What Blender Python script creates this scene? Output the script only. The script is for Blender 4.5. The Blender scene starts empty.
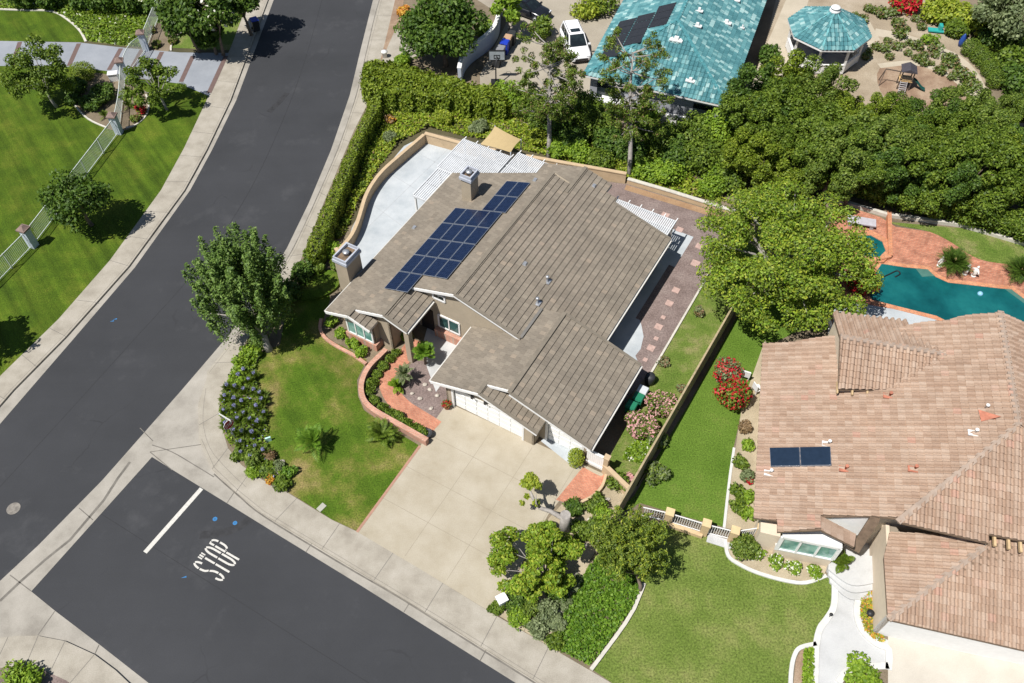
EXPO = 0.33
import bpy, math, random
import numpy as np
from mathutils import Vector, Matrix
R = math.radians
random.seed(7)
scene = bpy.context.scene
COL = scene.collection
# ------------------------------------------------------------------ camera maths
FPX, TILT, CAMH = 850.0, R(52.0), 46.0
_c, _s = math.cos(TILT), math.sin(TILT)
def G(u, v, h=0.0):
    """ground (or height h) point seen at photo pixel (u, v)"""
    x = u - 512; b = v - 341.5
    X = x; Y = -b*_s + FPX*_c; Z = -b*_c - FPX*_s
    t = (h - CAMH)/Z
    return (X*t, Y*t)
def G3(u, v, h=0.0):
    x, y = G(u, v, h); return Vector((x, y, h))
def ray_plane(u, v, p0, n):
    x = u - 512; b = v - 341.5
    d = Vector((x, -b*_s + FPX*_c, -b*_c - FPX*_s)); o = Vector((0, 0, CAMH))
    return o + d*((p0 - o).dot(n)/d.dot(n))
# ------------------------------------------------------------------ materials
def new_mat(name):
    m = bpy.data.materials.new(name); m.use_nodes = True
    nt = m.node_tree; bs = nt.nodes['Principled BSDF']
    return m, nt, bs
def nd(nt, typ, **kw):
    n = nt.nodes.new(typ)
    for k, v in kw.items():
        if k == 'inp':
            for a, b in v.items(): n.inputs[a].default_value = b
        else: setattr(n, k, v)
    return n
def c4(c): return (c[0], c[1], c[2], 1.0)
def ramp(nt, fac, stops):
    r = nd(nt, 'ShaderNodeValToRGB')
    e = r.color_ramp.elements
    while len(e) < len(stops): e.new(0.5)
    for i, (p, c) in enumerate(stops): e[i].position = p; e[i].color = c4(c)
    nt.links.new(fac, r.inputs[0]); return r.outputs[0]
def mixc(nt, fac, a, b, mode='MIX'):
    m = nd(nt, 'ShaderNodeMix', data_type='RGBA', blend_type=mode)
    for sock, val in ((m.inputs[0], fac), (m.inputs[6], a), (m.inputs[7], b)):
        if isinstance(val, (int, float)): sock.default_value = val
        elif isinstance(val, tuple): sock.default_value = c4(val)
        else: nt.links.new(val, sock)
    return m.outputs[2]
def noise(nt, vec, scale, detail=4, rough=.6):
    n = nd(nt, 'ShaderNodeTexNoise', inp={'Scale': scale, 'Detail': detail, 'Roughness': rough})
    if vec is not None: nt.links.new(vec, n.inputs['Vector'])
    return n.outputs[0]
def objco(nt, scale=None, rot=0):
    t = nd(nt, 'ShaderNodeTexCoord').outputs['Object']
    if scale or rot:
        mp = nd(nt, 'ShaderNodeMapping')
        if scale: mp.inputs['Scale'].default_value = scale
        mp.inputs['Rotation'].default_value = (0, 0, rot)
        nt.links.new(t, mp.inputs[0]); return mp.outputs[0]
    return t
def bump(nt, bs, h, dist=.02, st=1.0):
    b = nd(nt, 'ShaderNodeBump', inp={'Strength': st, 'Distance': dist})
    nt.links.new(h, b.inputs['Height']); nt.links.new(b.outputs[0], bs.inputs['Normal'])
def plain(name, col, rough=.6, metal=0, var=.12, scale=3.0, spec=.4, bumpd=0):
    m, nt, bs = new_mat(name)
    v = objco(nt)
    n = noise(nt, v, scale, 5)
    lo = tuple(x*(1-var) for x in col); hi = tuple(min(1, x*(1+var)) for x in col)
    nt.links.new(ramp(nt, n, [(.3, lo), (.7, hi)]), bs.inputs['Base Color'])
    bs.inputs['Roughness'].default_value = rough; bs.inputs['Metallic'].default_value = metal
    bs.inputs['Specular IOR Level'].default_value = spec
    if bumpd: bump(nt, bs, noise(nt, v, 30, 4), bumpd)
    return m
def ground_mat(name, stops, scale=.5, fine=25, finev=.3, rough=.9, stretch=None, rot=0, bumpd=.01, spec=.2):
    """large patches through a ramp, fine grain multiplied on top"""
    m, nt, bs = new_mat(name)
    v = objco(nt); vb = objco(nt, stretch, rot) if stretch else v
    base = ramp(nt, noise(nt, vb, scale, 6, .62), stops)
    f = noise(nt, v, fine, 5, .7)
    g = ramp(nt, f, [(.25, (1-finev,)*3), (.75, (1+finev,)*3)])
    nt.links.new(mixc(nt, 1.0, base, g, 'MULTIPLY'), bs.inputs['Base Color'])
    bs.inputs['Roughness'].default_value = rough; bs.inputs['Specular IOR Level'].default_value = spec
    if bumpd: bump(nt, bs, f, bumpd)
    return m
def leaf_mat(name, cols, trans=.3, rough=.55):
    """every leaf island gets its own shade out of cols"""
    m, nt, bs = new_mat(name)
    g = nd(nt, 'ShaderNodeNewGeometry')
    k = len(cols)
    c = ramp(nt, g.outputs['Random Per Island'], [(i/(k-1) if k > 1 else 0, cc) for i, cc in enumerate(cols)])
    n = noise(nt, objco(nt), .9, 3)
    c = mixc(nt, 1.0, c, ramp(nt, n, [(.3, (.82, .84, .75)), (.7, (1.2, 1.15, 1.1))]), 'MULTIPLY')
    nt.links.new(c, bs.inputs['Base Color']); bs.inputs['Roughness'].default_value = rough
    bs.inputs['Specular IOR Level'].default_value = .3
    tr = nd(nt, 'ShaderNodeBsdfTranslucent')
    nt.links.new(mixc(nt, 1.0, c, (1.25, 1.25, .55), 'MULTIPLY'), tr.inputs['Color'])
    mx = nd(nt, 'ShaderNodeMixShader', inp={0: trans})
    nt.links.new(bs.outputs[0], mx.inputs[1]); nt.links.new(tr.outputs[0], mx.inputs[2])
    nt.links.new(mx.outputs[0], nt.nodes['Material Output'].inputs['Surface'])
    return m
def tile_mat(name, stops, tw, course, rough=.8, patch=.25, edge=.5, stag=.5):
    """roof tiles: one shade per tile from the uv cell, weathering patches over it"""
    m, nt, bs = new_mat(name)
    uv = nd(nt, 'ShaderNodeTexCoord').outputs['UV']
    sx = nd(nt, 'ShaderNodeSeparateXYZ'); nt.links.new(uv, sx.inputs[0])
    def mth(op, a, b=None):
        n = nd(nt, 'ShaderNodeMath', operation=op)
        for i, x in enumerate((a, b)):
            if x is None: continue
            if isinstance(x, (int, float)): n.inputs[i].default_value = x
            else: nt.links.new(x, n.inputs[i])
        return n.outputs[0]
    row = mth('FLOOR', mth('DIVIDE', sx.outputs[1], course))
    half = mth('MULTIPLY', mth('MODULO', row, 2.0), stag)
    uu = mth('ADD', mth('DIVIDE', sx.outputs[0], tw), half)
    col = mth('FLOOR', uu)
    cb = nd(nt, 'ShaderNodeCombineXYZ'); nt.links.new(col, cb.inputs[0]); nt.links.new(row, cb.inputs[1])
    wn = nd(nt, 'ShaderNodeTexWhiteNoise', noise_dimensions='2D'); nt.links.new(cb.outputs[0], wn.inputs['Vector'])
    c = ramp(nt, wn.outputs['Value'], stops)
    n = noise(nt, uv, .55, 6, .65)
    c = mixc(nt, 1.0, c, ramp(nt, n, [(.3, (1-patch,)*3), (.72, (1+patch, 1+patch*.9, 1+patch*.8))]), 'MULTIPLY')
    f = noise(nt, uv, 14, 4, .7)
    c = mixc(nt, 1.0, c, ramp(nt, f, [(.3, (.86,)*3), (.7, (1.14,)*3)]), 'MULTIPLY')
    if edge:
        fr = mth('FRACT', uu)
        e = mth('LESS_THAN', mth('ABSOLUTE', mth('SUBTRACT', fr, .5)), .47)
        c = mixc(nt, e, mixc(nt, 1.0, c, (1-edge,)*3, 'MULTIPLY'), c)
    nt.links.new(c, bs.inputs['Base Color']); bs.inputs['Roughness'].default_value = rough
    bs.inputs['Specular IOR Level'].default_value = .25
    bump(nt, bs, f, .006)
    return m
def brick_mat(name, c1, c2, mortar, bw=.2, bh=.1, rot=0, msize=.012, varn=.2):
    m, nt, bs = new_mat(name)
    v = objco(nt, None, rot) if rot else objco(nt)
    b = nd(nt, 'ShaderNodeTexBrick', inp={'Color1': c4(c1), 'Color2': c4(c2), 'Mortar': c4(mortar), 'Scale': 1.0,
        'Mortar Size': msize, 'Brick Width': bw, 'Row Height': bh, 'Bias': 0.0})
    nt.links.new(v, b.inputs['Vector'])
    n = noise(nt, v, 1.2, 6, .65)
    c = mixc(nt, 1.0, b.outputs[0], ramp(nt, n, [(.3, (1-varn,)*3), (.7, (1+varn,)*3)]), 'MULTIPLY')
    f = noise(nt, v, 18, 3)
    c = mixc(nt, 1.0, c, ramp(nt, f, [(.3, (.85,)*3), (.7, (1.15,)*3)]), 'MULTIPLY')
    nt.links.new(c, bs.inputs['Base Color']); bs.inputs['Roughness'].default_value = .85
    bump(nt, bs, b.outputs[1], -.006)
    return m
# ------------------------------------------------------------------ mesh builder
class MB:
    def __init__(self): self.v = []; self.f = []; self.uv = {}; self.mi = {}; self.sm = set(); self.cur = 0
    def face(self, pts, uv=None, flip=False):
        i = len(self.v); n = len(pts)
        self.v += [tuple(p) for p in pts]
        idx = list(range(i, i+n))
        if flip: idx.reverse(); uv = list(reversed(uv)) if uv else None
        if uv: self.uv[len(self.f)] = uv
        if self.cur: self.mi[len(self.f)] = self.cur
        self.f.append(idx)
    def idx(self, f, smooth=False):
        if self.cur: self.mi[len(self.f)] = self.cur
        if smooth: self.sm.add(len(self.f))
        self.f.append(f)
    def box(self, c, s, rz=0, M=None, taper=1.0, bev=0):
        hx, hy, hz = s[0]/2, s[1]/2, s[2]/2
        i = len(self.v); ca, sa = math.cos(rz), math.sin(rz)
        for z, t in ((-hz, 1.0), (hz, taper)):
            for x, y in ((-hx, -hy), (hx, -hy), (hx, hy), (-hx, hy)):
                x *= t; y *= t
                p = (x*ca - y*sa + c[0], x*sa + y*ca + c[1], z + c[2])
                if M is not None: p = tuple(M @ Vector(p))
                self.v.append(p)
        for f in ((3, 2, 1, 0), (4, 5, 6, 7), (0, 1, 5, 4), (1, 2, 6, 5), (2, 3, 7, 6), (3, 0, 4, 7)):
            self.idx([i+k for k in f])
    def bar(self, a, b, w, h, up=Vector((0, 0, 1))):
        """box from a to b, width w sideways and height h"""
        a = Vector(a); b = Vector(b); d = (b-a); L = d.length
        if L < 1e-6: return
        d /= L; s = d.cross(up)
        if s.length < 1e-4: s = d.cross(Vector((1, 0, 0)))
        s.normalize(); t = s.cross(d).normalized()
        i = len(self.v)
        for e in (a, b):
            for x, y in ((-1, -1), (1, -1), (1, 1), (-1, 1)): self.v.append(tuple(e + s*(x*w/2) + t*(y*h/2)))
        for f in ((3, 2, 1, 0), (4, 5, 6, 7), (0, 1, 5, 4), (1, 2, 6, 5), (2, 3, 7, 6), (3, 0, 4, 7)):
            self.idx([i+k for k in f])
    def prism(self, pts, z0, z1, sides=True):
        if area2(pts) < 0: pts = list(reversed(pts))
        n = len(pts)
        self.face([(p[0], p[1], z1) for p in pts])
        if sides:
            for k in range(n):
                a = pts[k]; b = pts[(k+1) % n]
                self.face([(a[0], a[1], z0), (b[0], b[1], z0), (b[0], b[1], z1), (a[0], a[1], z1)])
    def tube(self, pts, rad, n=8, cap=True, smooth=True):
        pts = [Vector(p) for p in pts]
        if isinstance(rad, (int, float)): rad = [rad]*len(pts)
        i0 = len(self.v); px = None
        for k, p in enumerate(pts):
            d = (pts[min(k+1, len(pts)-1)] - pts[max(k-1, 0)])
            d = d.normalized() if d.length > 1e-9 else Vector((0, 0, 1))
            if px is None: px = d.orthogonal().normalized()
            else:
                px = px - d*px.dot(d)
                px = px.normalized() if px.length > 1e-6 else d.orthogonal().normalized()
            py = d.cross(px)
            for j in range(n):
                a = 2*math.pi*j/n
                self.v.append(tuple(p + (px*math.cos(a) + py*math.sin(a))*rad[k]))
        for k in range(len(pts)-1):
            for j in range(n):
                a = i0+k*n+j; b = i0+k*n+(j+1) % n
                self.idx([a, b, b+n, a+n], smooth)
        if cap:
            self.idx([i0+j for j in reversed(range(n))]); self.idx([i0+(len(pts)-1)*n+j for j in range(n)])
    def lathe(self, prof, c=(0, 0, 0), n=16, smooth=True, M=None):
        i0 = len(self.v)
        for r, z in prof:
            for j in range(n):
                a = 2*math.pi*j/n
                p = Vector((c[0]+r*math.cos(a), c[1]+r*math.sin(a), c[2]+z))
                if M is not None: p = M @ p
                self.v.append(tuple(p))
        for k in range(len(prof)-1):
            for j in range(n):
                a = i0+k*n+j; b = i0+k*n+(j+1) % n
                self.idx([a, b, b+n, a+n], smooth)
        self.idx([i0+j for j in reversed(range(n))]); self.idx([i0+(len(prof)-1)*n+j for j in range(n)])
    def strip(self, pts, w, z0, z1, closed=False):
        """a kerb / wall / painted line of width w following a polyline"""
        L, Rr = offset_line(pts, w/2, closed)
        n = len(pts)
        for k in range(n if closed else n-1):
            a, b, c, d = L[k], L[(k+1) % n], Rr[(k+1) % n], Rr[k]
            q = [(*d, z1), (*c, z1), (*b, z1), (*a, z1)]
            self.face(q)
            if z1 - z0 > .0015:
                self.face([(*a, z0), (*b, z0), (*b, z1), (*a, z1)], flip=True)
                self.face([(*d, z0), (*c, z0), (*c, z1), (*d, z1)])
        if not closed and z1-z0 > .0015:
            for k, fl in ((0, False), (n-1, True)):
                self.face([(*L[k], z0), (*Rr[k], z0), (*Rr[k], z1), (*L[k], z1)], flip=fl)
    def build(self, name, mats, parent=None, smooth=None):
        me = bpy.data.meshes.new(name)
        off = parent.location if parent is not None else Vector((0, 0, 0))
        if parent is not None and parent.parent is not None: off = off + parent.parent.location
        if parent is not None and parent.type == 'MESH': off = parent.get('_off') and Vector(parent['_off']) or off
        vs = [(x-off[0], y-off[1], z-off[2]) for x, y, z in self.v]
        me.from_pydata(vs, [], self.f)
        if not isinstance(mats, (list, tuple)): mats = [mats]
        for m in mats: me.materials.append(m)
        for k, m in self.mi.items(): me.polygons[k].material_index = m
        if smooth: me.polygons.foreach_set('use_smooth', [True]*len(me.polygons))
        else:
            for k in self.sm: me.polygons[k].use_smooth = True
        if self.uv:
            ul = me.uv_layers.new(name='UVMap')
            for k, uv in self.uv.items():
                for li, w in zip(me.polygons[k].loop_indices, uv): ul.data[li].uv = w
        me.update()
        o = bpy.data.objects.new(name, me); COL.objects.link(o)
        if parent is not None: o.parent = parent
        return o
def area2(pts):
    return sum(pts[i][0]*pts[(i+1) % len(pts)][1] - pts[(i+1) % len(pts)][0]*pts[i][1] for i in range(len(pts)))
def offset_line(pts, h, closed=False):
    n = len(pts); L = []; Rr = []
    for k in range(n):
        if closed: a, b = pts[k-1], pts[(k+1) % n]
        else: a, b = pts[max(k-1, 0)], pts[min(k+1, n-1)]
        d = Vector((b[0]-a[0], b[1]-a[1])); d.normalize()
        sc = 1.0
        if closed or 0 < k < n-1:
            e = Vector((pts[k][0]-a[0], pts[k][1]-a[1]))
            if e.length > 1e-6: sc = 1/max(.5, abs(e.normalized().dot(d)))
        nx, ny = -d.y*h*sc, d.x*h*sc
        L.append((pts[k][0]+nx, pts[k][1]+ny)); Rr.append((pts[k][0]-nx, pts[k][1]-ny))
    return L, Rr
def smooth_line(pts, n=6, closed=False):
    """Catmull-Rom"""
    out = []; m = len(pts)
    rng = range(m if closed else m-1)
    for i in rng:
        if closed: p0, p1, p2, p3 = pts[i-1], pts[i], pts[(i+1) % m], pts[(i+2) % m]
        else: p0, p1, p2, p3 = pts[max(i-1, 0)], pts[i], pts[i+1], pts[min(i+2, m-1)]
        for k in range(n):
            t = k/n
            out.append(tuple(.5*((2*p1[j]) + (-p0[j]+p2[j])*t + (2*p0[j]-5*p1[j]+4*p2[j]-p3[j])*t*t + (-p0[j]+3*p1[j]-3*p2[j]+p3[j])*t**3) for j in range(len(p1))))
    if not closed: out.append(tuple(pts[-1]))
    return out
def px(*pts, h=0.0): return [G(u, v, h) for u, v in pts]
def inpoly(x, y, pts):
    r = False; j = len(pts)-1
    for i in range(len(pts)):
        xi, yi = pts[i][0], pts[i][1]; xj, yj = pts[j][0], pts[j][1]
        if (yi > y) != (yj > y) and x < (xj-xi)*(y-yi)/(yj-yi)+xi: r = not r
        j = i
    return r
# ------------------------------------------------------------------ things
def tag(o, label, cat, group=None, kind=None):
    if label: o['label'] = label
    if cat: o['category'] = cat
    if group: o['group'] = group
    if kind: o['kind'] = kind
    return o
def thing(name, label, cat, loc, group=None):
    o = bpy.data.objects.new(name, None); COL.objects.link(o)
    o.empty_display_size = .3; o.location = Vector(loc)
    return tag(o, label, cat, group)
def struct(name, mb, mats):
    o = mb.build(name, mats); o['kind'] = 'structure'; return o
def stuff(name, o_or_mb, mats, label, cat):
    o = o_or_mb.build(name, mats) if isinstance(o_or_mb, MB) else o_or_mb
    return tag(o, label, cat, kind='stuff')
def dup(root, loc, rotz=0, label=None, group=None, scale=1.0):
    r = root.copy(); COL.objects.link(r); r.location = Vector(loc)
    r.rotation_euler = (0, 0, rotz)
    r.scale = (scale,)*3 if isinstance(scale, (int, float)) else scale
    if label: r['label'] = label
    if group: r['group'] = group
    for ch in list(root.children):
        c = ch.copy(); COL.objects.link(c); c.parent = r
        for g in ch.children:
            d = g.copy(); COL.objects.link(d); d.parent = c
    return r
# ------------------------------------------------------------------ leaves (numpy)
def leaf_object(name, P, N, size, mats, parent=None, aspect=.55, rng=None, mi=None, off=(0, 0, 0)):
    """one small diamond leaf (two triangles) per point"""
    n = len(P); rng = rng or np.random.default_rng(1)
    N = N/np.maximum(1e-6, np.linalg.norm(N, axis=1))[:, None]
    T = rng.normal(size=(n, 3)); T -= N*(T*N).sum(1)[:, None]
    T /= np.maximum(1e-6, np.linalg.norm(T, axis=1))[:, None]
    B = np.cross(N, T)
    s = (size*rng.uniform(.6, 1.35, n))[:, None] if np.isscalar(size) else size[:, None]
    V = np.empty((n, 4, 3))
    V[:, 0] = P - T*s*.5; V[:, 2] = P + T*s*.5 - N*s*.12
    V[:, 1] = P + B*s*aspect*.5 + N*s*.08; V[:, 3] = P - B*s*aspect*.5 + N*s*.08
    V = V.reshape(-1, 3) - np.array(off)
    me = bpy.data.meshes.new(name)
    me.vertices.add(4*n); me.loops.add(4*n); me.polygons.add(n)
    me.vertices.foreach_set('co', V.ravel())
    me.loops.foreach_set('vertex_index', np.arange(4*n, dtype=np.int32))
    me.polygons.foreach_set('loop_start', np.arange(0, 4*n, 4, dtype=np.int32))
    me.polygons.foreach_set('loop_total', np.full(n, 4, dtype=np.int32))
    if not isinstance(mats, (list, tuple)): mats = [mats]
    for m in mats: me.materials.append(m)
    if mi is not None: me.polygons.foreach_set('material_index', np.asarray(mi, dtype=np.int32))
    me.update(calc_edges=True)
    o = bpy.data.objects.new(name, me); COL.objects.link(o)
    if parent is not None: o.parent = parent
    return o
def clump_points(clumps, n, rng, inner=.2, up=.25, rnd=.75):
    """points and normals on the shells of many ellipsoid clumps (x, y, z, rx, ry, rz)"""
    C = np.array(clumps, float); w = C[:, 3]*C[:, 4]; w = w/w.sum()
    k = rng.choice(len(C), n, p=w); D = rng.normal(size=(n, 3))
    D[:, 2] += up*np.abs(rng.normal(size=n))
    D /= np.linalg.norm(D, axis=1)[:, None]
    rad = np.where(rng.random(n) < inner, rng.uniform(.2, .8, n), rng.uniform(.72, 1.12, n))
    P = C[k, :3] + D*C[k, 3:]*rad[:, None]
    N = D + rng.normal(size=(n, 3))*rnd + np.array([-.25, -.18, .6])
    return P, N
def crown_clumps(c, rx, ry, rz, m, rng, cr=(.28, .42), shell=(.5, .85), zmin=-.7):
    out = []
    while len(out) < m:
        d = rng.normal(size=3); d /= np.linalg.norm(d)
        if d[2] < zmin: continue
        r = rng.uniform(*shell); q = rng.uniform(*cr)
        out.append((c[0]+d[0]*rx*r, c[1]+d[1]*ry*r, c[2]+d[2]*rz*r, rx*q, ry*q, rz*q*rng.uniform(.7, 1)))
    return out
def foliage(name, clumps, n, size, mats, parent=None, seed=1, inner=.2, up=.25, rnd=.75, aspect=.55, off=(0, 0, 0), mi=None):
    rng = np.random.default_rng(seed)
    P, N = clump_points(clumps, n, rng, inner, up, rnd)
    keep = P[:, 2] > off[2]+.02
    P, N = P[keep], N[keep]
    m = None if mi is None else rng.choice(len(mi), len(P), p=mi)
    return leaf_object(name, P, N, size, mats, parent, aspect, rng, m, off)
# ================================================================== materials of the place
M = {}
def asphalt_mat():
    m, nt, bs = new_mat('asphalt')
    v = objco(nt)
    base = ramp(nt, noise(nt, v, .12, 6, .6), [(.3, (.032, .033, .036)), (.7, (.044, .045, .049))])
    st = ramp(nt, noise(nt, objco(nt, (.06, .9, 1), R(-52)), 1.0, 5, .6), [(.35, (.975,)*3), (.65, (1.025,)*3)])
    base = mixc(nt, 1.0, base, st, 'MULTIPLY')
    base = mixc(nt, ramp(nt, noise(nt, v, .3, 6, .7), [(.56, (0, 0, 0)), (.75, (.38, .38, .38))]), base, (.085, .085, .088))
    f = noise(nt, v, 30, 4, .75)
    base = mixc(nt, 1.0, base, ramp(nt, f, [(.25, (.72,)*3), (.75, (1.3,)*3)]), 'MULTIPLY')
    # crack sealant
    wv = nd(nt, 'ShaderNodeVectorMath', operation='ADD')
    nz = nd(nt, 'ShaderNodeTexNoise', inp={'Scale': .6, 'Detail': 4}); nt.links.new(v, nz.inputs['Vector'])
    nt.links.new(v, wv.inputs[0]); nt.links.new(nz.outputs[1], wv.inputs[1])
    vo = nd(nt, 'ShaderNodeTexVoronoi', feature='DISTANCE_TO_EDGE', inp={'Scale': .16})
    nt.links.new(wv.outputs[0], vo.inputs['Vector'])
    cr = nd(nt, 'ShaderNodeMath', operation='LESS_THAN', inp={1: .006}); nt.links.new(vo.outputs[0], cr.inputs[0])
    br = nd(nt, 'ShaderNodeMath', operation='MULTIPLY'); nt.links.new(cr.outputs[0], br.inputs[0])
    nt.links.new(ramp(nt, noise(nt, v, .25, 2), [(.55, (0, 0, 0)), (.68, (.45, .45, .45))]), br.inputs[1])
    base = mixc(nt, br.outputs[0], base, (.024, .024, .026))
    nt.links.new(base, bs.inputs['Base Color']); bs.inputs['Roughness'].default_value = .85
    bs.inputs['Specular IOR Level'].default_value = .3
    bump(nt, bs, f, .008)
    return m
M['asphalt'] = asphalt_mat()
M['concrete'] = ground_mat('pavement concrete', [(.25, (.25, .222, .18)), (.5, (.335, .303, .25)), (.75, (.40, .365, .31))], .8, 20, .22)
M['gutter'] = ground_mat('gutter concrete', [(.25, (.22, .20, .17)), (.5, (.315, .29, .25)), (.75, (.38, .35, .305))], .6, 22, .14)
M['drive'] = ground_mat('driveway concrete', [(.26, (.29, .245, .175)), (.40, (.35, .305, .228)), (.58, (.39, .345, .268)), (.78, (.43, .385, .31))], .5, 20, .16)
M['greyconc'] = ground_mat('grey patio concrete', [(.28, (.32, .35, .37)), (.5, (.41, .435, .45)), (.72, (.49, .51, .52))], .55, 18, .1)
M['bluegrey'] = ground_mat('estate drive concrete', [(.25, (.21, .225, .25)), (.7, (.29, .305, .33))], .4, 18, .08)
M['whiteconc'] = ground_mat('pale path concrete', [(.2, (.33, .33, .32)), (.5, (.46, .46, .455)), (.8, (.53, .53, .52))], .55, 18, .1)
M['creamconc'] = ground_mat('cream drive concrete', [(.2, (.42, .38, .32)), (.8, (.56, .52, .45))], .5, 18, .1)
M['joint'] = plain('joint', (.17, .155, .135), .9)
M['darkjoint'] = plain('gutter stain', (.14, .128, .11), .9, var=.35, scale=1.5)
M['paint'] = plain('road paint', (.52, .50, .455), .8, var=.16, scale=9)
M['soil'] = ground_mat('planting soil', [(.25, (.11, .085, .055)), (.6, (.2, .16, .11)), (.8, (.26, .21, .15))], .5, 14, .35)
M['drysoil'] = ground_mat('dry soil', [(.25, (.27, .22, .145)), (.6, (.40, .335, .235)), (.8, (.47, .40, .30))], .6, 14, .25)
M['mulch'] = ground_mat('bark mulch', [(.25, (.17, .105, .07)), (.5, (.27, .185, .125)), (.72, (.40, .31, .22))], .5, 12, .35)
M['sand'] = ground_mat('pale garden ground', [(.25, (.22, .17, .115)), (.55, (.33, .27, .195)), (.8, (.42, .36, .28))], .35, 10, .3)
M['gravel'] = ground_mat('purple grey gravel', [(.2, (.12, .088, .078)), (.5, (.20, .152, .138)), (.8, (.26, .21, .19))], .8, 9, .55, bumpd=.03)
M['undersoil'] = ground_mat('scrub ground', [(.25, (.05, .05, .025)), (.6, (.10, .085, .045)), (.8, (.16, .13, .08))], .3, 8, .3)
M['bark_strip'] = ground_mat('tan soil strip', [(.3, (.25, .15, .085)), (.7, (.36, .24, .14))], .8, 10, .3)
def lawn_mat(name, stops, rot, stripe, scale=.5, amt=.22, fine=11, finev=.75):
    m, nt, bs = new_mat(name)
    v = objco(nt)
    base = ramp(nt, noise(nt, v, scale, 7, .66), stops)
    if stripe:
        sv = objco(nt, None, rot)
        sm = nd(nt, 'ShaderNodeMapping'); sm.inputs['Scale'].default_value = (stripe*2.2, .07, 1); nt.links.new(sv, sm.inputs[0])
        base = mixc(nt, 1.0, base, ramp(nt, noise(nt, sm.outputs[0], 1.0, 4, .6), [(.36, (1-amt,)*3), (.64, (1+amt,)*3)]), 'MULTIPLY')
    f = noise(nt, v, fine, 6, .75)
    base = mixc(nt, 1.0, base, ramp(nt, f, [(.28, (1-finev, 1-finev, 1-finev)), (.72, (1+finev, 1+finev*.95, 1+finev))]), 'MULTIPLY')
    nt.links.new(base, bs.inputs['Base Color']); bs.inputs['Roughness'].default_value = .9
    bs.inputs['Specular IOR Level'].default_value = .15
    bump(nt, bs, f, .04)
    return m
M['lawn_estate'] = lawn_mat('estate lawn', [(.30, (.036, .070, .005)), (.5, (.060, .102, .007)), (.70, (.105, .135, .014))], R(-36), .75, .4, .24)
M['lawn_front'] = lawn_mat('front lawn', [(.30, (.044, .090, .006)), (.46, (.070, .122, .010)), (.55, (.125, .145, .025)), (.68, (.24, .19, .075))], R(-30), .7, .33, .14)
M['lawn_side'] = lawn_mat('side lawn', [(.25, (.065, .125, .012)), (.55, (.10, .17, .022)), (.8, (.18, .20, .05))], 0, 0, .32)
M['lawn_new'] = lawn_mat('neighbour lawn', [(.28, (.082, .132, .018)), (.5, (.125, .172, .034)), (.72, (.205, .215, .07))], 0, 0, .35, fine=9, finev=.8)
M['lawn_strip'] = lawn_mat('weedy strip', [(.28, (.07, .125, .016)), (.5, (.115, .165, .03)), (.72, (.25, .22, .10))], 0, 0, .6)
M['brick_path'] = brick_mat('brick paving', (.42, .15, .085), (.52, .22, .13), (.36, .2, .14), .22, .11, R(30))
M['brick_wall'] = brick_mat('brick coping', (.44, .2, .13), (.52, .28, .2), (.42, .3, .23), .3, .11, R(20))
M['brick_deck'] = brick_mat('pool deck brick', (.36, .13, .075), (.48, .21, .13), (.3, .16, .11), .3, .15, R(-17), .015, .3)
M['coping'] = brick_mat('pool coping', (.5, .2, .1), (.56, .26, .14), (.35, .2, .13), .3, .3, R(-17))
M['kerbwhite'] = plain('white mow kerb', (.55, .54, .51), .8, var=.1)
M['kerbgrey'] = plain('grey mow kerb', (.5, .47, .41), .85, var=.14)
M['stucco_tan'] = plain('tan wall stucco', (.47, .35, .22), .9, var=.1, scale=2, bumpd=.004)
M['stucco_dark'] = plain('weathered wall', (.30, .235, .16), .9, var=.22, scale=1.2, bumpd=.004)
# ================================================================== ground sheets
Z_ROAD = -.13
rd = lambda *p: px(*p, h=Z_ROAD)
mb = MB(); S = 400
mb.face([(-S, -S, -.2), (S, -S, -.2), (S, S, -.2), (-S, S, -.2)])
struct('ground', mb, M['undersoil'])
# road edges (photo pixels on the ground plane, carried on outside the frame)
L_asph = [(300, -75), (288, -40), (273.7, 0), (255.8, 48), (236.4, 100), (212, 150), (190.3, 190), (134.7, 267.6), (73.2, 339.3), (29.3, 390), (0, 424), (-70, 502), (-150, 590)]
L_kerb = [(294, -75), (282, -40), (267.8, 0), (249.8, 48), (230.5, 100), (206.5, 150), (184.5, 190), (128.8, 266), (65.9, 336.4), (13, 390), (0, 405), (-78, 490), (-160, 580)]
L_walk = [(275, -75), (263, -40), (248.8, 0), (230.5, 48), (208, 97), (184, 148), (161, 190), (109.8, 260.3), (58.6, 318.8), (0, 376), (-90, 470), (-175, 562)]
R_asph = [(402, -80), (388, -40), (373, 0), (361, 48), (349.8, 95), (331, 150), (308.8, 203), (286.9, 248), (258, 296), (228, 336), (180, 392), (102.5, 480), (38.6, 545), (0, 581), (-90, 672), (-150, 735)]
R_kerb = [(410, -80), (396, -40), (380, 0), (368, 48), (357, 95), (339, 148), (316, 201), (294, 248), (265, 297), (235, 337), (207, 372)]
R_walk = [(427, -80), (412, -40), (395, 0), (385, 48), (372, 95), (354.3, 130), (339, 166), (320, 212), (300, 262), (278, 304), (250, 335), (234, 362)]
road = MB(); road.prism(rd(*L_asph) + rd(*reversed(R_asph)), -.2, Z_ROAD, sides=False)
struct('main_road', road, M['asphalt'])
# side street
S_top = [(152, 457), (172.8, 470), (227.3, 503.4), (280, 536), (360, 585), (460, 648), (523.7, 688), (600, 738), (760, 842)]
S_bot = [(152, 457), (31.2, 591.4), (55, 610.8), (100, 645), (155, 688), (230, 748), (400, 890)]
st = MB(); st.prism(rd(*S_bot[1:]) + rd(*reversed(S_top)), -.2, Z_ROAD, sides=False)
struct('side_street', st, M['asphalt'])
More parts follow.
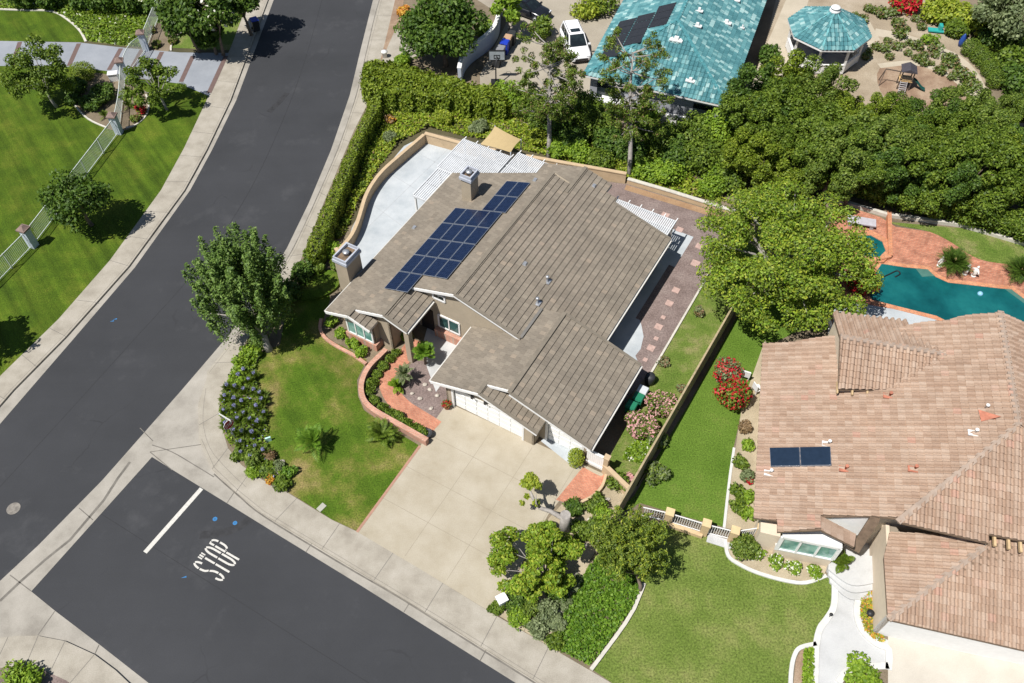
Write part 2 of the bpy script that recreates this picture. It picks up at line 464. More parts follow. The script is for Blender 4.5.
# cross gutter and corner aprons between the two asphalts
ap = MB()
K_ret = [(235, 337), (221, 356), (207, 378), (198, 405), (199, 440), (212, 469), (236, 492), (262, 513), (340, 560), (460, 633), (546, 687), (622, 737), (780, 840)]
ap.prism(rd((228, 336), (180, 392), (102.5, 480), (38.6, 545), (0, 581), (-90, 672), (-150, 735), (-60, 700), (0, 645), (18, 640), (37.8, 640), (64.9, 646), (94.6, 659), (129, 687), (180, 728), (200, 745), (230, 748), (155, 688), (100, 645), (55, 610.8), (31.2, 591.4), (152, 457), (172.8, 470), (227.3, 503.4), (280, 536), (360, 585), (460, 648), (523.7, 688), (600, 738), (760, 842), (780, 840), (622, 737), (546, 687), (460, 633), (340, 560), (262, 513), (236, 492), (212, 469), (199, 440), (198, 405), (207, 378), (221, 356), (235, 337)), -.2, Z_ROAD+.004, sides=False)
ap.cur = 1
zj = Z_ROAD+.008
ap.strip(rd((130, 462), (118, 478), (104, 500), (70, 540), (45, 560), (20, 582), (0, 601)), .16, zj, zj+.001)
for a, b in (((79, 508), (93, 520)), ((10, 575), (31, 591)), ((153, 441), (140, 428)), ((55, 611), (38, 635)), ((99, 645), (94, 656)), ((172, 470), (150, 452)), ((205, 444), (150, 452)), ((227, 503), (235, 491)), ((306, 552), (312, 543)), ((404, 612), (410, 602)), ((480, 661), (486, 650))):
    ap.strip(rd(a, b), .05, zj, zj+.001)
struct('cross_gutter', ap, [M['gutter'], M['darkjoint']])
g_ = MB()
def mid(A, B, t): return [(a[0]+(b_[0]-a[0])*t, a[1]+(b_[1]-a[1])*t) for a, b_ in zip(A, B)]
for A_, B_ in ((L_asph, L_kerb), (R_asph[:10], R_kerb[:10])):
    g_.strip(smooth_line(rd(*mid(A_, B_, .9)), 4), .07, Z_ROAD+.006, Z_ROAD+.007)
g_.strip(smooth_line(rd((214, 474), (240, 497), (265, 517), (340, 563), (400, 598), (460, 636), (546, 690)), 4), .09, Z_ROAD+.006, Z_ROAD+.007)
g_.strip(smooth_line(rd((152, 445), (172, 452), (196, 466), (214, 477)), 4), .06, Z_ROAD+.008, Z_ROAD+.0085)
g_.strip(smooth_line(rd((-10, 640), (18, 638), (38, 638), (65, 644), (95, 657), (129, 685)), 4), .08, Z_ROAD+.006, Z_ROAD+.007)
struct('gutter_stain', g_, M['darkjoint'])
g_ = MB(); g_.strip(smooth_line(rd((322, 0), (305, 60), (285, 115), (250, 190), (200, 265), (120, 355), (20, 465), (-40, 530)), 5), .035, Z_ROAD+.003, Z_ROAD+.0035)
g_.strip(rd((95, 510), (300, 640), (380, 690)), .03, Z_ROAD+.003, Z_ROAD+.0035)
struct('road_seam', g_, plain('tar seam', (.022, .022, .024), .8))
def side_gutter(name, asph, kerb):
    g = MB(); g.prism(rd(*asph) + rd(*reversed(kerb)), -.2, Z_ROAD+.004, sides=False)
    struct(name, g, M['gutter'])
side_gutter('gutter_west', L_asph, L_kerb)
side_gutter('gutter_east', R_asph[:10], R_kerb[:10])
# pavements: real kerb step, thin joints in a second slot
def pavement(name, outer, inner, joints, z=.0):
    g = MB(); g.prism(px(*outer) + px(*reversed(inner)), -.2, z)
    g.cur = 1
    for a, b in joints: g.strip(px(a, b), .035, z+.002, z+.003)
    struct(name, g, [M['concrete'], M['joint']])
def cross_joints(A, B, step):
    """joints square across a strip between two pixel polylines"""
    a = smooth_line(px(*A), 6); out = []; b = smooth_line(px(*B), 6); acc = 0
    for i in range(1, len(a)):
        acc += math.dist(a[i-1], a[i])
        if acc >= step:
            acc = 0; q = min(b, key=lambda p: math.dist(p, a[i])); out.append((a[i], q))
    return out
def pavement_auto(name, outer, inner, step):
    g = MB(); g.prism(px(*outer) + px(*reversed(inner)), -.2, 0)
    g.cur = 1
    for a, b in cross_joints(outer, inner, step): g.strip([a, b], .035, .002, .003)
    # top-of-kerb line
    g.strip(offset_line(px(*outer), .16)[0 if name == 'pavement_east' else 1], .02, .002, .003)
    struct(name, g, [M['concrete'], M['joint']])
pavement_auto('pavement_west', L_kerb, L_walk, 2.8)
pavement_auto('pavement_east', R_kerb, R_walk, 3.2)
C_in = [(234, 362), (234, 375.6), (219, 398), (222, 428), (228, 448), (241.5, 465), (262, 479.6), (288, 493), (332, 520), (358, 532), (420, 569), (492.7, 613.6), (590.7, 670.8), (618, 687), (700, 738), (860, 840)]
C_out = [(207, 372), (207, 378), (198, 405), (199, 440), (212, 469), (236, 492), (262, 513), (340, 560), (460, 633), (546, 687), (622, 737), (780, 840)]
pavement('pavement_corner', C_out, C_in, [((199, 425), (221, 412)), ((212, 469), (228, 448)), ((236, 492), (250, 472)), ((275, 521), (297, 498)), ((322, 549), (340, 523)), ((374, 580), (393, 553)), ((425, 612), (443, 583)), ((481, 646), (497, 616)), ((533, 679), (549, 646))])
cb = MB(); cb.strip(offset_line(px(*C_out[3:]), .16)[0], .02, .002, .003); cb.strip(smooth_line(px((206, 388), (203, 420), (210, 448), (228, 470), (246, 487)), 4), .02, .002, .003)
struct('kerb_line', cb, M['joint'])
B_kerb = [(-120, 690), (-60, 655), (0, 637.8), (18, 636), (37.8, 635.7), (64.9, 641), (94.6, 654.6), (115.3, 670), (129, 683), (180, 726), (300, 830)]
B_in = [(-120, 730), (-60, 690), (0, 668), (20, 667), (41.4, 669), (66.7, 680.7), (110, 715), (200, 800)]
pavement('pavement_south', B_kerb, B_in, [((38, 636), (25, 667)), ((65, 641), (50, 672)), ((94, 655), (70, 683)), ((8, 637), (-8, 671))])
# raised lots (planting soil) under everything that is not road
def lot(name, pts, z, mat):
    g = MB(); g.prism(pts, -.2, z); struct(name, g, mat)
lot('lot_west', px(*L_walk) + [(-110, 20), (-120, 150), (-30, 150)], -.012, M['undersoil'])
lot('lot_main', px(*R_walk) + px(*C_in[1:]) + [(60, 5), (130, 60), (130, 170), (-8, 170)], -.012, M['soil'])
lot('planting_south', px(*B_in) + [(-10, 4), (-28, 4)], -.008, M['gravel'])
# ------------------------------------------------------------------ lawns, beds, drives
def sheet(name, pts, mat, z):
    g = MB(); g.prism(pts, z-.01, z, sides=False); struct(name, g, mat)
sheet('estate_lawn', px((-80, 60), (0, 60), (60, 66), (107, 71), (128, 78), (178.6, 83.5), (209, 95), (184, 148), (161, 190), (109.8, 260.3), (58.6, 318.8), (0, 376), (-90, 470), (-200, 400)), M['lawn_estate'], .0)
sheet('estate_lawn_far', smooth_line(px((-60, 12), (-20, 10), (0, 9.5), (25, 10.5), (52, 11.5), (68, 20), (80, 31), (86, 42)), 4) + px((0, 41), (-60, 44)), M['lawn_estate'], .0)
sheet('groundcover_bank', px((0, 9), (-40, 9), (-40, -60), (60, -60), (262, -44), (248, 0), (230, 50), (126, 46), (88, 41), (80, 30), (66, 18), (50, 10)), M['lawn_strip'], -.004)
sheet('estate_drive', px((-80, 43), (0, 41), (79, 42.5), (126, 48), (180, 52.5), (229, 53), (209, 96), (178.6, 83.5), (128, 77), (107, 71), (60, 66), (0, 66), (-80, 70)), M['bluegrey'], .008)
g = MB()
for a, b in (((79, 43.5), (69, 66)), ((121, 48.5), (109, 70)), ((142, 49.5), (129.5, 72)), ((162, 52), (155, 66)), ((193, 56), (181, 82)), ((226, 56), (209, 93)), ((20, 42), (12, 66))):
    g.strip(px(a, b), .42, .009, .012)
struct('drive_band', g, plain('brown paver band', (.13, .085, .075), .85))
bed_w = smooth_line(px((69, 80), (70, 92), (74, 103), (88, 118), (103, 127), (118, 131), (132, 128), (146, 117), (150, 104), (146, 92), (128, 80), (95, 73)), 4, True)
sheet('gate_bed', bed_w, M['soil'], .006)
g = MB(); g.strip(smooth_line(px((69, 78), (69, 92), (74, 104), (88, 119), (107, 128)), 4), .14, -.01, .08); g.strip(smooth_line(px((126, 128), (136, 125), (146, 116), (149, 104), (146, 95)), 4), .14, -.01, .08)
g.strip(smooth_line(px((0, 9.5), (25, 10.5), (52, 11.5), (68, 20), (80, 31), (86, 42)), 4), .22, -.01, .08)
g.strip(smooth_line(px((192, 22), (180, 34), (172, 44), (171, 51)), 4), .16, -.01, .08)
struct('estate_kerb', g, M['kerbgrey'])
sheet('estate_bed', px((148, 50), (168, 52), (175, 40), (195, 22), (240, 0), (180, -8), (160, 20), (148, 32)), M['soil'], .002)
front_lawn = smooth_line(px((253, 371), (257.6, 396), (266, 418), (268, 449), (282.5, 463.5), (290, 478), (288, 492)), 3) + px((332, 519.5), (358, 531.5), (418.6, 445), (385, 425), (364, 410), (358, 396), (357, 380), (367, 359.5), (343, 346), (322, 337.6), (320, 329), (330, 300), (329, 282), (322, 278), (300, 285), (288, 300), (280, 345), (262, 352))
sheet('front_lawn', front_lawn, M['lawn_front'], .0)
g = MB(); mound = smooth_line(px((301, 300), (305, 286), (315, 277), (328, 272), (338, 275), (341, 283), (334, 292), (320, 299)), 3, True)
g.prism(mound, -.05, .22); struct('lawn_mound', g, M['lawn_front'])
_o = G(455.9, 407.3); _w = R(60.2)
def _hp(p, q): return (_o[0]+p*math.cos(_w)+q*math.sin(_w), _o[1]+p*math.sin(_w)-q*math.cos(_w))
drive = px((357.5, 532), (421, 445), (428, 430), (446, 404.8), (452, 404.5), (604, 474), (585, 497), (560, 500), (548, 515), (524, 560), (493, 613.6), (420, 569))
sheet('driveway', drive, M['drive'], .004)
g = MB()
for a, b in (((-.1, 2.9), (-10.1, 2.9)), ((-.2, 5.75), (-10.1, 5.75)), ((.6, 8.7), (-4.5, 8.7)), ((-2.6, -.4), (-2.6, 9.6)), ((-5.2, -.4), (-5.2, 8.9)), ((-7.7, -.4), (-7.7, 8.7))):
    g.strip([tuple(_hp(*a)), tuple(_hp(*b))], .025, .006, .007)
struct('driveway_joint', g, plain('drive joint', (.27, .235, .175), .9))
g = MB(); g.strip(px((420, 446), (357, 532)), .16, -.01, .02); struct('lawn_kerb', g, plain('brick lawn kerb', (.36, .2, .14), .85))
# front path, gravel bed and entry slab
path = smooth_line(px((436, 428), (420, 418), (403, 407), (391, 393), (388, 378), (398, 364), (410, 350), (416, 340)), 5)
g = MB(); g.strip(path, 1.15, .002, .01); struct('brick_path', g, M['brick_path'])
sheet('gravel_bed', px((441, 424), (404, 401), (398, 380), (414, 360), (430, 362), (452, 385), (452, 404)), M['gravel'], -.002)
sheet('entry_slab', px((421, 351), (428, 325), (470, 300), (480, 320), (455, 365), (436, 392)), M['whiteconc'], .012)
# side brick apron and gravel by the gate
sheet('brick_apron', smooth_line(px((583, 467), (600, 476), (604, 474), (606, 480), (597, 492), (585, 500), (570, 503), (556, 500)), 3), M['brick_path'], .010)
# back yard
sheet('patio', px((345, 250), (352, 228), (366, 200), (382, 172), (404, 146), (428, 134), (540, 168), (560, 190), (470, 310), (350, 268)), M['greyconc'], .004)
g = MB()
for a, b in (((450, 147), (357, 238)), ((384, 170), (440, 204)), ((366, 200), (405, 228)), ((408, 148), (450, 170))): g.strip(px(a, b), .04, .006, .007)
struct('patio_joint', g, plain('patio joint', (.36, .37, .38), .9))
HO = G(455.9, 407.3); _aa = R(60.2)
HA = (math.cos(_aa), math.sin(_aa)); HB = (math.sin(_aa), -math.cos(_aa))
def hp(p, q): return (HO[0]+p*HA[0]+q*HB[0], HO[1]+p*HA[1]+q*HB[1])
def HP(p, q, z=0.0): return Vector((*hp(p, q), z))
# ---- side and back yard of the main house
sheet('side_gravel', [hp(*t) for t in ((.8, 8.6), (9.0, 9.75), (18.4, 9.75), (25.6, 9.0), (25.0, .5), (22, -8), (18, -8), (18, 6), (5, 6))], M['gravel'], .0)
sheet('side_bare_strip', [hp(*t) for t in ((24.9, .5), (25.6, 8.9), (25.0, 9.2), (24.3, .6))], M['bark_strip'], .003)
sheet('side_slab', [hp(*t) for t in ((-.2, 8.9), (9.0, 8.9), (9.6, 8.33), (10.3, 8.4), (11.4, 8.12), (12.2, 7.6), (12.6, 7.3), (12.6, 6), (.5, 6))], M['greyconc'], .006)
sheet('back_slab', [hp(*t) for t in ((18.5, 7.42), (22.1, 7.42), (22.1, 1), (18.5, 1)) ], M['greyconc'], .006)
sheet('side_walk_slab', [hp(*t) for t in ((12.6, 6), (18.5, 6), (18.5, 6.95), (12.6, 6.95))], M['greyconc'], .005)
g = MB(); g.strip([hp(8.6, 9.85), hp(18.6, 9.85), hp(21, 9.9)], .14, -.05, .1); struct('side_kerb', g, M['kerbgrey'])
sheet('weedy_strip', [hp(*t) for t in ((.6, 10.3), (9, 9.95), (21, 9.95), (25, 9.4), (25, 12.6), (.6, 12.6))], M['lawn_strip'], .0)
sheet('side_bed', [hp(*t) for t in ((-3.2, 9.9), (.6, 10.3), (.6, 12.5), (-4.5, 12.3))], M['drysoil'], .002)
g = MB()
for p, q, s in ((16.44, 8.39, .5), (15.05, 8.47, .5), (13.64, 8.61, .3), (12.69, 8.68, .5), (11.65, 8.95, .3), (10.72, 8.98, .5), (9.61, 9.05, .3), (19.6, 8.6, .6), (21.4, 8.2, .55), (22.3, 6.2, .5), (23.2, 4.6, .6)):
    g.prism([hp(p-s/2, q-s/2), hp(p+s/2, q-s/2), hp(p+s/2, q+s/2), hp(p-s/2, q+s/2)], 0, .03)
struct('stepping_stone', g, plain('pink stepping stone', (.42, .29, .25), .9, var=.2, scale=4))
# ---- planting between the drive and the neighbour
sheet('front_planting', px((493, 612), (526, 560), (549, 518), (562, 504), (585, 503), (598, 495), (607, 481), (646, 474), (620, 512), (590, 560), (560, 653)), M['drysoil'], .0)
sheet('ivy_bed', px((553, 648), (560, 625), (570, 600), (590, 565), (612, 525), (632, 520), (650, 535), (642, 590), (632, 609), (613, 638), (590, 669)), M['soil'], .001)
g = MB(); g.strip(px((591, 670), (603, 654), (615, 638), (625, 624), (634, 609), (641, 592), (644, 584)), .2, -.02, .14)
struct('ivy_kerb', g, M['kerbgrey'])
# ---- neighbour on the right
nl = px((593, 670), (616, 639), (635, 610), (645, 585), (640, 530), (668, 520), (700, 532), (725, 541)) + smooth_line(px((728, 556), (739.6, 565), (758.6, 573.6), (785, 581), (806, 583), (824, 578), (832, 580), (834, 592), (833, 608), (826, 620), (819.6, 629), (815, 642)), 3) + smooth_line(px((800, 648), (794, 656), (791, 670), (790, 690), (790, 730)), 3) + px((700, 738), (618, 687))
sheet('neighbour_lawn', nl, M['lawn_new'], .0)
sheet('neighbour_side_lawn', px((606, 520), (640, 503), (690, 518), (724, 527), (733, 450), (742, 410), (770, 345), (800, 330), (835, 305), (830, 250), (742, 308), (690, 402), (634, 496)), M['lawn_side'], .0)
g = MB(); g.strip(px((724, 528), (727, 500), (730, 475), (734, 448)), .16, -.02, .06)
g.strip(smooth_line(px((725, 540), (728, 556), (739.6, 565), (758.6, 573.6), (785, 581), (806, 583), (826, 576)), 4), .2, -.02, .1)
g.strip(smooth_line(px((834, 580), (834.5, 592), (833, 608), (826, 620), (819.6, 629), (816, 645), (815, 670), (814, 720)), 4), .34, -.02, .1)
g.strip(smooth_line(px((816, 644), (800, 648), (794, 656), (791, 670), (790, 690)), 4), .22, -.02, .1)
g.strip(smooth_line(px((868, 590), (858, 600), (857, 618), (863, 632), (876, 644), (888, 650), (888, 670)), 4), .34, -.02, .1)
g.strip(smooth_line(px((838, 683), (846, 672), (858, 668), (888, 666)), 4), .34, -.02, .1)
struct('neighbour_kerb', g, M['kerbwhite'])
sheet('neighbour_bed', px((726, 541), (730, 556), (741, 565), (758, 572), (785, 579), (806, 581), (824, 575), (830, 560), (770, 540)), M['drysoil'], .003)
sheet('neighbour_side_bed', px((725, 528), (728, 500), (731, 470), (736, 445), (742, 405), (765, 340), (800, 400), (790, 540)), M['drysoil'], .003)
sheet('neighbour_path', px((834, 580), (834, 610), (820, 630), (815, 645), (814, 740), (836, 720), (838, 683), (846, 672), (888, 667), (888, 640), (868, 632), (858, 610), (866, 592), (880, 590), (890, 520), (850, 520)), M['whiteconc'], .006)
sheet('neighbour_drive', px((888, 625), (888, 760), (1150, 760), (1120, 600), (900, 600)), M['creamconc'], .004)
sheet('neighbour_dirt', px((815, 645), (801, 650), (796, 660), (793, 690), (814, 690)), M['mulch'], .002)
g = MB()
for k, (a, m, b) in enumerate((((826, 572), (850, 588), (879, 584)), ((827, 577), (850, 594), (879, 590)), ((829, 583), (850, 600), (876, 597)))):
    ln = smooth_line(px(a, m, b), 6); back = px((880, 560), (828, 555))
    g.prism(ln + back, 0, .42-.14*k)
struct('entry_step', g, M['whiteconc'])
# ---- pool and deck
sheet('pool_deck', px((835, 203), (880, 217), (896, 227), (945, 234), (975, 252), (1024, 265), (1120, 290), (1120, 420), (1000, 400), (832, 330), (820, 260)), M['brick_deck'], .010)
sheet('deck_lawn', smooth_line(px((888, 222), (900, 226), (930, 232), (952, 243), (972, 256), (990, 262), (1024, 266)), 3) + px((1100, 288), (1100, 262), (1024, 244), (960, 228)), M['lawn_strip'], .016)
sheet('pool_patio', px((833, 303), (836, 300), (862, 304), (905, 311), (940, 320), (940, 360), (833, 360)), M['greyconc'], .016)
pool_pts = [(872, 274), (880, 262), (905, 266), (928, 268), (937, 276), (948, 281), (1000, 287), (1012, 288), (1024, 297), (1120, 330), (1120, 350), (960, 330), (936, 318), (900, 309), (872, 302), (866, 296)]
pp = px(*pool_pts)
g = MB(); g.prism(pp, -.19, .019, sides=False)
def water_mat():
    m, nt, bs = new_mat('pool water')
    v = objco(nt)
    c = ramp(nt, noise(nt, v, .35, 4), [(.3, (.003, .058, .064)), (.5, (.006, .095, .10)), (.7, (.012, .14, .138))])
    nt.links.new(c, bs.inputs['Base Color']); bs.inputs['Roughness'].default_value = .06
    bs.inputs['Specular IOR Level'].default_value = .5
    bump(nt, bs, noise(nt, v, 2.2, 4), .05)
    return m
M['water'] = water_mat()
struct('pool_water', g, M['water'])
g = MB(); g.strip(pp, .34, .0, .05, closed=True); struct('pool_coping', g, M['coping'])
g = MB()
shelf = plain('pool step', (.07, .16, .135), .2)
g.prism(px((915, 268), (928, 269), (936, 276), (922, 277)), .0, .022, sides=False)
g.prism(px((1003, 288), (1012, 289), (1024, 298), (1026, 305)), .0, .022, sides=False)
struct('pool_step', g, shelf)
spa = [G3(868, 248).xy + Vector((math.cos(a), math.sin(a)))*1.5 for a in [k*math.pi/4+.4 for k in range(8)]]
spa = [tuple(p) for p in spa]
g = MB(); g.prism(spa, .05, .17, sides=False); struct('spa_water', g, M['water'])
g = MB(); g.strip(spa, .5, .0, .22, closed=True); struct('spa_coping', g, M['coping'])
g = MB(); g.strip(px((888, 214), (889, 258)), .3, .0, .35); g.strip(px((889, 258), (876, 262)), .3, 0, .3); struct('raised_coping', g, M['coping'])
g = MB(); g.strip(px((822, 197), (886, 216), (960, 226), (1024, 245), (1110, 271)), .28, -.02, .28); struct('deck_kerb', g, M['kerbgrey'])
# ---- far yards behind the hedge
sheet('far_drive', px((480, 75), (508, 20), (470, -5), (530, -70), (760, -60), (620, 20), (590, 90), (590, 130), (480, 130)), ground_mat('worn driveway', [(.25, (.26, .225, .175)), (.7, (.36, .32, .255))], .3, 10, .14), .004)
sheet('far_garden', px((745, 130), (790, -60), (900, -60), (985, 60), (990, 100), (960, 130), (850, 130)), M['sand'], .002)
sheet('play_mulch', smooth_line(px((880, 68), (912, 64), (935, 70), (955, 80), (968, 95), (960, 108), (900, 105), (880, 90)), 3, True), M['mulch'], .008)
g = MB(); g.strip(smooth_line(px((875, 32), (905, 38), (930, 47), (955, 58), (972, 75), (982, 98)), 5), 1.3, .004, .012)
g.strip(smooth_line(px((879, 66), (912, 63), (938, 70), (960, 83), (975, 101)), 5), .7, .004, .011)
g.prism(px((770, 60), (795, 20), (870, 22), (880, 40), (860, 60), (800, 70)), .0, .011, sides=False)
g.prism(px((745, 110), (760, 60), (786, 0), (800, -40), (820, -40), (800, 30), (775, 110)), .0, .010, sides=False)
struct('garden_path', g, ground_mat('sandy path', [(.3, (.38, .33, .25)), (.7, (.47, .41, .32))], .6, 10, .1))
sheet('slope_cover_soil', px((378, 112), (500, 112), (600, 128), (730, 200), (600, 172), (425, 131), (352, 225), (322, 240)), M['undersoil'], -.002)
sheet('far_planter', px((395, 0), (404, -2), (400, 33), (385, 60), (380, 62), (388, 30)), M['mulch'], .003)
sheet('far_patch', px((396, 28), (440, 52), (380, 64)), M['concrete'], .006)
# ---- markings on the roads
g = MB(); g.strip(rd((201.5, 488.5), (145, 552.5)), .27, Z_ROAD+.004, Z_ROAD+.005); struct('limit_line', g, M['paint'])
def letters():
    """STOP in stencilled road letters: o lower left corner, ex = reading direction, ey = letter up"""
    g = MB()
    o = Vector(G(222, 582, Z_ROAD)); ex = Vector((math.cos(R(61.5)), math.sin(R(61.5)))); ey = Vector((-ex.y, ex.x))
    LW, H, GAP, w = .31, 2.22, .19, .115
    def stroke(pts, wid=w): g.strip([tuple(o + ex*x + ey*y) for x, y in pts], wid, Z_ROAD+.004, Z_ROAD+.005)
    def arc(cx, cy, rx, ry, a0, a1, n=8): return [(cx+rx*math.cos(R(a0+(a1-a0)*k/n)), cy+ry*math.sin(R(a0+(a1-a0)*k/n))) for k in range(n+1)]
    hw = LW/2; x = 0
    top, bot = H*.76, H*.22
    stroke(arc(x+hw, top, hw, H*.2, 5, 82)); stroke(arc(x+hw, top, hw, H*.2, 98, 178)); stroke(arc(x+hw, top, hw, H*.26, 186, 225) + [(x+hw, H*.50)])
    stroke([(x+hw+.02, H*.475)] + arc(x+hw, bot, hw, H*.24, 50, 4)); stroke(arc(x+hw, bot, hw, H*.2, -4, -82)); stroke(arc(x+hw, bot, hw, H*.2, -98, -178))
    x += LW+GAP
    stroke([(x-.02, H-.16), (x+hw-.1, H-.16)], .3); stroke([(x+hw-.05, H-.16), (x+hw+.05, H-.16)], .3); stroke([(x+hw+.1, H-.16), (x+LW+.02, H-.16)], .3)
    stroke([(x+hw, H-.42), (x+hw, 1.1)]); stroke([(x+hw, 1.02), (x+hw, .02)])
    x += LW+GAP
    stroke([(x, 1.2)] + [(x, H*.76)] + arc(x+hw, H*.76, hw, H*.22, 178, 98)); stroke(arc(x+hw, H*.76, hw, H*.22, 82, 2) + [(x+LW, 1.2)])
    stroke([(x, 1.12)] + [(x, H*.24)] + arc(x+hw, H*.24, hw, H*.22, 182, 262)); stroke(arc(x+hw, H*.24, hw, H*.22, 278, 358) + [(x+LW, 1.12)])
    x += LW+GAP
    stroke([(x, .02), (x, .95)]); stroke([(x, 1.03), (x, H*.8)]); stroke([(x, H*.84), (x, H-.05), (x+hw*.7, H-.05)])
    stroke([(x+hw*1.0, H-.05)] + arc(x+hw, H*.8, hw, H*.18, 75, 5)); stroke([(x+LW, H*.76)] + arc(x+hw, H*.66, hw, H*.18, 10, -75)); stroke([(x+.09, H*.485), (x+hw*.8, H*.485)])
    struct('stop_lettering', g, M['paint'])
letters()
g = MB()
for u, v, r_ in ((215, 519, .15), (235, 523, .14)):
    c = Vector(G(u, v, Z_ROAD)); 
    g.strip([tuple(c + Vector((math.cos(a), math.sin(a)))*r_*.6) for a in [k*math.pi/4 for k in range(8)]], .1, Z_ROAD+.004, Z_ROAD+.006, closed=True)
for u, v in ((112, 321), (115, 319), (184, 577)):
    c = G(u, v, Z_ROAD); g.prism([(c[0]-.15, c[1]-.06), (c[0]+.15, c[1]-.03), (c[0]+.12, c[1]+.07)], Z_ROAD+.003, Z_ROAD+.006)
struct('utility_paint_mark', g, plain('blue survey paint', (.03, .16, .36), .7))
g = MB(); c = G(13.5, 508.5, Z_ROAD); g.prism([(c[0]+.4*math.cos(k*math.pi/12), c[1]+.4*math.sin(k*math.pi/12)) for k in range(24)], Z_ROAD+.002, Z_ROAD+.008)
tag(g.build('manhole_cover', plain('manhole iron', (.20, .18, .155), .7, var=.35, scale=6)), 'round rusty manhole cover in the road at the left edge', 'manhole cover')
g = MB(); g.strip(smooth_line(rd((200, 535), (222, 533), (240, 526), (252, 517)), 5), .5, Z_ROAD+.002, Z_ROAD+.003)
g.strip(smooth_line(rd((269, 112), (278, 103), (287, 93)), 4), .5, Z_ROAD+.002, Z_ROAD+.003)
struct('oil_stain', g, plain('tar stain', (.028, .028, .03), .8, var=.3, scale=4))
# ================================================================== roofs
def clip(poly, axis, lim, keep_ge):
    out = []; n = len(poly)
    for i in range(n):
        a = poly[i]; b = poly[(i+1) % n]
        ia = (a[axis] >= lim-1e-9) if keep_ge else (a[axis] <= lim+1e-9)
        ib = (b[axis] >= lim-1e-9) if keep_ge else (b[axis] <= lim+1e-9)
        if ia: out.append(a)
        if ia != ib:
            t = (lim-a[axis])/(b[axis]-a[axis])
            q = [a[0]+(b[0]-a[0])*t, a[1]+(b[1]-a[1])*t]; q[axis] = lim
            out.append(tuple(q))
    return out
def cut_convex(poly, axis, lo, hi):
    q = clip(poly, axis, lo, True)
    return clip(q, axis, hi, False) if len(q) > 2 else []
def tri_parts(pts):
    """ear clipping, so that concave outlines survive the strip cutting"""
    idx = list(range(len(pts)))
    if area2(pts) < 0: idx.reverse()
    out = []; guard = 0
    while len(idx) > 3 and guard < 500:
        guard += 1
        for k in range(len(idx)):
            a, b, c = pts[idx[k-1]], pts[idx[k]], pts[idx[(k+1) % len(idx)]]
            cr = (b[0]-a[0])*(c[1]-a[1])-(b[1]-a[1])*(c[0]-a[0])
            if cr <= 1e-9: continue
            tri = [a, b, c]
            if any(inpoly(pts[j][0], pts[j][1], tri) for j in idx if pts[j] not in tri): continue
            out.append(tri); idx.pop(k); break
        else: break
    out.append([pts[i] for i in idx]); return out
def facet(mb, pts, course=.36, th=.035, colw=0, amp=0, nseg=6, deck=None, deckh=.16):
    pts = [Vector(p) for p in pts]
    n = Vector((0, 0, 0))
    for i in range(len(pts)):
        a = pts[i]; b = pts[(i+1) % len(pts)]
        n += Vector(((a.y-b.y)*(a.z+b.z), (a.z-b.z)*(a.x+b.x), (a.x-b.x)*(a.y+b.y)))
    n.normalize()
    if n.z < 0: n = -n
    up = (Vector((0, 0, 1)) - n*n.z).normalized(); eu = up.cross(n); d = pts[0].dot(n)
    uv = [(p.dot(eu), p.dot(up)) for p in pts]
    vmin = min(t[1] for t in uv)-1e-4
    uv = [(a, b-vmin) for a, b in uv]
    def P3(u, v, h): return eu*u + up*(v+vmin) + n*(d+h)
    umin = min(t[0] for t in uv); umax = max(t[0] for t in uv); vmax = max(t[1] for t in uv)
    for tri in tri_parts(uv):
        for k in range(int(vmax/course)+1):
            v0, v1 = k*course, (k+1)*course
            s = cut_convex(tri, 1, v0, v1)
            if len(s) < 3: continue
            cells = [s]
            if colw:
                w = colw/nseg; lo = min(t[0] for t in s); hi = max(t[0] for t in s)
                cells = [c for c in (cut_convex(s, 0, j*w, (j+1)*w) for j in range(math.floor(lo/w), math.floor(hi/w)+1)) if len(c) > 2]
            for c in cells:
                def hh(t):
                    h = th*(v1-t[1])/course
                    if colw:
                        fr = (t[0]/colw) % 1.0; h += amp*math.sqrt(max(0, 1-(2*fr/.7-1)**2)) if fr < .7 else 0.0
                    return h
                if abs(area2(c)) < 1e-7: continue
                mb.face([P3(t[0], t[1], hh(t)) for t in c], [(t[0], t[1]) for t in c], flip=area2(c) < 0)
                for i in range(len(c)):
                    a = c[i]; b = c[(i+1) % len(c)]
                    if abs(a[1]-v0) < 1e-6 and abs(b[1]-v0) < 1e-6 and abs(a[0]-b[0]) > 1e-6:
                        base = -.03
                        mb.face([P3(a[0], a[1], hh(a)), P3(a[0], a[1], base), P3(b[0], b[1], base), P3(b[0], b[1], hh(b))], [a, a, b, b])
    if deck is not None:
        t = [p - Vector((0, 0, .02)) for p in pts]; bt = [p - Vector((0, 0, deckh)) for p in pts]
        deck.face(t, flip=area2([(p.x, p.y) for p in t]) < 0); deck.face(bt, flip=area2([(p.x, p.y) for p in bt]) > 0)
        for i in range(len(t)):
            j = (i+1) % len(t); deck.face([t[i], bt[i], bt[j], t[j]])
    return n
def ridge_caps(mb, a, b, w=.26, h=.1, step=.38):
    a = Vector(a); b = Vector(b); L = (b-a).length; n = max(1, int(L/step)); d = (b-a)/n
    for k in range(n):
        p = a+d*k; q = a+d*(k+1.06)
        mb.bar(p + Vector((0, 0, .045)), q + Vector((0, 0, .03)), w, h)
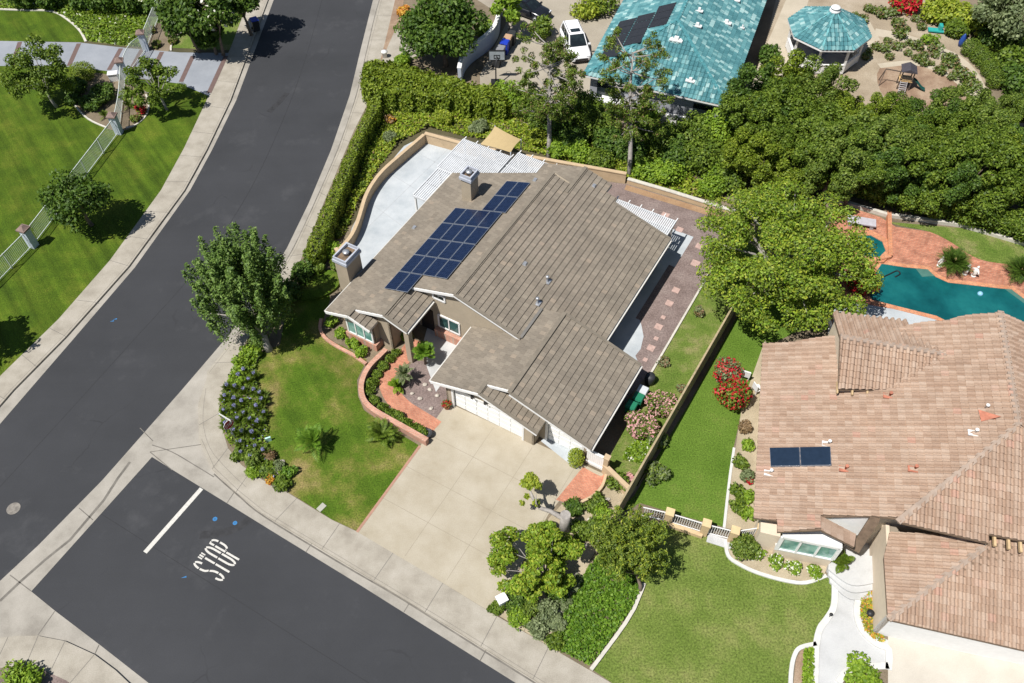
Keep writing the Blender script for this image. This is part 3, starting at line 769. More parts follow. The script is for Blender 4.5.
def wall_prism(mb, prof, along, normal, t=.14):
    """vertical wall: prof = [(s, z)] in the frame origin 'along' (callable s->xy); thickness along normal"""
    n = Vector((normal[0], normal[1], 0))
    f = [Vector((*along(s), z)) for s, z in prof]; b = [p - n*t for p in f]
    mb.face(f); mb.face(list(reversed(b)))
    for i in range(len(f)):
        j = (i+1) % len(f); mb.face([f[j], f[i], b[i], b[j]])
M['tile'] = tile_mat('grey brown roof tile', [(0, (.188, .160, .126)), (.4, (.202, .173, .137)), (.7, (.216, .185, .146)), (.95, (.232, .20, .158)), (1, (.27, .22, .168))], .33, .41, patch=.17, edge=.35)
M['stucco'] = plain('beige stucco', (.36, .30, .22), .92, var=.06, scale=1.5, bumpd=.003)
M['trim'] = plain('white trim', (.72, .71, .69), .6, var=.05)
M['fascia'] = plain('pale fascia', (.56, .54, .5), .65, var=.08)
M['door_white'] = plain('white door paint', (.78, .78, .76), .5, var=.04)
M['dark'] = plain('dark opening', (.012, .012, .013), .6)
M['metal_grey'] = plain('galvanised metal', (.45, .46, .48), .4, metal=.6, var=.15)
M['black'] = plain('black plastic', (.018, .018, .02), .5)
def glass_mat(name, c1, c2):
    m, nt, bs = new_mat(name)
    nt.links.new(ramp(nt, noise(nt, objco(nt), 1.3, 2), [(.4, c1), (.6, c2)]), bs.inputs['Base Color'])
    bs.inputs['Roughness'].default_value = .06; bs.inputs['Specular IOR Level'].default_value = .7
    return m
M['glass'] = glass_mat('window glass', (.02, .05, .05), (.05, .12, .11))
M['glass_curtain'] = glass_mat('curtained glass', (.10, .24, .21), (.25, .42, .37))
M['glass_dark'] = glass_mat('dark glass', (.010, .014, .016), (.02, .03, .032))
def solar_mat():
    m, nt, bs = new_mat('solar cells')
    uv = nd(nt, 'ShaderNodeTexCoord').outputs['UV']
    b = nd(nt, 'ShaderNodeTexBrick', offset=0.0, inp={'Color1': c4((.005, .011, .034)), 'Color2': c4((.008, .017, .050)), 'Mortar': c4((.028, .04, .075)), 'Scale': 1.0, 'Mortar Size': .006, 'Brick Width': .166, 'Row Height': .166})
    nt.links.new(uv, b.inputs['Vector']); nt.links.new(b.outputs[0], bs.inputs['Base Color'])
    bs.inputs['Roughness'].default_value = .18; bs.inputs['Specular IOR Level'].default_value = .4
    return m
M['solar'] = solar_mat()
M['solar_frame'] = plain('panel frame', (.28, .31, .36), .4, metal=.5)
house = thing('house', 'tan stucco house with grey brown tiled gable roofs, solar panels and a double garage', 'house', HP(0, 0, 0))
SL, SR = (5.4-2.6)/8.1, (5.4-2.6)/9.2
zl = lambda q: 2.6+(q+10.6)*SL
zr = lambda q: 5.4-(q+2.5)*SR
FL = lambda p, q: HP(p, q, zl(q))
FR = lambda p, q: HP(p, q, zr(q))
roof = MB(); deck = MB(); caps = MB()
main_left = [(0.8, -10.6), (0.8, -8.62), (1.45, -8.62), (1.45, -6.15), (4.3, -6.15), (4.3, -2.5), (17.6, -2.5), (16.7, -10.6)]
facet(roof, [FL(*t) for t in main_left], .41, .05, deck=deck)
main_right = [(4.3, -2.5), (17.55, -2.5), (17.55, -.95), (19.8, -.95), (19.8, 1.25), (18.9, 1.25), (18.9, 2.1), (18.4, 2.1), (18.4, 6.7), (7.15, 6.7), (7.15, 2.35), (4.3, 2.35)]
facet(roof, [FR(*t) for t in main_right], .41, .065, deck=deck)
rear = lambda p, q: HP(p, q, zr(-.95)-(-.95-q)*.3)
facet(roof, [rear(16.6, -.95), rear(19.8, -.95), rear(19.8, -4.3), rear(16.6, -4.3)], .41, .05, deck=deck)
ent = lambda p, q: HP(p, q, zl(-6.15)-(q+6.15)*.36)
facet(roof, [ent(1.45, -6.15), ent(4.55, -6.15), ent(4.55, -4.4), ent(1.45, -4.4)], .41, .065, deck=deck)
bay = lambda p, q: HP(p, q, zl(-8.62)-(q+8.62)*.36)
facet(roof, [bay(.8, -8.62), bay(1.72, -8.62), bay(1.72, -7.0), bay(.8, -7.0)], .41, .065, deck=deck)
GS = .33
gl = lambda p, q: HP(p, q, 2.6+(q+1.4)*GS)
gr = lambda p, q: HP(p, q, 2.6+(3.95+1.4)*GS-(q-3.95)*GS)
gf = lambda p, q: HP(p, q, 2.6+(2.15+1.4)*GS-(q-2.15)*GS)
facet(roof, [gl(*t) for t in ((-.5, -1.4), (-.5, 2.15), (.3, 2.15), (.3, 3.95), (7.15, 3.95), (7.15, 2.3), (4.58, 2.3), (4.58, -1.4))], .41, .05, deck=deck)
facet(roof, [gr(*t) for t in ((.1, 3.95), (7.2, 3.95), (7.2, 9.5), (.1, 9.5))], .41, .065, deck=deck)
facet(roof, [gf(*t) for t in ((-.5, 2.15), (.68, 2.15), (.68, 6.2), (-.5, 6.2))], .41, .065, deck=deck)
roof.build('roof', M['tile'], house); deck.build('roof_deck', M['fascia'], house)
M['ridge'] = plain('ridge tile', (.185, .158, .122), .85, var=.15, scale=2)
for a, b in ((FL(4.3, -2.5), FL(17.6, -2.5)), (rear(16.7, -.95), rear(19.8, -.95)), (ent(1.45, -6.15), ent(4.4, -6.15)), (bay(.8, -8.62), bay(1.6, -8.62)), (gr(.1, 3.95), gr(7.2, 3.95)), (gf(-.5, 2.15), gf(.4, 2.15))):
    caps = MB(); ridge_caps(caps, a, b); caps.build('ridge_caps', M['ridge'], house)
# rake trim tiles along right facing gables
for a, b in ((FR(4.3, -2.5), FR(4.3, 2.3)), (gr(.12, 3.95), gr(.12, 9.5)), (gf(-.48, 2.15), gf(-.48, 6.2)), (FR(18.4, 2.1), FR(18.4, 6.7)), (gr(7.18, 3.95), gr(7.18, 9.5)), (ent(1.47, -6.15), ent(1.47, -4.4))):
    caps = MB(); ridge_caps(caps, a, b, .2, .07); caps.build('rake_tiles', M['ridge'], house)
# rake boards (white) and gutters
def rake(a, b, dz=.13, h=.2):
    tr = MB(); tr.bar(Vector(a)-Vector((0, 0, dz)), Vector(b)-Vector((0, 0, dz)), .05, h); tr.build('rake_board', M['trim'], house)
rk = -.03
for a, b in ((FR(4.3+rk, -2.5), FR(4.3+rk, 2.3)), (FL(4.3+rk, -2.5), FL(4.3+rk, -6.1)), (FL(1.45+rk, -6.15), FL(1.45+rk, -8.6)), (ent(1.45+rk, -6.15), ent(1.45+rk, -4.4)), (FL(.8+rk, -8.62), FL(.8+rk, -10.6)), (bay(.8+rk, -8.62), bay(.8+rk, -7.0)),
             (gl(-.5+rk, -1.4), gl(-.5+rk, 2.15)), (gf(-.5+rk, 2.15), gf(-.5+rk, 6.2)), (gl(.3+rk, 2.15), gl(.3+rk, 3.95)), (gr(.1+rk, 3.95), gr(.1+rk, 9.5))): rake(a, b)
for a, b in ((FR(7.3, 6.77), FR(18.4, 6.77)), (gr(.1, 9.57), gr(7.2, 9.57)), (FL(.8, -10.67), FL(16.7, -10.67)), (gl(-.5, -1.47), gl(4.5, -1.47)), (ent(1.45, -4.33), ent(4.5, -4.33))): 
    gt = MB(); gt.bar(Vector(a)-Vector((0, 0, .1)), Vector(b)-Vector((0, 0, .1)), .13, .12); gt.build('gutter', M['fascia'], house)
vf = MB()
vf.bar(HP(4.35, 2.32, zr(2.32)+.05), HP(7.1, 2.32, zr(2.32)+.05), .22, .03); vf.build('valley_flashing', plain('valley metal', (.16, .15, .135), .6), house)
# walls
w = MB(); nA = (-HA[0], -HA[1]); nB = (-HB[0], -HB[1])
def front_wall(p, prof): wall_prism(w, prof, lambda q: hp(p, q), nA)
def side_wall(q, p0, p1, z0, z1, side=1):
    wall_prism(w, [(p0, 0), (p1, 0), (p1, z1), (p0, z0)], lambda p: hp(p, q), (HB[0]*side, HB[1]*side))
front_wall(1.9, [(-10, 0), (-6.2, 0), (-6.2, zl(-6.2)-.16), (-10, zl(-10)-.16)])
front_wall(4.62, [(-6.2, 0), (2.2, 0), (2.2, zr(2.2)-.16), (-2.5, 5.24), (-6.2, zl(-6.2)-.16)])
side_wall(-10, 1.9, 16.3, 2.64, 2.64, -1); side_wall(-6.2, 1.9, 4.6, zl(-6.2)-.16, zl(-6.2)-.16, 1)
side_wall(6.2, 6.9, 18, zr(6.2)-.16, zr(6.2)-.16, 1)
wall_prism(w, [(-10, 0), (-2.5, 0), (-2.5, 5.2), (-10, 2.6)], lambda q: hp(17.0, q), HA)
wall_prism(w, [(-2.5, 0), (6.2, 0), (6.2, zr(6.2)-.16), (-2.5, 5.2)], lambda q: hp(17.9, q), HA)
wall_prism(w, [(-4, 0), (1, 0), (1, zr(1)-.16), (-.95, zr(-.95)-.16), (-4, rear(0, -4).z-.16)], lambda q: hp(19.4, q), HA)
side_wall(-4.0, 16.8, 19.4, 3.8, 3.8, -1)
gz = lambda q: 2.6+(q+1.4)*GS-.16 if q <= 2.15 else 2.6+3.55*GS-(q-2.15)*GS-.16
gz2 = lambda q: 2.6+(q+1.4)*GS-.16 if q <= 3.95 else 2.6+5.35*GS-(q-3.95)*GS-.16
front_wall(0.0, [(-.65, 0), (-.18, 0), (-.18, 2.2), (4.98, 2.2), (4.98, 0), (5.75, 0), (5.75, gz(5.75)), (2.15, gz(2.15)), (-.65, gz(-.65))])
front_wall(.72, [(5.75, 0), (6.25, 0), (6.25, 2.15), (8.75, 2.15), (8.75, 0), (9.1, 0), (9.1, gz2(9.1)), (3.95, gz2(3.95)), (2.2, gz2(2.2)), (2.2, 3.0), (5.75, 2.3)])
side_wall(-.65, 0, 4.6, gz(-.65), gz(-.65), -1); side_wall(9.1, .72, 7.0, gz2(9.1), gz2(9.1), 1); side_wall(5.75, 0, .72, gz(5.75), gz(5.75), 1)
wall_prism(w, [(2.2, 2.5), (9.1, 0), (9.1, gz2(9.1)), (3.95, gz2(3.95)), (2.2, gz2(2.2))], lambda q: hp(7.0, q), HA)
# bay box, brickless part
wall_prism(w, [(-9.45, .55), (-7.2, .55), (-7.2, 2.62), (-8.62, 3.05), (-9.45, 2.8)], lambda q: hp(1.3, q), nA)
side_wall(-7.2, 1.3, 1.9, 2.6, 2.6, 1); side_wall(-9.45, 1.3, 1.9, 2.75, 2.75, -1)
w.build('wall', M['stucco'], house)
bk = MB(); bk.prism([hp(1.18, -9.6), hp(1.18, -7.05), hp(1.9, -7.05), hp(1.9, -9.6)], 0, .62); bk.build('brick_base', M['brick_wall'], house); bk = MB()
bk.prism([hp(4.3, -4.4), hp(4.3, -2.1), hp(4.6, -2.1), hp(4.6, -4.4)], 0, .75)
bk.build('brick_base', M['brick_wall'], house)
col = MB(); c = hp(1.75, -4.62); col.prism([hp(1.55, -4.8), hp(1.55, -4.42), hp(1.95, -4.42), hp(1.95, -4.8)], 0, 3.45); col.build('column', M['stucco'], house)
# openings
def window(parent, p, q0, q1, z0, z1, npane, nrm=nA, glass='glass', fw=.12):
    f = MB(); n = Vector((nrm[0], nrm[1], 0))
    A = HP(p, q0, 0)+n*.03; B = HP(p, q1, 0)+n*.03
    zz = Vector((0, 0, 1)); e = (B-A).normalized(); up = n
    f.bar(A+zz*z0, B+zz*z0, .09, fw, zz); f.bar(A+zz*z1, B+zz*z1, .09, fw, zz)
    for k in range(npane+1):
        q = A + (B-A)*(k/npane); ww = fw if k in (0, npane) else fw*.7
        f.bar(q+zz*z0, q+zz*z1, ww, .09, n)
    fo = f.build('window', M['trim'], parent)
    fo['_off'] = list(parent.location)
    gb = MB(); gb.face([A-n*.0+zz*z0, B+zz*z0, B+zz*z1, A+zz*z1]); gb.build('pane', M[glass], fo)
    return fo
window(house, 1.3, -9.35, -7.3, .72, 2.2, 3, glass='glass_curtain')
window(house, 1.9, -9.95, -9.5, .9, 2.1, 1)
window(house, 4.62, -4.15, -2.5, .95, 2.15, 2)
window(house, 4.62, -4.4, -3.5, 3.75, 4.25, 1, glass='glass_dark')
dm = MB(); dm.prism([hp(4.55, -5.6), hp(4.55, -4.6), hp(4.66, -4.6), hp(4.66, -5.6)], .1, 2.2); dm.build('entry_door', M['dark'], house)
def garage_door(p, q0, q1, h, lights):
    d = MB(); n = Vector((*nA, 0)); rows = 4; colsn = max(3, round((q1-q0)/.8))
    d.prism([hp(p+.16, q0), hp(p+.16, q1), hp(p+.2, q1), hp(p+.2, q0)], 0, h)
    for r_ in range(rows):
        for c_ in range(colsn):
            a = q0+(q1-q0)*(c_+.08)/colsn; b = q0+(q1-q0)*(c_+.92)/colsn
            d.prism([hp(p+.13, a), hp(p+.13, b), hp(p+.165, b), hp(p+.165, a)], h*(r_+.1)/rows, h*(r_+.9)/rows)
    o = d.build('garage_door', M['door_white'], house)
    t = MB()
    t.prism([hp(p-.03, q0-.14), hp(p-.03, q0), hp(p+.1, q0), hp(p+.1, q0-.14)], 0, h+.12)
    t.prism([hp(p-.03, q1), hp(p-.03, q1+.14), hp(p+.1, q1+.14), hp(p+.1, q1)], 0, h+.12)
    t.prism([hp(p-.03, q0), hp(p-.03, q1), hp(p+.1, q1), hp(p+.1, q0)], h, h+.125)
    t.build('door_frame', M['trim'], house)
garage_door(0, -.1, 4.9, 2.1, True); garage_door(.72, 6.3, 8.7, 2.05, True)
for p, q, z in ((-.12, 2.35, 2.42), (-.12, 1.4, 2.35), (-.1, 5.3, 1.9), (.62, 9.0, 1.9), (.62, 6.0, 1.9)):
    lm = MB(); lm.box(HP(p, q, z), (.14, .14, .3), _aa); lm.build('wall_lamp', M['black'], house)
gvent = MB(); gvent.prism([hp(-.04, 1.6), hp(-.04, 2.4), hp(.02, 2.4), hp(.02, 1.6)], 2.55, 3.2); gvent.build('gable_vent', M['trim'], house)
# chimneys
def chimney(p0, p1, q0, q1, zb, zt):
    c = MB(); c.prism([hp(p0, q0), hp(p0, q1), hp(p1, q1), hp(p1, q0)], zb, zt)
    co = c.build('chimney', M['stucco'], house); co['_off'] = list(house.location)
    k = MB(); e = .1
    k.prism([hp(p0-e, q0-e), hp(p0-e, q1+e), hp(p1+e, q1+e), hp(p1+e, q0-e)], zt-.2, zt+.02)
    ring = [hp(p0, q0), hp(p0, q1), hp(p1, q1), hp(p1, q0)]
    k.strip(ring, .09, zt+.02, zt+.26, closed=True)
    k.build('chimney_cap', plain('chimney cap', (.40, .42, .47), .5), co)
    t = MB(); m_ = HP((p0+p1)/2, (q0+q1)/2, zt)
    t.lathe([(.2, 0), (.2, .22), (.24, .24), (.24, .32), (.05, .36)], m_, 12); t.build('flue', M['metal_grey'], co)
    d = MB(); d.prism([hp(p0+.1, q0+.1), hp(p0+.1, q1-.1), hp(p1-.1, q1-.1), hp(p1-.1, q0+.1)], zt, zt+.03); d.build('chimney_top', plain('sooty mortar', (.16, .11, .07), .9, var=.4), co)
chimney(3.7, 5.2, -11.75, -10.75, 0, 4.35); chimney(13.55, 14.55, -7.75, -6.95, 3.2, 5.85)
# solar panels
nL = Vector((-HB[0]*SL, -HB[1]*SL, 1)).normalized()
RP = 1.786; PW = 1.0
def panel(p0, q0, p1, q1):
    b = MB(); lift = nL*.13
    P_ = [FL(p0, q0)+lift, FL(p0, q1)+lift, FL(p1, q1)+lift, FL(p1, q0)+lift]
    t = [x + nL*.035 for x in P_]
    b.cur = 1
    b.face(t); b.face(list(reversed(P_)))
    for i in range(4):
        j = (i+1) % 4; b.face([P_[i], P_[j], t[j], t[i]])
    b.cur = 0
    e = .03; ins = [FL(p0+e, q0+e), FL(p0+e, q1-e), FL(p1-e, q1-e), FL(p1-e, q0+e)]
    W_, H_ = abs(q1-q0), abs(p1-p0)
    b.face([x + lift + nL*.038 for x in ins], [(0, 0), (W_, 0), (W_, H_), (0, H_)])
    b.build('solar_panel', [M['solar'], M['solar_frame']], house)
for r_ in range(7):
    p0 = 3.62 + r_*RP
    qs = [-7.6, -6.62] if r_ == 0 else ([-7.6, -6.62, -5.64, -4.66] if r_ < 5 else [-5.4, -4.42])
    for q in qs: panel(p0, q, p0+RP-.05, q+.95)
# vents on the roof
def vent(p, q, fn, kind):
    v = MB(); b = fn(p, q)
    if kind == 'pipe':
        v.lathe([(.16, -.05), (.15, .04), (.07, .1), (.07, .42), (.12, .43), (.12, .52), (.02, .55)], b, 10)
        v.box(b + Vector((0, 0, .04)), (.45, .45, .03), _aa)
    else: v.box(b+Vector((0, 0, .08)), (.35, .3, .12), _aa, taper=.7)
    v.build('roof_vent', M['metal_grey'], house)
vent(9.4, -.2, FR, 'box'); vent(9.2, 1.6, FR, 'pipe'); vent(7.3, 1.9, FR, 'pipe'); vent(18.7, .3, FR, 'box'); vent(10, -9.6, FL, 'box'); vent(16.6, -3.4, FL, 'box')
# ------------------------------------------------------------------ lattice pergolas
M['lattice'] = plain('weathered white lattice', (.56, .57, .58), .7, var=.1)
def pergola(label, P0, P1, Q0, Q1, z, along='p', step=.15, posts=()):
    t = thing('pergola', label, 'pergola', HP((P0+P1)/2, (Q0+Q1)/2, 0), 'white lattice patio covers around the tan house')
    s = MB()
    if along == 'p':
        n = int((Q1-Q0)/step)
        for k in range(n+1): q = Q0+(Q1-Q0)*k/n; s.bar(HP(P0, q, z), HP(P1, q, z), .10, .05)
    else:
        n = int((P1-P0)/step)
        for k in range(n+1): p = P0+(P1-P0)*k/n; s.bar(HP(p, Q0, z), HP(p, Q1, z), .10, .05)
    s.build('lattice', M['lattice'], t)
    f = MB(); zz = z-.12
    for a, b in (((P0, Q0), (P0, Q1)), ((P1, Q0), (P1, Q1)), ((P0, Q0), (P1, Q0)), ((P0, Q1), (P1, Q1)), (((P0+P1)/2, Q0), ((P0+P1)/2, Q1))): f.bar(HP(*a, zz), HP(*b, zz), .1, .18)
    f.build('frame', M['lattice'], t)
    ex = MB()
    if along == 'p':
        n = max(2, int((Q1-Q0)/.9))
        for k in range(n+1): q = Q0+(Q1-Q0)*k/n; ex.bar(HP(P1-.05, q, zz+.02), HP(P1+.4, q, zz+.02), .07, .12)
        ex.build('rafter_tail', M['trim'], t)
    for p, q in posts:
        b = MB(); b.prism([hp(p-.07, q-.07), hp(p+.07, q-.07), hp(p+.07, q+.07), hp(p-.07, q+.07)], 0, zz); b.build('post', M['trim'], t)
pergola('large white lattice pergola behind the rear chimney', 16.8, 20.7, -12.1, -7.75, 2.5, posts=((20.6, -12), (16.9, -12), (20.6, -7.8)))
pergola('narrow white lattice pergola along the eave beside the pale patio', 13.3, 16.75, -12.0, -10.8, 2.45, posts=((13.4, -11.9),))
pergola('white lattice pergola in front of the tan shade sail, at the rear gable', 17.7, 21.4, -7.45, -3.2, 2.5, posts=((21.3, -7.4), (21.3, -3.3)))
pergola('white lattice pergola at the right rear corner of the tan house', 18.5, 20.35, 1.5, 6.3, 2.6, posts=((20.2, 6.15),))
sail = thing('shade_sail', 'tan fabric shade sail stretched behind the lattice pergolas', 'shade sail', HP(21.9, -9.4, 0))
s = MB(); cs = [HP(22.9, -10.5, 2.9), HP(22.9, -8.1, 2.5), HP(20.9, -7.9, 2.7), HP(20.9, -10.7, 2.4)]
N_ = 10; mid = sum(cs, Vector())/4
grid = []
for i in range(N_+1):
    row_ = []
    for j in range(N_+1):
        a, b = i/N_, j/N_
        p = cs[0].lerp(cs[1], b).lerp(cs[3].lerp(cs[2], b), a)
        pin = .06*(4*a*(1-a)*(1 if True else 0)*(abs(2*b-1)**2) + 4*b*(1-b)*(abs(2*a-1)**2))
        p = p.lerp(mid, pin); row_.append(p)
    grid.append(row_)
for i in range(N_):
    for j in range(N_): s.face([grid[i][j], grid[i+1][j], grid[i+1][j+1], grid[i][j+1]])
s.build('canopy', plain('tan canvas', (.42, .315, .16), .85, var=.05), sail, smooth=True)
for c in cs:
    b = MB(); b.tube([(c.x, c.y, 0), (c.x, c.y, c.z+.05)], .045, 8); b.build('post', M['metal_grey'], sail)
# ------------------------------------------------------------------ garden walls of the main house
def wall_thing(name, label, cat, pts, wd, h, mats, cap=None, caph=.08, z0=-.05, over=.08):
    c = pts[len(pts)//2]; t = thing(name, label, cat, (c[0], c[1], 0))
    b = MB(); b.strip(pts, wd, z0, h); b.build('wall_body', mats, t)
    if cap: k = MB(); k.strip(pts, wd+over, h, h+caph); k.build('coping', cap, t)
    return t
wall_thing('garden_wall', 'low curved red brick wall between the lawn and the front path', 'garden wall', smooth_line(px((386, 349), (379, 356), (370, 365), (363.5, 376), (361, 388), (364, 400), (373, 409), (388, 418), (406, 428), (427, 440), h=.55), 5), .26, .5, plain('wall brick face', (.4, .22, .16), .9), M['brick_wall'])
wall_thing('garden_wall', 'low brick planter edging curving under the bay window', 'garden wall', smooth_line(px((321, 318), (320, 328), (325, 337), (338, 346), (353, 354), (366, 363), h=.2), 4), .22, .16, M['brick_wall'])
pw = [hp(p, q) for p, q in ((6.9, -14.5), (8.4, -14.55), (9.8, -14.95), (11.2, -15.55), (12.7, -16.2), (14.2, -16.6), (15.9, -16.78), (18.1, -16.65), (21.2, -16.4))]
wall_thing('garden_wall', 'long curved tan stucco wall around the pale patio', 'garden wall', smooth_line(pw, 4), .2, .85, M['stucco_tan'], M['stucco_tan'])
wall_thing('garden_wall', 'straight tan wall closing the patio behind the lattice pergolas', 'garden wall', [hp(21.35, -16.4), hp(21.9, -12), hp(23.2, -7), hp(25.1, .3)], .24, .9, M['stucco_tan'], M['stucco_tan'])
wall_thing('garden_wall', 'low tan retaining wall along the rear gravel yard', 'garden wall', [hp(25.15, .45), hp(25.5, 4), hp(25.85, 9.3)], .24, .4, M['stucco_tan'], M['kerbgrey'])
wall_thing('garden_wall', 'short tan wall beside the tall front chimney of the tan house', 'garden wall', [hp(6.9, -14.7), hp(6.3, -13.1), hp(6.0, -11.8)], .2, 1.0, M['stucco_tan'], M['stucco_tan'])
wall_thing('boundary_wall', 'long straight dark boundary wall between the tan house and the neighbouring lawn', 'wall', [hp(-4.6, 12.35), hp(-.8, 12.45), hp(16.8, 12.75)], .12, 1.9, M['stucco_dark'], plain('wall top', (.34, .27, .16), .9, var=.25), .03, over=0)
wall_thing('garden_wall', 'tan cross wall from the white side gate to the boundary wall', 'garden wall', [hp(.45, 10.35), hp(.15, 11.2), hp(-.25, 12.3)], .2, .9, M['stucco_tan'], M['stucco_tan'])
wall_thing('garden_wall', 'thin curved tan wall edging the small brick apron', 'garden wall', smooth_line(px((606, 474), (602, 486), (592, 496), (580, 502), h=.35), 4), .16, .35, M['stucco_tan'])
gate = thing('side_gate', 'white vinyl side gate beside the single garage door', 'gate', HP(.5, 9.7, 0))
g = MB()
for k in range(9): q = 9.15+k*.125; g.prism([hp(.5, q), hp(.5, q+.115), hp(.54, q+.115), hp(.54, q)], .05, 1.7)
g.bar(HP(.47, 9.1, .35), HP(.47, 10.3, .35), .05, .12); g.bar(HP(.47, 9.1, 1.55), HP(.47, 10.3, 1.55), .05, .12)
g.build('gate_leaf', M['door_white'], gate)
g = MB(); g.prism([hp(.35, 10.3), hp(.35, 10.6), hp(.65, 10.6), hp(.65, 10.3)], 0, 1.75); g.prism([hp(.31, 10.26), hp(.31, 10.64), hp(.69, 10.64), hp(.69, 10.26)], 1.75, 1.83); g.build('gate_post', M['stucco_tan'], gate)
# ================================================================== the neighbour's house on the right
RN = Vector((math.cos(R(77.5)), math.sin(R(77.5)), 0)); RE = Vector((math.sin(R(77.5)), -math.cos(R(77.5)), 0))
M['barrel'] = tile_mat('pink brown barrel tile', [(0, (.315, .215, .155)), (.4, (.35, .248, .182)), (.7, (.372, .268, .2)), (.95, (.395, .295, .225)), (1, (.39, .235, .175))], .38, .40, patch=.1, edge=0, stag=0)
M['cream'] = plain('cream stucco', (.62, .52, .40), .9, var=.05, bumpd=.003)
M['white_wall'] = plain('white stucco', (.74, .73, .71), .85, var=.05)
M['timber'] = plain('brown fascia timber', (.16, .11, .075), .8, var=.25)
M['tan_timber'] = plain('tan timber', (.5, .36, .2), .8, var=.15)
nb = thing('neighbour_house', 'large house with pinkish brown barrel tile roofs beside the pool, right edge', 'house', G3(900, 450, 0))
def plane(p0, d, s):
    """roof plane through p0 rising along horizontal direction d with slope s"""
    return (Vector(p0), (Vector((0, 0, 1)) - Vector(d)*s).normalized())
def on(pl, *pts): return [ray_plane(u, v, pl[0], pl[1]) for u, v in pts]
s_ = .36
PW = plane(G3(756, 525, 3.0), RE, s_)
rN, rS = on(PW, (1000, 312), (1018, 425))
zrdg = (rN.z + rS.z)/2
PS = plane(rS, RN, s_); PE = plane(rS, -RE, s_)
rf = MB(); dk = MB(); cp = MB()
BT = dict(course=.40, th=.07, colw=.38, amp=.17, nseg=8)
hipW = on(PW, (897, 519))[0]; hipS = on(PS, (898, 522))[0]
hip = (hipW + hipS)/2; hip.z = (hipW.z+hipS.z)/2
facet(rf, on(PW, (763, 345), (838, 337), (1000, 312), (1018, 425)) + [hipW] + on(PW, (874.8, 516), (821, 516.7), (821, 530), (777.6, 532), (777.6, 520.5), (754, 518)), deck=dk, **BT)
south = [rS, hipS] + on(PS, (988, 543), (988, 534), (1080, 552), (1110, 470))
facet(rf, south, deck=dk, **BT)
eE = rS + RE*4
facet(rf, [rN, rS, rS + (RE*6 - RN*6) - Vector((0, 0, 6*s_)), rN + RE*6 - Vector((0, 0, 6*s_))], deck=dk, **BT)
M['hipcap'] = plain('hip tile', (.31, .24, .19), .85, var=.18, scale=2)
def nb_ridge(a, b):
    cp = MB(); ridge_caps(cp, a, b, .34, .16); cp.build('ridge_caps', M['hipcap'], nb)
nb_ridge(rN, rS); nb_ridge(rS, hipS)
# cross gable on the west slope
dr = on(PW, (945, 353))[0]; dz = dr.z
d0 = Vector((*G(840, 337, dz), dz)); dE = dr - d0; dE.z = 0; dE = RE*dE.dot(RE); d1 = d0 + dE
PDS = plane(d0, RN, .42); PDN = plane(d0, -RN, .42)
facet(rf, [d0, d1] + on(PDS, (926, 391), (838, 389)), deck=dk, **BT)
facet(rf, [d0, d1] + on(PDN, (905, 322), (833, 313)), deck=dk, **BT)
nb_ridge(d0, d1)
# garage wing
ge = G3(888, 619.5, 2.8); PGW = plane(ge, RE, s_); PGS = plane(ge, RN, s_)
gh = on(PGW, (985, 546))[0]
facet(rf, on(PGW, (888, 619.5), (884, 558), (890, 532), (960, 535), (985, 546)), deck=dk, **BT)
facet(rf, [ge, gh] + on(PGS, (1000, 530), (1100, 540), (1120, 672)), deck=dk, **BT)
nb_ridge(ge, gh)
# little gable over the bay window
b0 = on(PW, (821, 517))[0]
PB = plane(b0, -RE, .36)
bays = on(PB, (821, 516), (855.7, 534), (854, 547), (821, 530))
facet(rf, bays, .38, .03, deck=dk)
rf.build('roof', M['barrel'], nb); dk.build('roof_deck', M['timber'], nb)
# walls
w = MB()
def nwall(a, b, zt_a, zt_b, t=.2, mid=None):
    a = Vector((a[0], a[1], 0)); b = Vector((b[0], b[1], 0)); d = (b-a); n = Vector((d.y, -d.x, 0)).normalized()
    f = [a, b, b+Vector((0, 0, zt_b)), a+Vector((0, 0, zt_a))]; k = [p - n*t for p in f]
    w.face(f); w.face(list(reversed(k)))
    for i in range(4): j = (i+1) % 4; w.face([f[j], f[i], k[i], k[j]])
def zPW(p): return PW[0].z - (p-PW[0]).dot(Vector((PW[1].x, PW[1].y, 0)))/PW[1].z
SWc = on(PW, (755, 519))[0]; NWc = on(PW, (763, 345))[0]
o_ = RE*.7 + RN*.7
sw = SWc + o_; nw = NWc + RE*.7 - RN*.5
hw = hipW + RN*1.2
nwall(sw, hw, zPW(sw)-.18, zPW(hw)-.2); nwall(nw, sw, zPW(nw)-.18, zPW(sw)-.18)
ne = rN - RN*.5; nwall(ne, nw, zPW(ne)-.2, zPW(nw)-.2)
e2 = rS + RE*5 - RN*5; nwall(hw, hw + RE*14, hipS.z-.2, hipS.z-.2)
# gable ends of the cross gable
g0 = d0 + RE*.25; gs = on(PDS, (838, 389))[0] + RE*.25 + RN*.3; gn = on(PDN, (833, 313))[0] + RE*.3
w.face([Vector((gs.x, gs.y, 3.2)), Vector((gn.x, gn.y, 2.8)), gn - Vector((0, 0, .2)), g0 - Vector((0, 0, .15)), gs - Vector((0, 0, .2))])
gs2 = gs + RE*5; w.face([Vector((gs.x, gs.y, 3.2)), Vector((gs2.x, gs2.y, 3.2)), Vector((gs2.x, gs2.y, gs.z-.2)), gs - Vector((0, 0, .2))])
w.build('wall', M['cream'], nb)
w = MB()
ga = ge + RE*.15 + RN*.3; ga.z = 0
nwall(ga, ga + RE*12, 2.75, 2.75)
w2 = MB(); w, w2 = w2, w; nwall(ga + RN*6, ga, 2.75, 2.75); w.build('wall', M['cream'], nb); w = w2
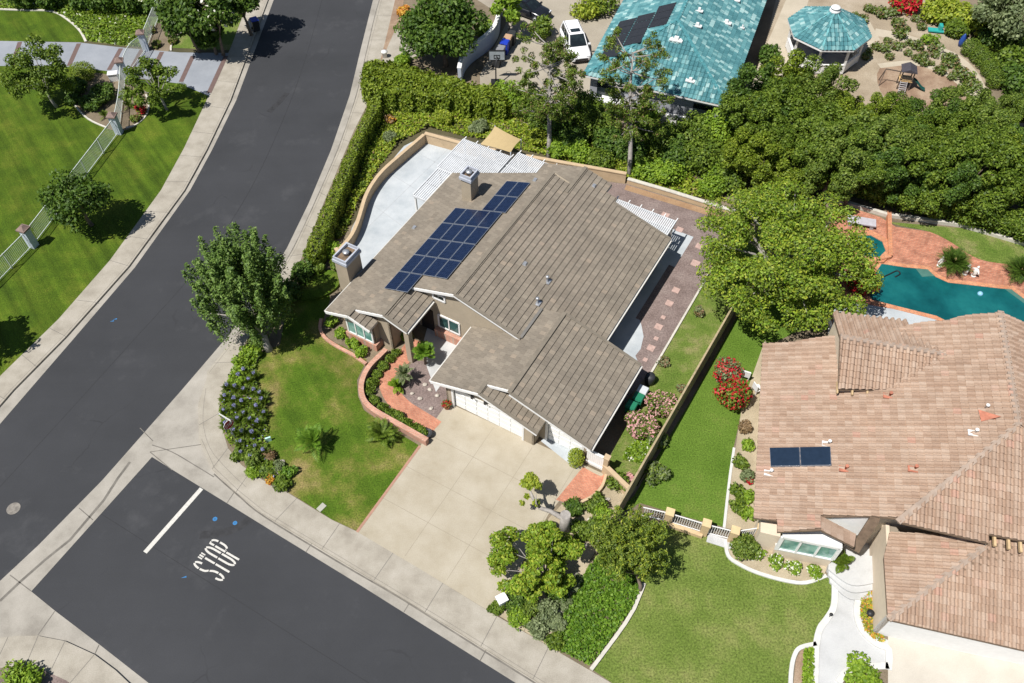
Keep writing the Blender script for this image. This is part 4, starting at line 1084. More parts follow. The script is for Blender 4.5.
# gable wall over the entry, in the white of the garage front
w.face([b0 + RN*.25 - Vector((0, 0, 2.6)), on(PW, (880, 518))[0] + RN*.25 - Vector((0, 0, 2.6)), on(PW, (880, 518))[0] + RN*.25 - Vector((0, 0, .15)), b0 + RN*.25 - Vector((0, 0, .1))])
w.build('garage_wall', M['white_wall'], nb)
t = MB(); t.bar(on(PW, (876, 517))[0] - Vector((0, 0, .15)), G3(855, 549, 2.3), .5, .3); t.build('entry_beam', M['timber'], nb)
t = MB()
for k in range(5):
    t = MB(); p = on(PDS, (838+15*k, 388+1.6*k))[0]; t.bar(p - RN*.25 - Vector((0, 0, .2)), p + RN*.5 - Vector((0, 0, .1)), .1, .16); t.build('rafter_tail', M['tan_timber'], nb)
t = MB()
for u, v in ((996, 540), (1010, 543), (1022, 546)):
    t = MB(); p = on(PS, (u, v))[0]; t.bar(p - RN*.25 - Vector((0, 0, .22)), p + RN*.6 - Vector((0, 0, .1)), .12, .18); t.build('rafter_tail', M['tan_timber'], nb)
# bay window
bw = MB(); a = Vector((*G(772, 556), 0)); b = a + RE*(Vector((*G(827, 564), 0))-a).dot(RE); n_ = -RN
bw.prism([tuple(x.xy) for x in (a, b, b + RN*1.6, a + RN*1.6)], 0, .95); bw.prism([tuple(x.xy) for x in (a-RE*1.1+RN*.35, a+RN*.3, a + RN*1.6, a-RE*1.1+RN*1.6)], 0, 1.9)
bw.build('wall', M['cream'], nb)
f = MB(); zz = Vector((0, 0, 1))
L_ = (b-a).length
f.prism([tuple(x.xy) for x in (a-RE*.06-RN*.05, b+RE*.06-RN*.05, b + RE*.06+RN*1.6, a-RE*.06 + RN*1.6)], .95, 1.06)
for k in range(4):
    q = a + (b-a)*(k/3); f.bar(q+zz*.95, q+zz*2.5, .2 if k in (0, 3) else .1, .12, RN)
f.bar(a+zz*2.5, b+zz*2.5, .12, .22); f.prism([tuple(x.xy) for x in (a-RE*.06-RN*.05, b+RE*.06-RN*.05, b + RE*.06+RN*1.6, a-RE*.06 + RN*1.6)], 2.6, 2.66)
fo = f.build('window', M['trim'], nb)
g = MB(); g.face([a+zz*1+RN*.03, b+zz*1+RN*.03, b+zz*2.45+RN*.03, a+zz*2.45+RN*.03]); g.build('pane', M['glass_curtain'], fo)
# roof fittings
hs = MB(); c_ = on(PW, (770, 451), (831, 450), (832, 468), (771, 469)); n_ = PW[1]
def slab(mb, q, lift, th, uvs=None):
    lo = [p + n_*lift for p in q]; hi = [p + n_*(lift+th) for p in q]
    mb.face(hi, uvs, flip=area2([(p.x, p.y) for p in hi]) < 0)
    for i in range(len(q)): j = (i+1) % len(q); mb.face([lo[i], lo[j], hi[j], hi[i]])
for k in range(2):
    q = [c_[0].lerp(c_[1], k*.5+.01), c_[0].lerp(c_[1], k*.5+.49), c_[3].lerp(c_[2], k*.5+.49), c_[3].lerp(c_[2], k*.5+.01)]
    hs = MB(); slab(hs, q, .30, .05); hs.cur = 1
    q2 = [q[0].lerp(q[2], -.012), q[1].lerp(q[3], -.012), q[2].lerp(q[0], -.012), q[3].lerp(q[1], -.012)]
    slab(hs, q2, .2, .13)
    hs.build('solar_collector', [M['glass_dark'] if False else plain('collector glass', (.016, .028, .05), .12), M['solar_frame']], nb)
M['redclay'] = plain('red clay flashing', (.42, .16, .10), .8, var=.25)
for u, v, kind in ((826, 445, 'w'), (768, 474, 'w'), (843, 470, 'r'), (912, 470, 'r'), (986, 420, 'flash'), (972, 434, 'w'), (985, 409, 'p'), (887, 397, 'r')):
    p = on(PW, (u, v))[0]; m_ = MB()
    if kind == 'flash': m_.face([x + n_*.24 for x in on(PW, (978, 412), (1001, 419), (981, 424))]); m_.face([x + n_*.02 for x in on(PW, (978, 412), (981, 424), (1001, 419))])
    elif kind == 'p': m_.lathe([(.07, 0), (.07, .35), (.1, .36), (.1, .42)], p, 8)
    else: m_.box(p+Vector((0, 0, .1)), (.5, .35, .08), R(-12)); m_.lathe([(.07, 0), (.07, .3), (.1, .3), (.1, .38)], p+Vector((.1, 0, .1)), 8)
    m_.build('roof_vent', M['trim'] if kind in 'wp' else M['redclay'], nb)
# ================================================================== teal roofed house at the back
M['teal'] = tile_mat('teal roof tile', [(0, (.052, .165, .185)), (.45, (.075, .21, .23)), (.7, (.105, .26, .275)), (.88, (.19, .345, .35)), (1, (.30, .44, .435))], .32, .42, patch=.15, edge=.25)
th = thing('teal_house', 'white house with turquoise tiled hip roof beyond the hedge', 'house', G3(660, 40, 0))
tSW = G3(583, 75, 3.0); tSE = G3(728, 107, 3.0)
TE = (tSE - tSW); TW = TE.length; TE.normalize(); TN = Vector((-TE.y, TE.x, 0))
tl = 22.0; pit = .47; hr = TW/2*pit
r0 = tSW + TE*(TW/2) + TN*(TW/2) + Vector((0, 0, hr)); r1 = r0 + TN*(tl-TW/2)
tNW, tNE = tSW + TN*tl, tSE + TN*tl
rf = MB(); dk = MB(); cp = MB(); TT = dict(course=.42, th=.04, colw=.36, amp=.11, nseg=6)
facet(rf, [tSW, tSE, r0], deck=dk, **TT); facet(rf, [tSW, r0, r1, tNW], deck=dk, **TT); facet(rf, [tSE, tNE, r1, r0], deck=dk, **TT)
rf.build('roof', M['teal'], th); dk.build('roof_deck', M['trim'], th)
M['tealcap'] = plain('teal hip tile', (.06, .22, .24), .7, var=.25)
for a_, b_ in ((tSW, r0), (tSE, r0), (r0, r1)): cp = MB(); ridge_caps(cp, a_, b_, .28, .12); cp.build('ridge_caps', M['tealcap'], th)
w = MB(); i_ = .55
ring = [tSW + TE*i_ + TN*i_, tSE - TE*i_ + TN*i_, tSE - TE*i_ + TN*(tl-i_), tSW + TE*i_ + TN*(tl-i_)]
w.prism([tuple(p.xy) for p in ring], 0, 2.85); w.build('wall', plain('grey stucco', (.30, .31, .34), .9), th)
w = MB(); w.strip([tuple((tSW + TE*1 + TN*.1).xy), tuple((tSE - TE*3 + TN*.1).xy)], .3, 0, 1.0); w.build('base_wall', M['white_wall'], th)
for k, (e0, e1) in enumerate(((1.2, 3.6), (9.6, 11.2))):
    d = MB(); a = tSW + TE*e0 + TN*(i_-.04); b = tSW + TE*e1 + TN*(i_-.04); d.strip([tuple(a.xy), tuple(b.xy)], .06, .4, 2.3); d.build('window', M['glass_dark'], th)
nW = (Vector((0, 0, 1)) - TE*pit).normalized(); up_ = (TE + Vector((0, 0, pit)))
def tW(e, n): return tSW + TE*e + TN*n + Vector((0, 0, pit*e))
black_panel = plain('black solar panel', (.020, .019, .022), .25, var=.2)
for (e0, n0, rows) in ((.9, 1.9, 5), (2.45, 3.4, 4), (4.0, 5.6, 3)):
    for r_ in range(rows):
        b = MB(); q = [tW(e0, n0+1.25*r_), tW(e0+1.48, n0+1.25*r_), tW(e0+1.48, n0+1.25*r_+1.2), tW(e0, n0+1.25*r_+1.2)]
        lo = [p + nW*.1 for p in q]; hi = [p + nW*.15 for p in q]; b.face(hi, flip=area2([(p.x, p.y) for p in hi]) < 0)
        for i in range(4): j = (i+1) % 4; b.face([lo[i], lo[j], hi[j], hi[i]])
        b.build('solar_panel', black_panel, th)
PFt = (tSW, (Vector((0, 0, 1)) - TN*pit).normalized()); PEt = (tSE, (Vector((0, 0, 1)) + TE*pit).normalized())
for u, v, pl, sz in ((676, 41, PFt, 1.0), (690, 82, PFt, .7), (697, 27, PEt, .7), (726, 24, PEt, .8), (699, 12, PEt, .6), (742, 29, PEt, .35), (735, 1, PEt, .8)):
    p = ray_plane(u, v, *pl); m_ = MB(); m_.box(p+Vector((0, 0, .12)), (sz*1.1, sz*.5, .1), math.atan2(TE.y, TE.x)); m_.box(p+Vector((0, 0, .25)), (sz*.5, sz*.4, .3), math.atan2(TE.y, TE.x), taper=.7); m_.build('roof_vent', M['trim'], th)
aw = MB(); aw.prism(px((716, 129), (728, 132), (726, 119), (714, 117)), .0, 2.0); aw.build('side_awning', plain('teal awning', (.06, .3, .33), .7), th)
bx = MB(); bx.prism(px((600, 112), (640, 122), (640, 108), (602, 100)), 0, 1.1); tag(bx.build('covered_furniture', plain('white covers', (.75, .75, .75), .8)), 'white covered furniture against the wall of the teal roofed house', 'furniture')
# ================================================================== gazebo
gz_ = thing('gazebo', 'octagonal gazebo with faceted turquoise roof and white cupola', 'gazebo', G3(829, 30, 0))
ctr = Vector((*G(829, 29, 2.7), 0)); RG = 3.75; zt = 4.6
gz_.location = ctr
rf = MB(); dk = MB(); cp = MB(); ap_ = ctr + Vector((0, 0, zt))
vs = [ctr + Vector((RG*math.cos(a), RG*math.sin(a), 2.75)) for a in [R(22+45*k) for k in range(8)]]
for k in range(8):
    facet(rf, [vs[k], vs[(k+1) % 8], ap_], deck=dk, **TT); cp.bar(vs[k]+Vector((0, 0, .05)), ap_+Vector((0, 0, .05)), .16, .09)
rf.build('roof', M['teal'], gz_); dk.build('roof_deck', M['trim'], gz_); cp.build('ridge_caps', plain('pale teal ridge', (.12, .33, .34), .7, var=.3), gz_)
c = MB(); c.lathe([(.5, -.2), (.48, .05), (.36, .07), (.36, .18), (.46, .2), (.4, .28), (.18, .4), (.03, .45)], ap_, 16); c.build('cupola', M['trim'], gz_)
for k in range(8):
    b = MB(); p = ctr.lerp(vs[k], .86); b.prism([(p.x-.09, p.y-.09), (p.x+.09, p.y-.09), (p.x+.09, p.y+.09), (p.x-.09, p.y+.09)], .1, 2.75); b.build('post', M['trim'], gz_)
b = MB(); ring = [tuple(ctr.lerp(v, .86).xy) for v in vs]; b.strip(ring, .12, .12, .95, closed=True); b.build('low_wall', M['white_wall'], gz_)
b = MB(); b.strip(ring, .22, .95, 1.02, closed=True); b.build('railing', M['trim'], gz_)
b = MB(); b.prism(ring, 0, .12); b.build('floor', plain('grey gazebo floor', (.25, .26, .28), .8), gz_)
b = MB(); b.lathe([(.1, 0), (.1, .7), (.75, .72), (.75, .78)], ctr+Vector((0, 0, .12)), 16); tag(b.build('round_table', M['dark']), 'dark round table inside the turquoise gazebo', 'table')
# ================================================================== vegetation
L_ = lambda *c: list(c)
M['lf_dark'] = leaf_mat('dark evergreen leaves', L_((.034, .072, .010), (.068, .135, .016), (.13, .205, .032)))
M['lf_mid'] = leaf_mat('mid green leaves', L_((.050, .092, .009), (.108, .175, .016), (.205, .28, .038)))
M['lf_bright'] = leaf_mat('bright leaves', L_((.095, .175, .012), (.175, .29, .020), (.30, .42, .048)))
M['lf_yellow'] = leaf_mat('yellow green leaves', L_((.14, .20, .014), (.24, .31, .024), (.40, .44, .06)))
M['lf_olive'] = leaf_mat('olive leaves', L_((.062, .11, .014), (.125, .19, .026), (.225, .29, .055)))
M['lf_grey'] = leaf_mat('grey green leaves', L_((.10, .135, .06), (.17, .215, .10), (.28, .33, .18)))
M['lf_feather'] = leaf_mat('feathery leaves', L_((.05, .10, .018), (.11, .195, .035), (.22, .32, .085)))
M['lf_hedge'] = leaf_mat('clipped hedge leaves', L_((.085, .135, .010), (.155, .222, .016), (.27, .33, .04)))
M['lf_ivy'] = leaf_mat('ivy leaves', L_((.06, .14, .012), (.115, .225, .018), (.20, .33, .038)))
M['fl_red'] = leaf_mat('red flowers', L_((.35, .008, .018), (.55, .02, .035)), .2)
M['fl_pink'] = leaf_mat('pink flowers', L_((.5, .24, .26), (.68, .42, .42)), .2)
M['fl_purple'] = leaf_mat('lilac flowers', L_((.22, .22, .5), (.36, .36, .66)), .2)
M['fl_white'] = leaf_mat('white flowers', L_((.6, .6, .52), (.8, .8, .74)), .2)
M['fl_orange'] = leaf_mat('orange leaves', L_((.45, .14, .02), (.6, .4, .06)), .2)
M['fl_brown'] = leaf_mat('brown leaf tips', L_((.16, .10, .05), (.26, .18, .10)), .2)
M['bark'] = plain('grey brown bark', (.17, .13, .10), .95, var=.3, scale=6, bumpd=.01)
M['bark_grey'] = plain('pale grey bark', (.30, .275, .25), .95, var=.25, scale=6, bumpd=.01)
def limbs(parent, base, targets, r0, mat, fork=.45, rng=None, name='trunk'):
    """tapered trunk that forks, with limbs curving out to each target"""
    rng = rng or np.random.default_rng(3)
    base = Vector(base); cen = sum((Vector(t) for t in targets), Vector())/len(targets)
    top = base.lerp(Vector((cen.x, cen.y, cen.z)), fork)
    m = MB()
    pts = [base + Vector((0, 0, -.1)), base.lerp(top, .35) + Vector((rng.normal()*.06, rng.normal()*.06, 0)), base.lerp(top, .7) + Vector((rng.normal()*.08, rng.normal()*.08, 0)), top]
    m.tube(pts, [r0*1.25, r0, r0*.85, r0*.7], 9)
    for t in targets:
        t = Vector(t); mid = top.lerp(t, .5) + Vector((rng.normal()*.12, rng.normal()*.12, .12*(t-top).length))
        m.tube([top - Vector((0, 0, .1)), top.lerp(mid, .6), mid, t], [r0*.5, r0*.38, r0*.26, r0*.08], 6)
    return m.build(name, mat, parent)
def tree(name, label, base, cc, rad, nclump, nleaf, size, mat, r0, bark, group=None, seed=1, cr=(.28, .42), shell=(.5, .85), up=.25, rnd=.75, inner=.2, aspect=.55, cat='tree', zmin=-.7, nlimb=9, mi=None, fork=.45, plume=1.0):
    rng = np.random.default_rng(seed)
    t = thing(name, label, cat, (base[0], base[1], 0), group)
    cl = crown_clumps(cc, rad[0], rad[1], rad[2], nclump, rng, cr, shell, zmin)
    if plume != 1.0: cl = [(x, y, z, p, q, r*plume) for x, y, z, p, q, r in cl]
    limbs(t, (base[0], base[1], 0), [cl[i][:3] for i in range(min(nlimb, nclump))], r0, bark, fork, rng)
    foliage('crown', cl, nleaf, size, mat, t, seed, inner, up, rnd, aspect, off=(base[0], base[1], 0), mi=mi)
    return t
def bush(label, u, v, r, h, n, mat, size=.2, name='shrub', cat='shrub', seed=None, group=None, ncl=7, mi=None, base_z=0, ry=None, smoothball=False):
    """rounded plant whose middle shows at pixel (u, v)"""
    c = G(u, v, h*.5); sd = seed if seed is not None else int(u*7+v*13)
    rng = np.random.default_rng(sd)
    if smoothball: cl = [(c[0], c[1], h*.5, r, r, h*.55)]
    else:
        cl = [(c[0], c[1], h*.45, r*.7, r*.7, h*.5)]
        for k in range(ncl):
            a = rng.uniform(0, 6.28); q = rng.uniform(.3, .65)*r
            cl.append((c[0]+math.cos(a)*q, c[1]+math.sin(a)*q, h*rng.uniform(.35, .75), r*rng.uniform(.3, .5), r*rng.uniform(.3, .5), h*rng.uniform(.25, .4)))
    o = foliage(name, cl, n, size, mat, None, sd, .15 if not smoothball else .05, .35, .7 if not smoothball else .45, .6, off=(c[0], c[1], -.05), mi=mi)
    o.location = (c[0], c[1], -.05)
    return tag(o, label, cat, group)
def hedge(name, label, top, h, n, size, mat, cat='hedge', seed=5, lump=.15, group=None):
    """clipped hedge: footprint polygon (world), leaves on top and sides"""
    rng = np.random.default_rng(seed); P = []; N = []
    xs = [p[0] for p in top]; ys = [p[1] for p in top]
    A = abs(area2(top))/2; per = sum(math.dist(top[i-1], top[i]) for i in range(len(top)))
    nt_ = int(n*A/(A+per*h))
    while len(P) < nt_:
        x, y = rng.uniform(min(xs), max(xs)), rng.uniform(min(ys), max(ys))
        if inpoly(x, y, top):
            z = h + lump*(math.sin(x*1.7+seed)+math.sin(y*2.1+x*.6)) + rng.normal()*lump*.45
            P.append((x, y, z)); N.append(np.array((0, 0, 1.)) + rng.normal(size=3)*.55)
    ccw = area2(top) > 0
    for i in range(len(top)):
        a, b = top[i-1], top[i]; L = math.dist(a, b); m = int(n*L*h/(A+per*h))
        nx, ny = ((b[1]-a[1])/max(L, 1e-6), -(b[0]-a[0])/max(L, 1e-6))
        if not ccw: nx, ny = -nx, -ny
        for _ in range(m):
            t = rng.random(); z = rng.uniform(0.02, h); o = rng.normal()*lump*.6 + lump*.8*math.sin(t*L*2.2+z)
            P.append((a[0]+(b[0]-a[0])*t+nx*o, a[1]+(b[1]-a[1])*t+ny*o, z)); N.append(np.array((nx, ny, .35)) + rng.normal(size=3)*.55)
    c = (sum(xs)/len(xs), sum(ys)/len(ys), 0)
    t = thing(name, label, cat, c, group)
    leaf_object('foliage', np.array(P), np.array(N), size, mat, t, .6, rng, None, c)
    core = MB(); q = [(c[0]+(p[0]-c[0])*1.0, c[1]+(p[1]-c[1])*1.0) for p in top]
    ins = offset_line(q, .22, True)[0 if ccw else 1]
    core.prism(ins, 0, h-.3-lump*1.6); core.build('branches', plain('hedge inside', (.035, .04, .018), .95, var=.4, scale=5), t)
    return t
def cover(name, label, poly, n, size, mat, zr_=(.05, .3), cat='ground cover', seed=9, mi=None, lump=0):
    rng = np.random.default_rng(seed); P = []
    xs = [p[0] for p in poly]; ys = [p[1] for p in poly]
    while len(P) < n:
        x, y = rng.uniform(min(xs), max(xs)), rng.uniform(min(ys), max(ys))
        if inpoly(x, y, poly):
            e = lump*max(0, math.sin(x*1.3+seed)*math.sin(y*1.1+.5*x))
            P.append((x, y, rng.uniform(*zr_)*(1+e*2)+e))
    P = np.array(P); N = rng.normal(size=P.shape)*.6 + np.array([0, 0, 1])
    m_ = None if mi is None else rng.choice(len(mi), len(P), p=mi)
    o = leaf_object(name, P, N, size, mat, None, .65, rng, m_)
    return tag(o, label, cat, kind='stuff')
def fronds(mb, c, n, L, rise, droop, wid, rng, leaf=.26, tilt=(.1, 1.0), nseg=9):
    """arching palm fronds with leaflets"""
    for k in range(n):
        a = 2*math.pi*k/n + rng.normal()*.15; e = rng.uniform(*tilt)*math.pi/2; l = L*rng.uniform(.8, 1.1)
        d = Vector((math.cos(a)*math.cos(e), math.sin(a)*math.cos(e), math.sin(e))); side = Vector((-math.sin(a), math.cos(a), 0))
        pts = [Vector(c) + d*l*t + Vector((0, 0, rise*t - droop*l*t*t)) for t in [i/nseg for i in range(nseg+1)]]
        mb.tube(pts, [.018*(1-.8*i/nseg) for i in range(nseg+1)], 4, False)
        for i in range(1, nseg+1):
            p = pts[i]; f = (pts[i]-pts[i-1]).normalized(); q = leaf*math.sin(math.pi*(.15+.8*i/nseg))*1.1
            for s in (-1, 1):
                for sub in (0, .5):
                    b = pts[i-1].lerp(p, sub+.25); tip = b + side*s*q + f*q*.7 - Vector((0, 0, .18*q)); mid = b.lerp(tip, .5)
                    w_ = f*wid*.5
                    mb.face([b, mid + w_, tip, mid - w_])
def palm(label, u, v, h, L, n, mat, trunk=True, name='palm', cat='palm', seed=2, leaf=.26, wid=.07, tilt=(.05, .95), droop=.35, group=None, th_=None, tr=.09):
    c = th_ or G(u, v, h); rng = np.random.default_rng(seed)
    t = thing(name, label, cat, (c[0], c[1], 0), group)
    m = MB(); fronds(m, (c[0], c[1], h), n, L, .1, droop, wid, rng, leaf, tilt); m.build('fronds', mat, t)
    m = MB(); m.tube([(c[0], c[1], -.05), (c[0]+.03, c[1], h*.5), (c[0], c[1], h)], [tr*1.2, tr, tr*1.1], 8); m.build('trunk', M['bark'], t)
    return t
def shoot_tree(name, label, base, cc, rad, nshoot, nleaf, size, mat, r0, bark, L, sig, upw=.8, seed=1, aspect=.4, nlimb=14, zmin=-.45, rin=.55):
    """crown of many leafy shoots, each rising to its own tip"""
    rng = np.random.default_rng(seed); t = thing(name, label, 'tree', (base[0], base[1], 0)); P = []; N = []; ends = []
    c = np.array(cc); r = np.array(rad)
    per = nleaf//nshoot
    while len(ends) < nshoot:
        d = rng.normal(size=3); d /= np.linalg.norm(d)
        if d[2] < zmin: continue
        tip = c + d*r*rng.uniform(rin, 1.08); ax = d*(1-upw) + np.array([0, 0, upw]); ax /= np.linalg.norm(ax); l = L*rng.uniform(.7, 1.25)
        tt = rng.random(per)**.8; q = tip[None] - ax[None]*(l*(1-tt))[:, None] + rng.normal(size=(per, 3))*(sig*(1.15-.85*tt))[:, None]
        P.append(q); N.append((q - (tip - ax*l*.6))*.8 + rng.normal(size=(per, 3))*.5 + np.array([-.2, -.15, .45])); ends.append(tuple(tip - ax*l*.7))
    limbs(t, (base[0], base[1], 0), ends[:nlimb], r0, bark, .4, rng)
    P = np.concatenate(P); N = np.concatenate(N)
    leaf_object('crown', P, N, size, mat, t, aspect, rng, None if not isinstance(mat, list) else rng.integers(0, len(mat), len(P)), (base[0], base[1], 0))
    return t
# ---- big street tree in front of the house
shoot_tree('street_tree', 'tall dense feathery green tree at the corner of the front lawn, overhanging the road', G(269, 350), (*G(239, 283, 4.9), 4.9), (3.25, 3.0, 4.4), 210, 33000, .22, M['lf_feather'], .24, M['bark_grey'], 2.4, .23, .78, 11, .4, 16)
# ---- estate side
tree('lawn_tree', 'round leafy tree on the estate lawn beside the paved drive, top left', G(57, 107), (*G(38, 72, 3.6), 3.6), (2.7, 2.6, 2.4), 40, 7500, .24, M['lf_mid'], .13, M['bark_grey'], seed=12, cr=(.16, .27), shell=(.5, 1.0))
tree('lawn_tree', 'small open tree between the estate gate and the street pavement', G(167, 110), (*G(150, 82, 3.0), 3.0), (2.4, 2.3, 1.9), 26, 3600, .26, M['lf_mid'], .11, M['bark_grey'], seed=13, cr=(.15, .26), shell=(.5, 1.05))
tree('lawn_tree', 'dark bushy tree beside the metal fence, casting its shadow on the estate lawn', G(92, 225), (*G(79, 200, 3.0), 3.0), (2.5, 2.4, 2.2), 34, 6500, .27, M['lf_dark'], .14, M['bark'], seed=14, cr=(.24, .38), shell=(.45, .9))
sc_ = G(22, 333); tree('lawn_tree', 'tree just outside the left edge whose shadow falls on the estate lawn and pavement', (sc_[0]-4.6, sc_[1]-3.4), (sc_[0]-3.9, sc_[1]-2.8, 4.6), (2.6, 2.6, 2.2), 26, 5000, .36, M['lf_dark'], .16, M['bark'], seed=15)
for i, (u, v, h, r, lab) in enumerate(((183, 12, 4.2, 2.4, 'leafy tree at the top edge, left of the pavement by the estate planting bed'), (206, 12, 4.5, 2.6, 'dense dark tree shading the pavement beside the blue lidded bin'), (207, 36, 2.0, 1.3, 'lower leafy tree at the front of the estate planting bed, beside the drive'), (236, -8, 4.5, 2.5, 'leafy tree at the top edge nearest the street'))):
    c = G(u, v, h); tree('roadside_tree', lab, (c[0]+.3, c[1]+.2), (*c, h), (r, r, r*.8), 24, 4600, .36, [M['lf_dark'], M['fl_white']] if i == 1 else M['lf_dark'], .14, M['bark'], seed=20+i, mi=[.97, .03] if i == 1 else None)
for i, (u, v, r, h) in enumerate(((20, -1, 1.4, 1.8), (48, 0, 1.5, 1.6), (82, 1, 1.3, 1.5), (102, -1, 1.8, 2.4), (128, 2, 1.6, 2.2), (150, 6, 1.2, 1.4))):
    bush('dark shrub in the row along the top left edge beyond the estate bank', u, v, r, h, 900, M['lf_dark'], .34, group='shrubs along the top left edge')
bush('clipped round topiary dome on the bed behind the estate gate', 81, 72, 1.15, 1.3, 3500, M['lf_hedge'], .12, 'topiary', 'topiary', smoothball=True)
for (u, v, r, h, lab) in ((76, 87, 1.2, 1.2, 'dark rounded shrub at the left of the gate bed'), (103, 92, 1.5, 1.3, 'wide dark shrub in the middle of the gate bed'), (90, 103, 1.1, 1.0, 'dark low shrub at the lower edge of the gate bed'), (72, 99, .8, .8, 'small dark shrub at the kerb of the gate bed')):
    bush(lab, u, v, r, h, 1600, M['lf_dark'], .24)
bush('red flowering plant outside the estate gate', 141, 110, .55, .6, 400, [M['lf_mid'], M['fl_red']], .2, mi=[.25, .75], cat='plant', name='flowering_plant')
for (u, v, lab) in ((128, 92, 'spiky grass tuft beside the gate post'), (129, 106, 'spiky tuft at the foot of the estate fence'), (105, 116, 'pale spiky tuft at the lower end of the gate bed')):
    palm(lab, u, v, .15, .7, 22, M['lf_olive'], name='grass_tuft', cat='plant', leaf=.12, wid=.04, tr=.05)
for (u, v, lab) in ((135, 118, 'low green plant near the corner of the gate bed'), (156, 44, 'brownish shrub behind the upper gate pillar'), (172, 40, 'low dry shrub on the bed above the estate drive'), (150, 30, 'small plant beside the upper metal fence')):
    bush(lab, u, v, .6, .5, 350, [M['lf_olive'], M['fl_brown']], .22, mi=[.7, .3])
cover('bank_ground_cover', 'mixed green and yellowish ground cover on the bank above the estate drive', px((0, 9), (-20, 9), (0, -4), (140, -4), (150, 20), (146, 48), (126, 46), (88, 41), (80, 30), (66, 18), (50, 10)), 5200, .28, [M['lf_bright'], M['lf_olive'], M['fl_white']], (.02, .22), seed=31, mi=[.55, .43, .02])
# ---- street hedge, back hedge, slope
hedge('street_hedge', 'long narrow clipped hedge along the pavement beside the street', smooth_line(px((372, 100), (366, 112), (352, 140), (336, 178), (322, 210), (309, 240), (308, 254), (318, 254), (327, 234), (338, 204), (352, 168), (367, 130), (381, 104), h=1.6), 2, True), 1.7, 12000, .17, M['lf_hedge'], seed=41, lump=.06)
hedge('back_hedge', 'broad dense hedge at the upper end of the street hedge, below the round tree', smooth_line(px((366, 64), (378, 60), (398, 64), (425, 70), (455, 78), (484, 86), (506, 93), (506, 101), (470, 98), (430, 94), (395, 92), (372, 90), (364, 80), h=2.0), 2, True), 2.0, 17000, .27, [M['lf_hedge'], M['lf_mid']], seed=42, lump=.2)
for i, (u, v, r, h, m) in enumerate(((510, 96, 2.0, 2.6, 'lf_bright'), (532, 104, 1.9, 2.6, 'lf_mid'), (556, 122, 1.8, 2.4, 'lf_dark'), (580, 112, 2.0, 2.8, 'lf_mid'), (598, 124, 1.9, 2.4, 'lf_mid'), (612, 142, 1.6, 2.0, 'lf_dark'), (640, 118, 1.7, 2.3, 'lf_bright'), (660, 138, 2.2, 2.6, 'lf_mid'), (688, 136, 2.1, 2.8, 'lf_mid'), (706, 156, 2.0, 2.6, 'lf_mid'), (716, 132, 2.1, 2.8, 'lf_bright'), (742, 160, 2.0, 2.8, 'lf_mid'), (632, 150, 1.6, 2.0, 'lf_dark'), (575, 140, 1.4, 1.6, 'lf_dark'), (540, 122, 1.3, 1.6, 'lf_mid'), (678, 158, 1.8, 2.2, 'lf_dark'), (728, 176, 1.9, 2.2, 'lf_mid'))):
    bush('leafy shrub in the dense hedge row between the tan house and the teal roofed house', u, v, r, h, 3200, M[m], .24, group='hedge row shrubs below the teal roofed house')
for i, (u, v, r, h, m, lab) in enumerate(((558, 148, 1.2, 1.4, 'lf_bright', 'bright round shrub on the slope behind the shade sail'), (578, 152, 1.3, 1.5, 'lf_bright', 'bright shrub on the slope above the rear roof peak'), (602, 160, 1.4, 1.5, 'lf_mid', 'shrub on the slope above the gravel yard wall, left end'), (648, 170, 1.4, 1.5, 'lf_bright', 'bright shrub on the slope above the middle of the gravel yard wall'), (672, 172, 1.5, 1.7, 'lf_bright', 'large bright shrub on the slope above the gravel yard wall'), (712, 184, 1.5, 1.7, 'lf_bright', 'bright shrub on the slope nearest the big neighbour tree'), (540, 138, 1.0, 1.1, 'lf_yellow', 'yellowish shrub beside the shade sail'), (445, 118, .9, .9, 'lf_yellow', 'yellowish shrub above the patio wall'), (478, 126, .9, .8, 'lf_grey', 'grey green shrub above the patio wall next to the shade sail'), (390, 136, .7, .7, 'lf_grey', 'pale dry shrub on the slope left of the patio wall'))):
    bush(lab, u, v, r, h, 2200, M[m], .21)
bush('small red brown plant on the slope beside the street hedge', 390, 119, .5, .7, 350, [M['fl_brown'], M['fl_orange']], .22, mi=[.6, .4], cat='plant', name='plant')
cover('slope_ground_cover', 'yellow green ground cover on the slope between hedge and patio wall', px((392, 100), (500, 114), (560, 126), (640, 150), (735, 205), (640, 186), (560, 160), (500, 145), (428, 128), (400, 142), (378, 168), (358, 205), (345, 235), (336, 240), (350, 200), (372, 140)), 16000, .22, [M['lf_yellow'], M['lf_bright'], M['fl_brown']], (.02, .22), seed=33, mi=[.74, .23, .03], lump=.25)
for i, (u, v) in enumerate(((345, 222), (352, 200), (361, 184), (367, 168), (338, 234), (371, 158))):
    bush('small loose plant in the dry strip left of the curved patio wall', u, v, .45, .45, 240, M['lf_mid'], .18, 'plant', 'plant', group='small plants left of the patio wall')
for (u, v, r, h, m, lab) in ((314, 255, 1.0, 1.2, 'lf_mid', 'shrub at the lower end of the street hedge'), (301, 272, 1.1, 1.2, 'lf_dark', 'dark shrub between the street tree and the lawn mound'), (288, 292, 1.1, 1.2, 'lf_dark', 'dark shrub in the shade right of the street tree'), (328, 248, .9, 1.0, 'lf_bright', 'bright shrub left of the front chimney'), (338, 262, .8, .9, 'lf_mid', 'shrub at the foot of the front chimney'), (318, 268, .7, .8, 'lf_mid', 'small shrub above the lawn mound')):
    bush(lab, u, v, r, h, 1200, M[m], .24)
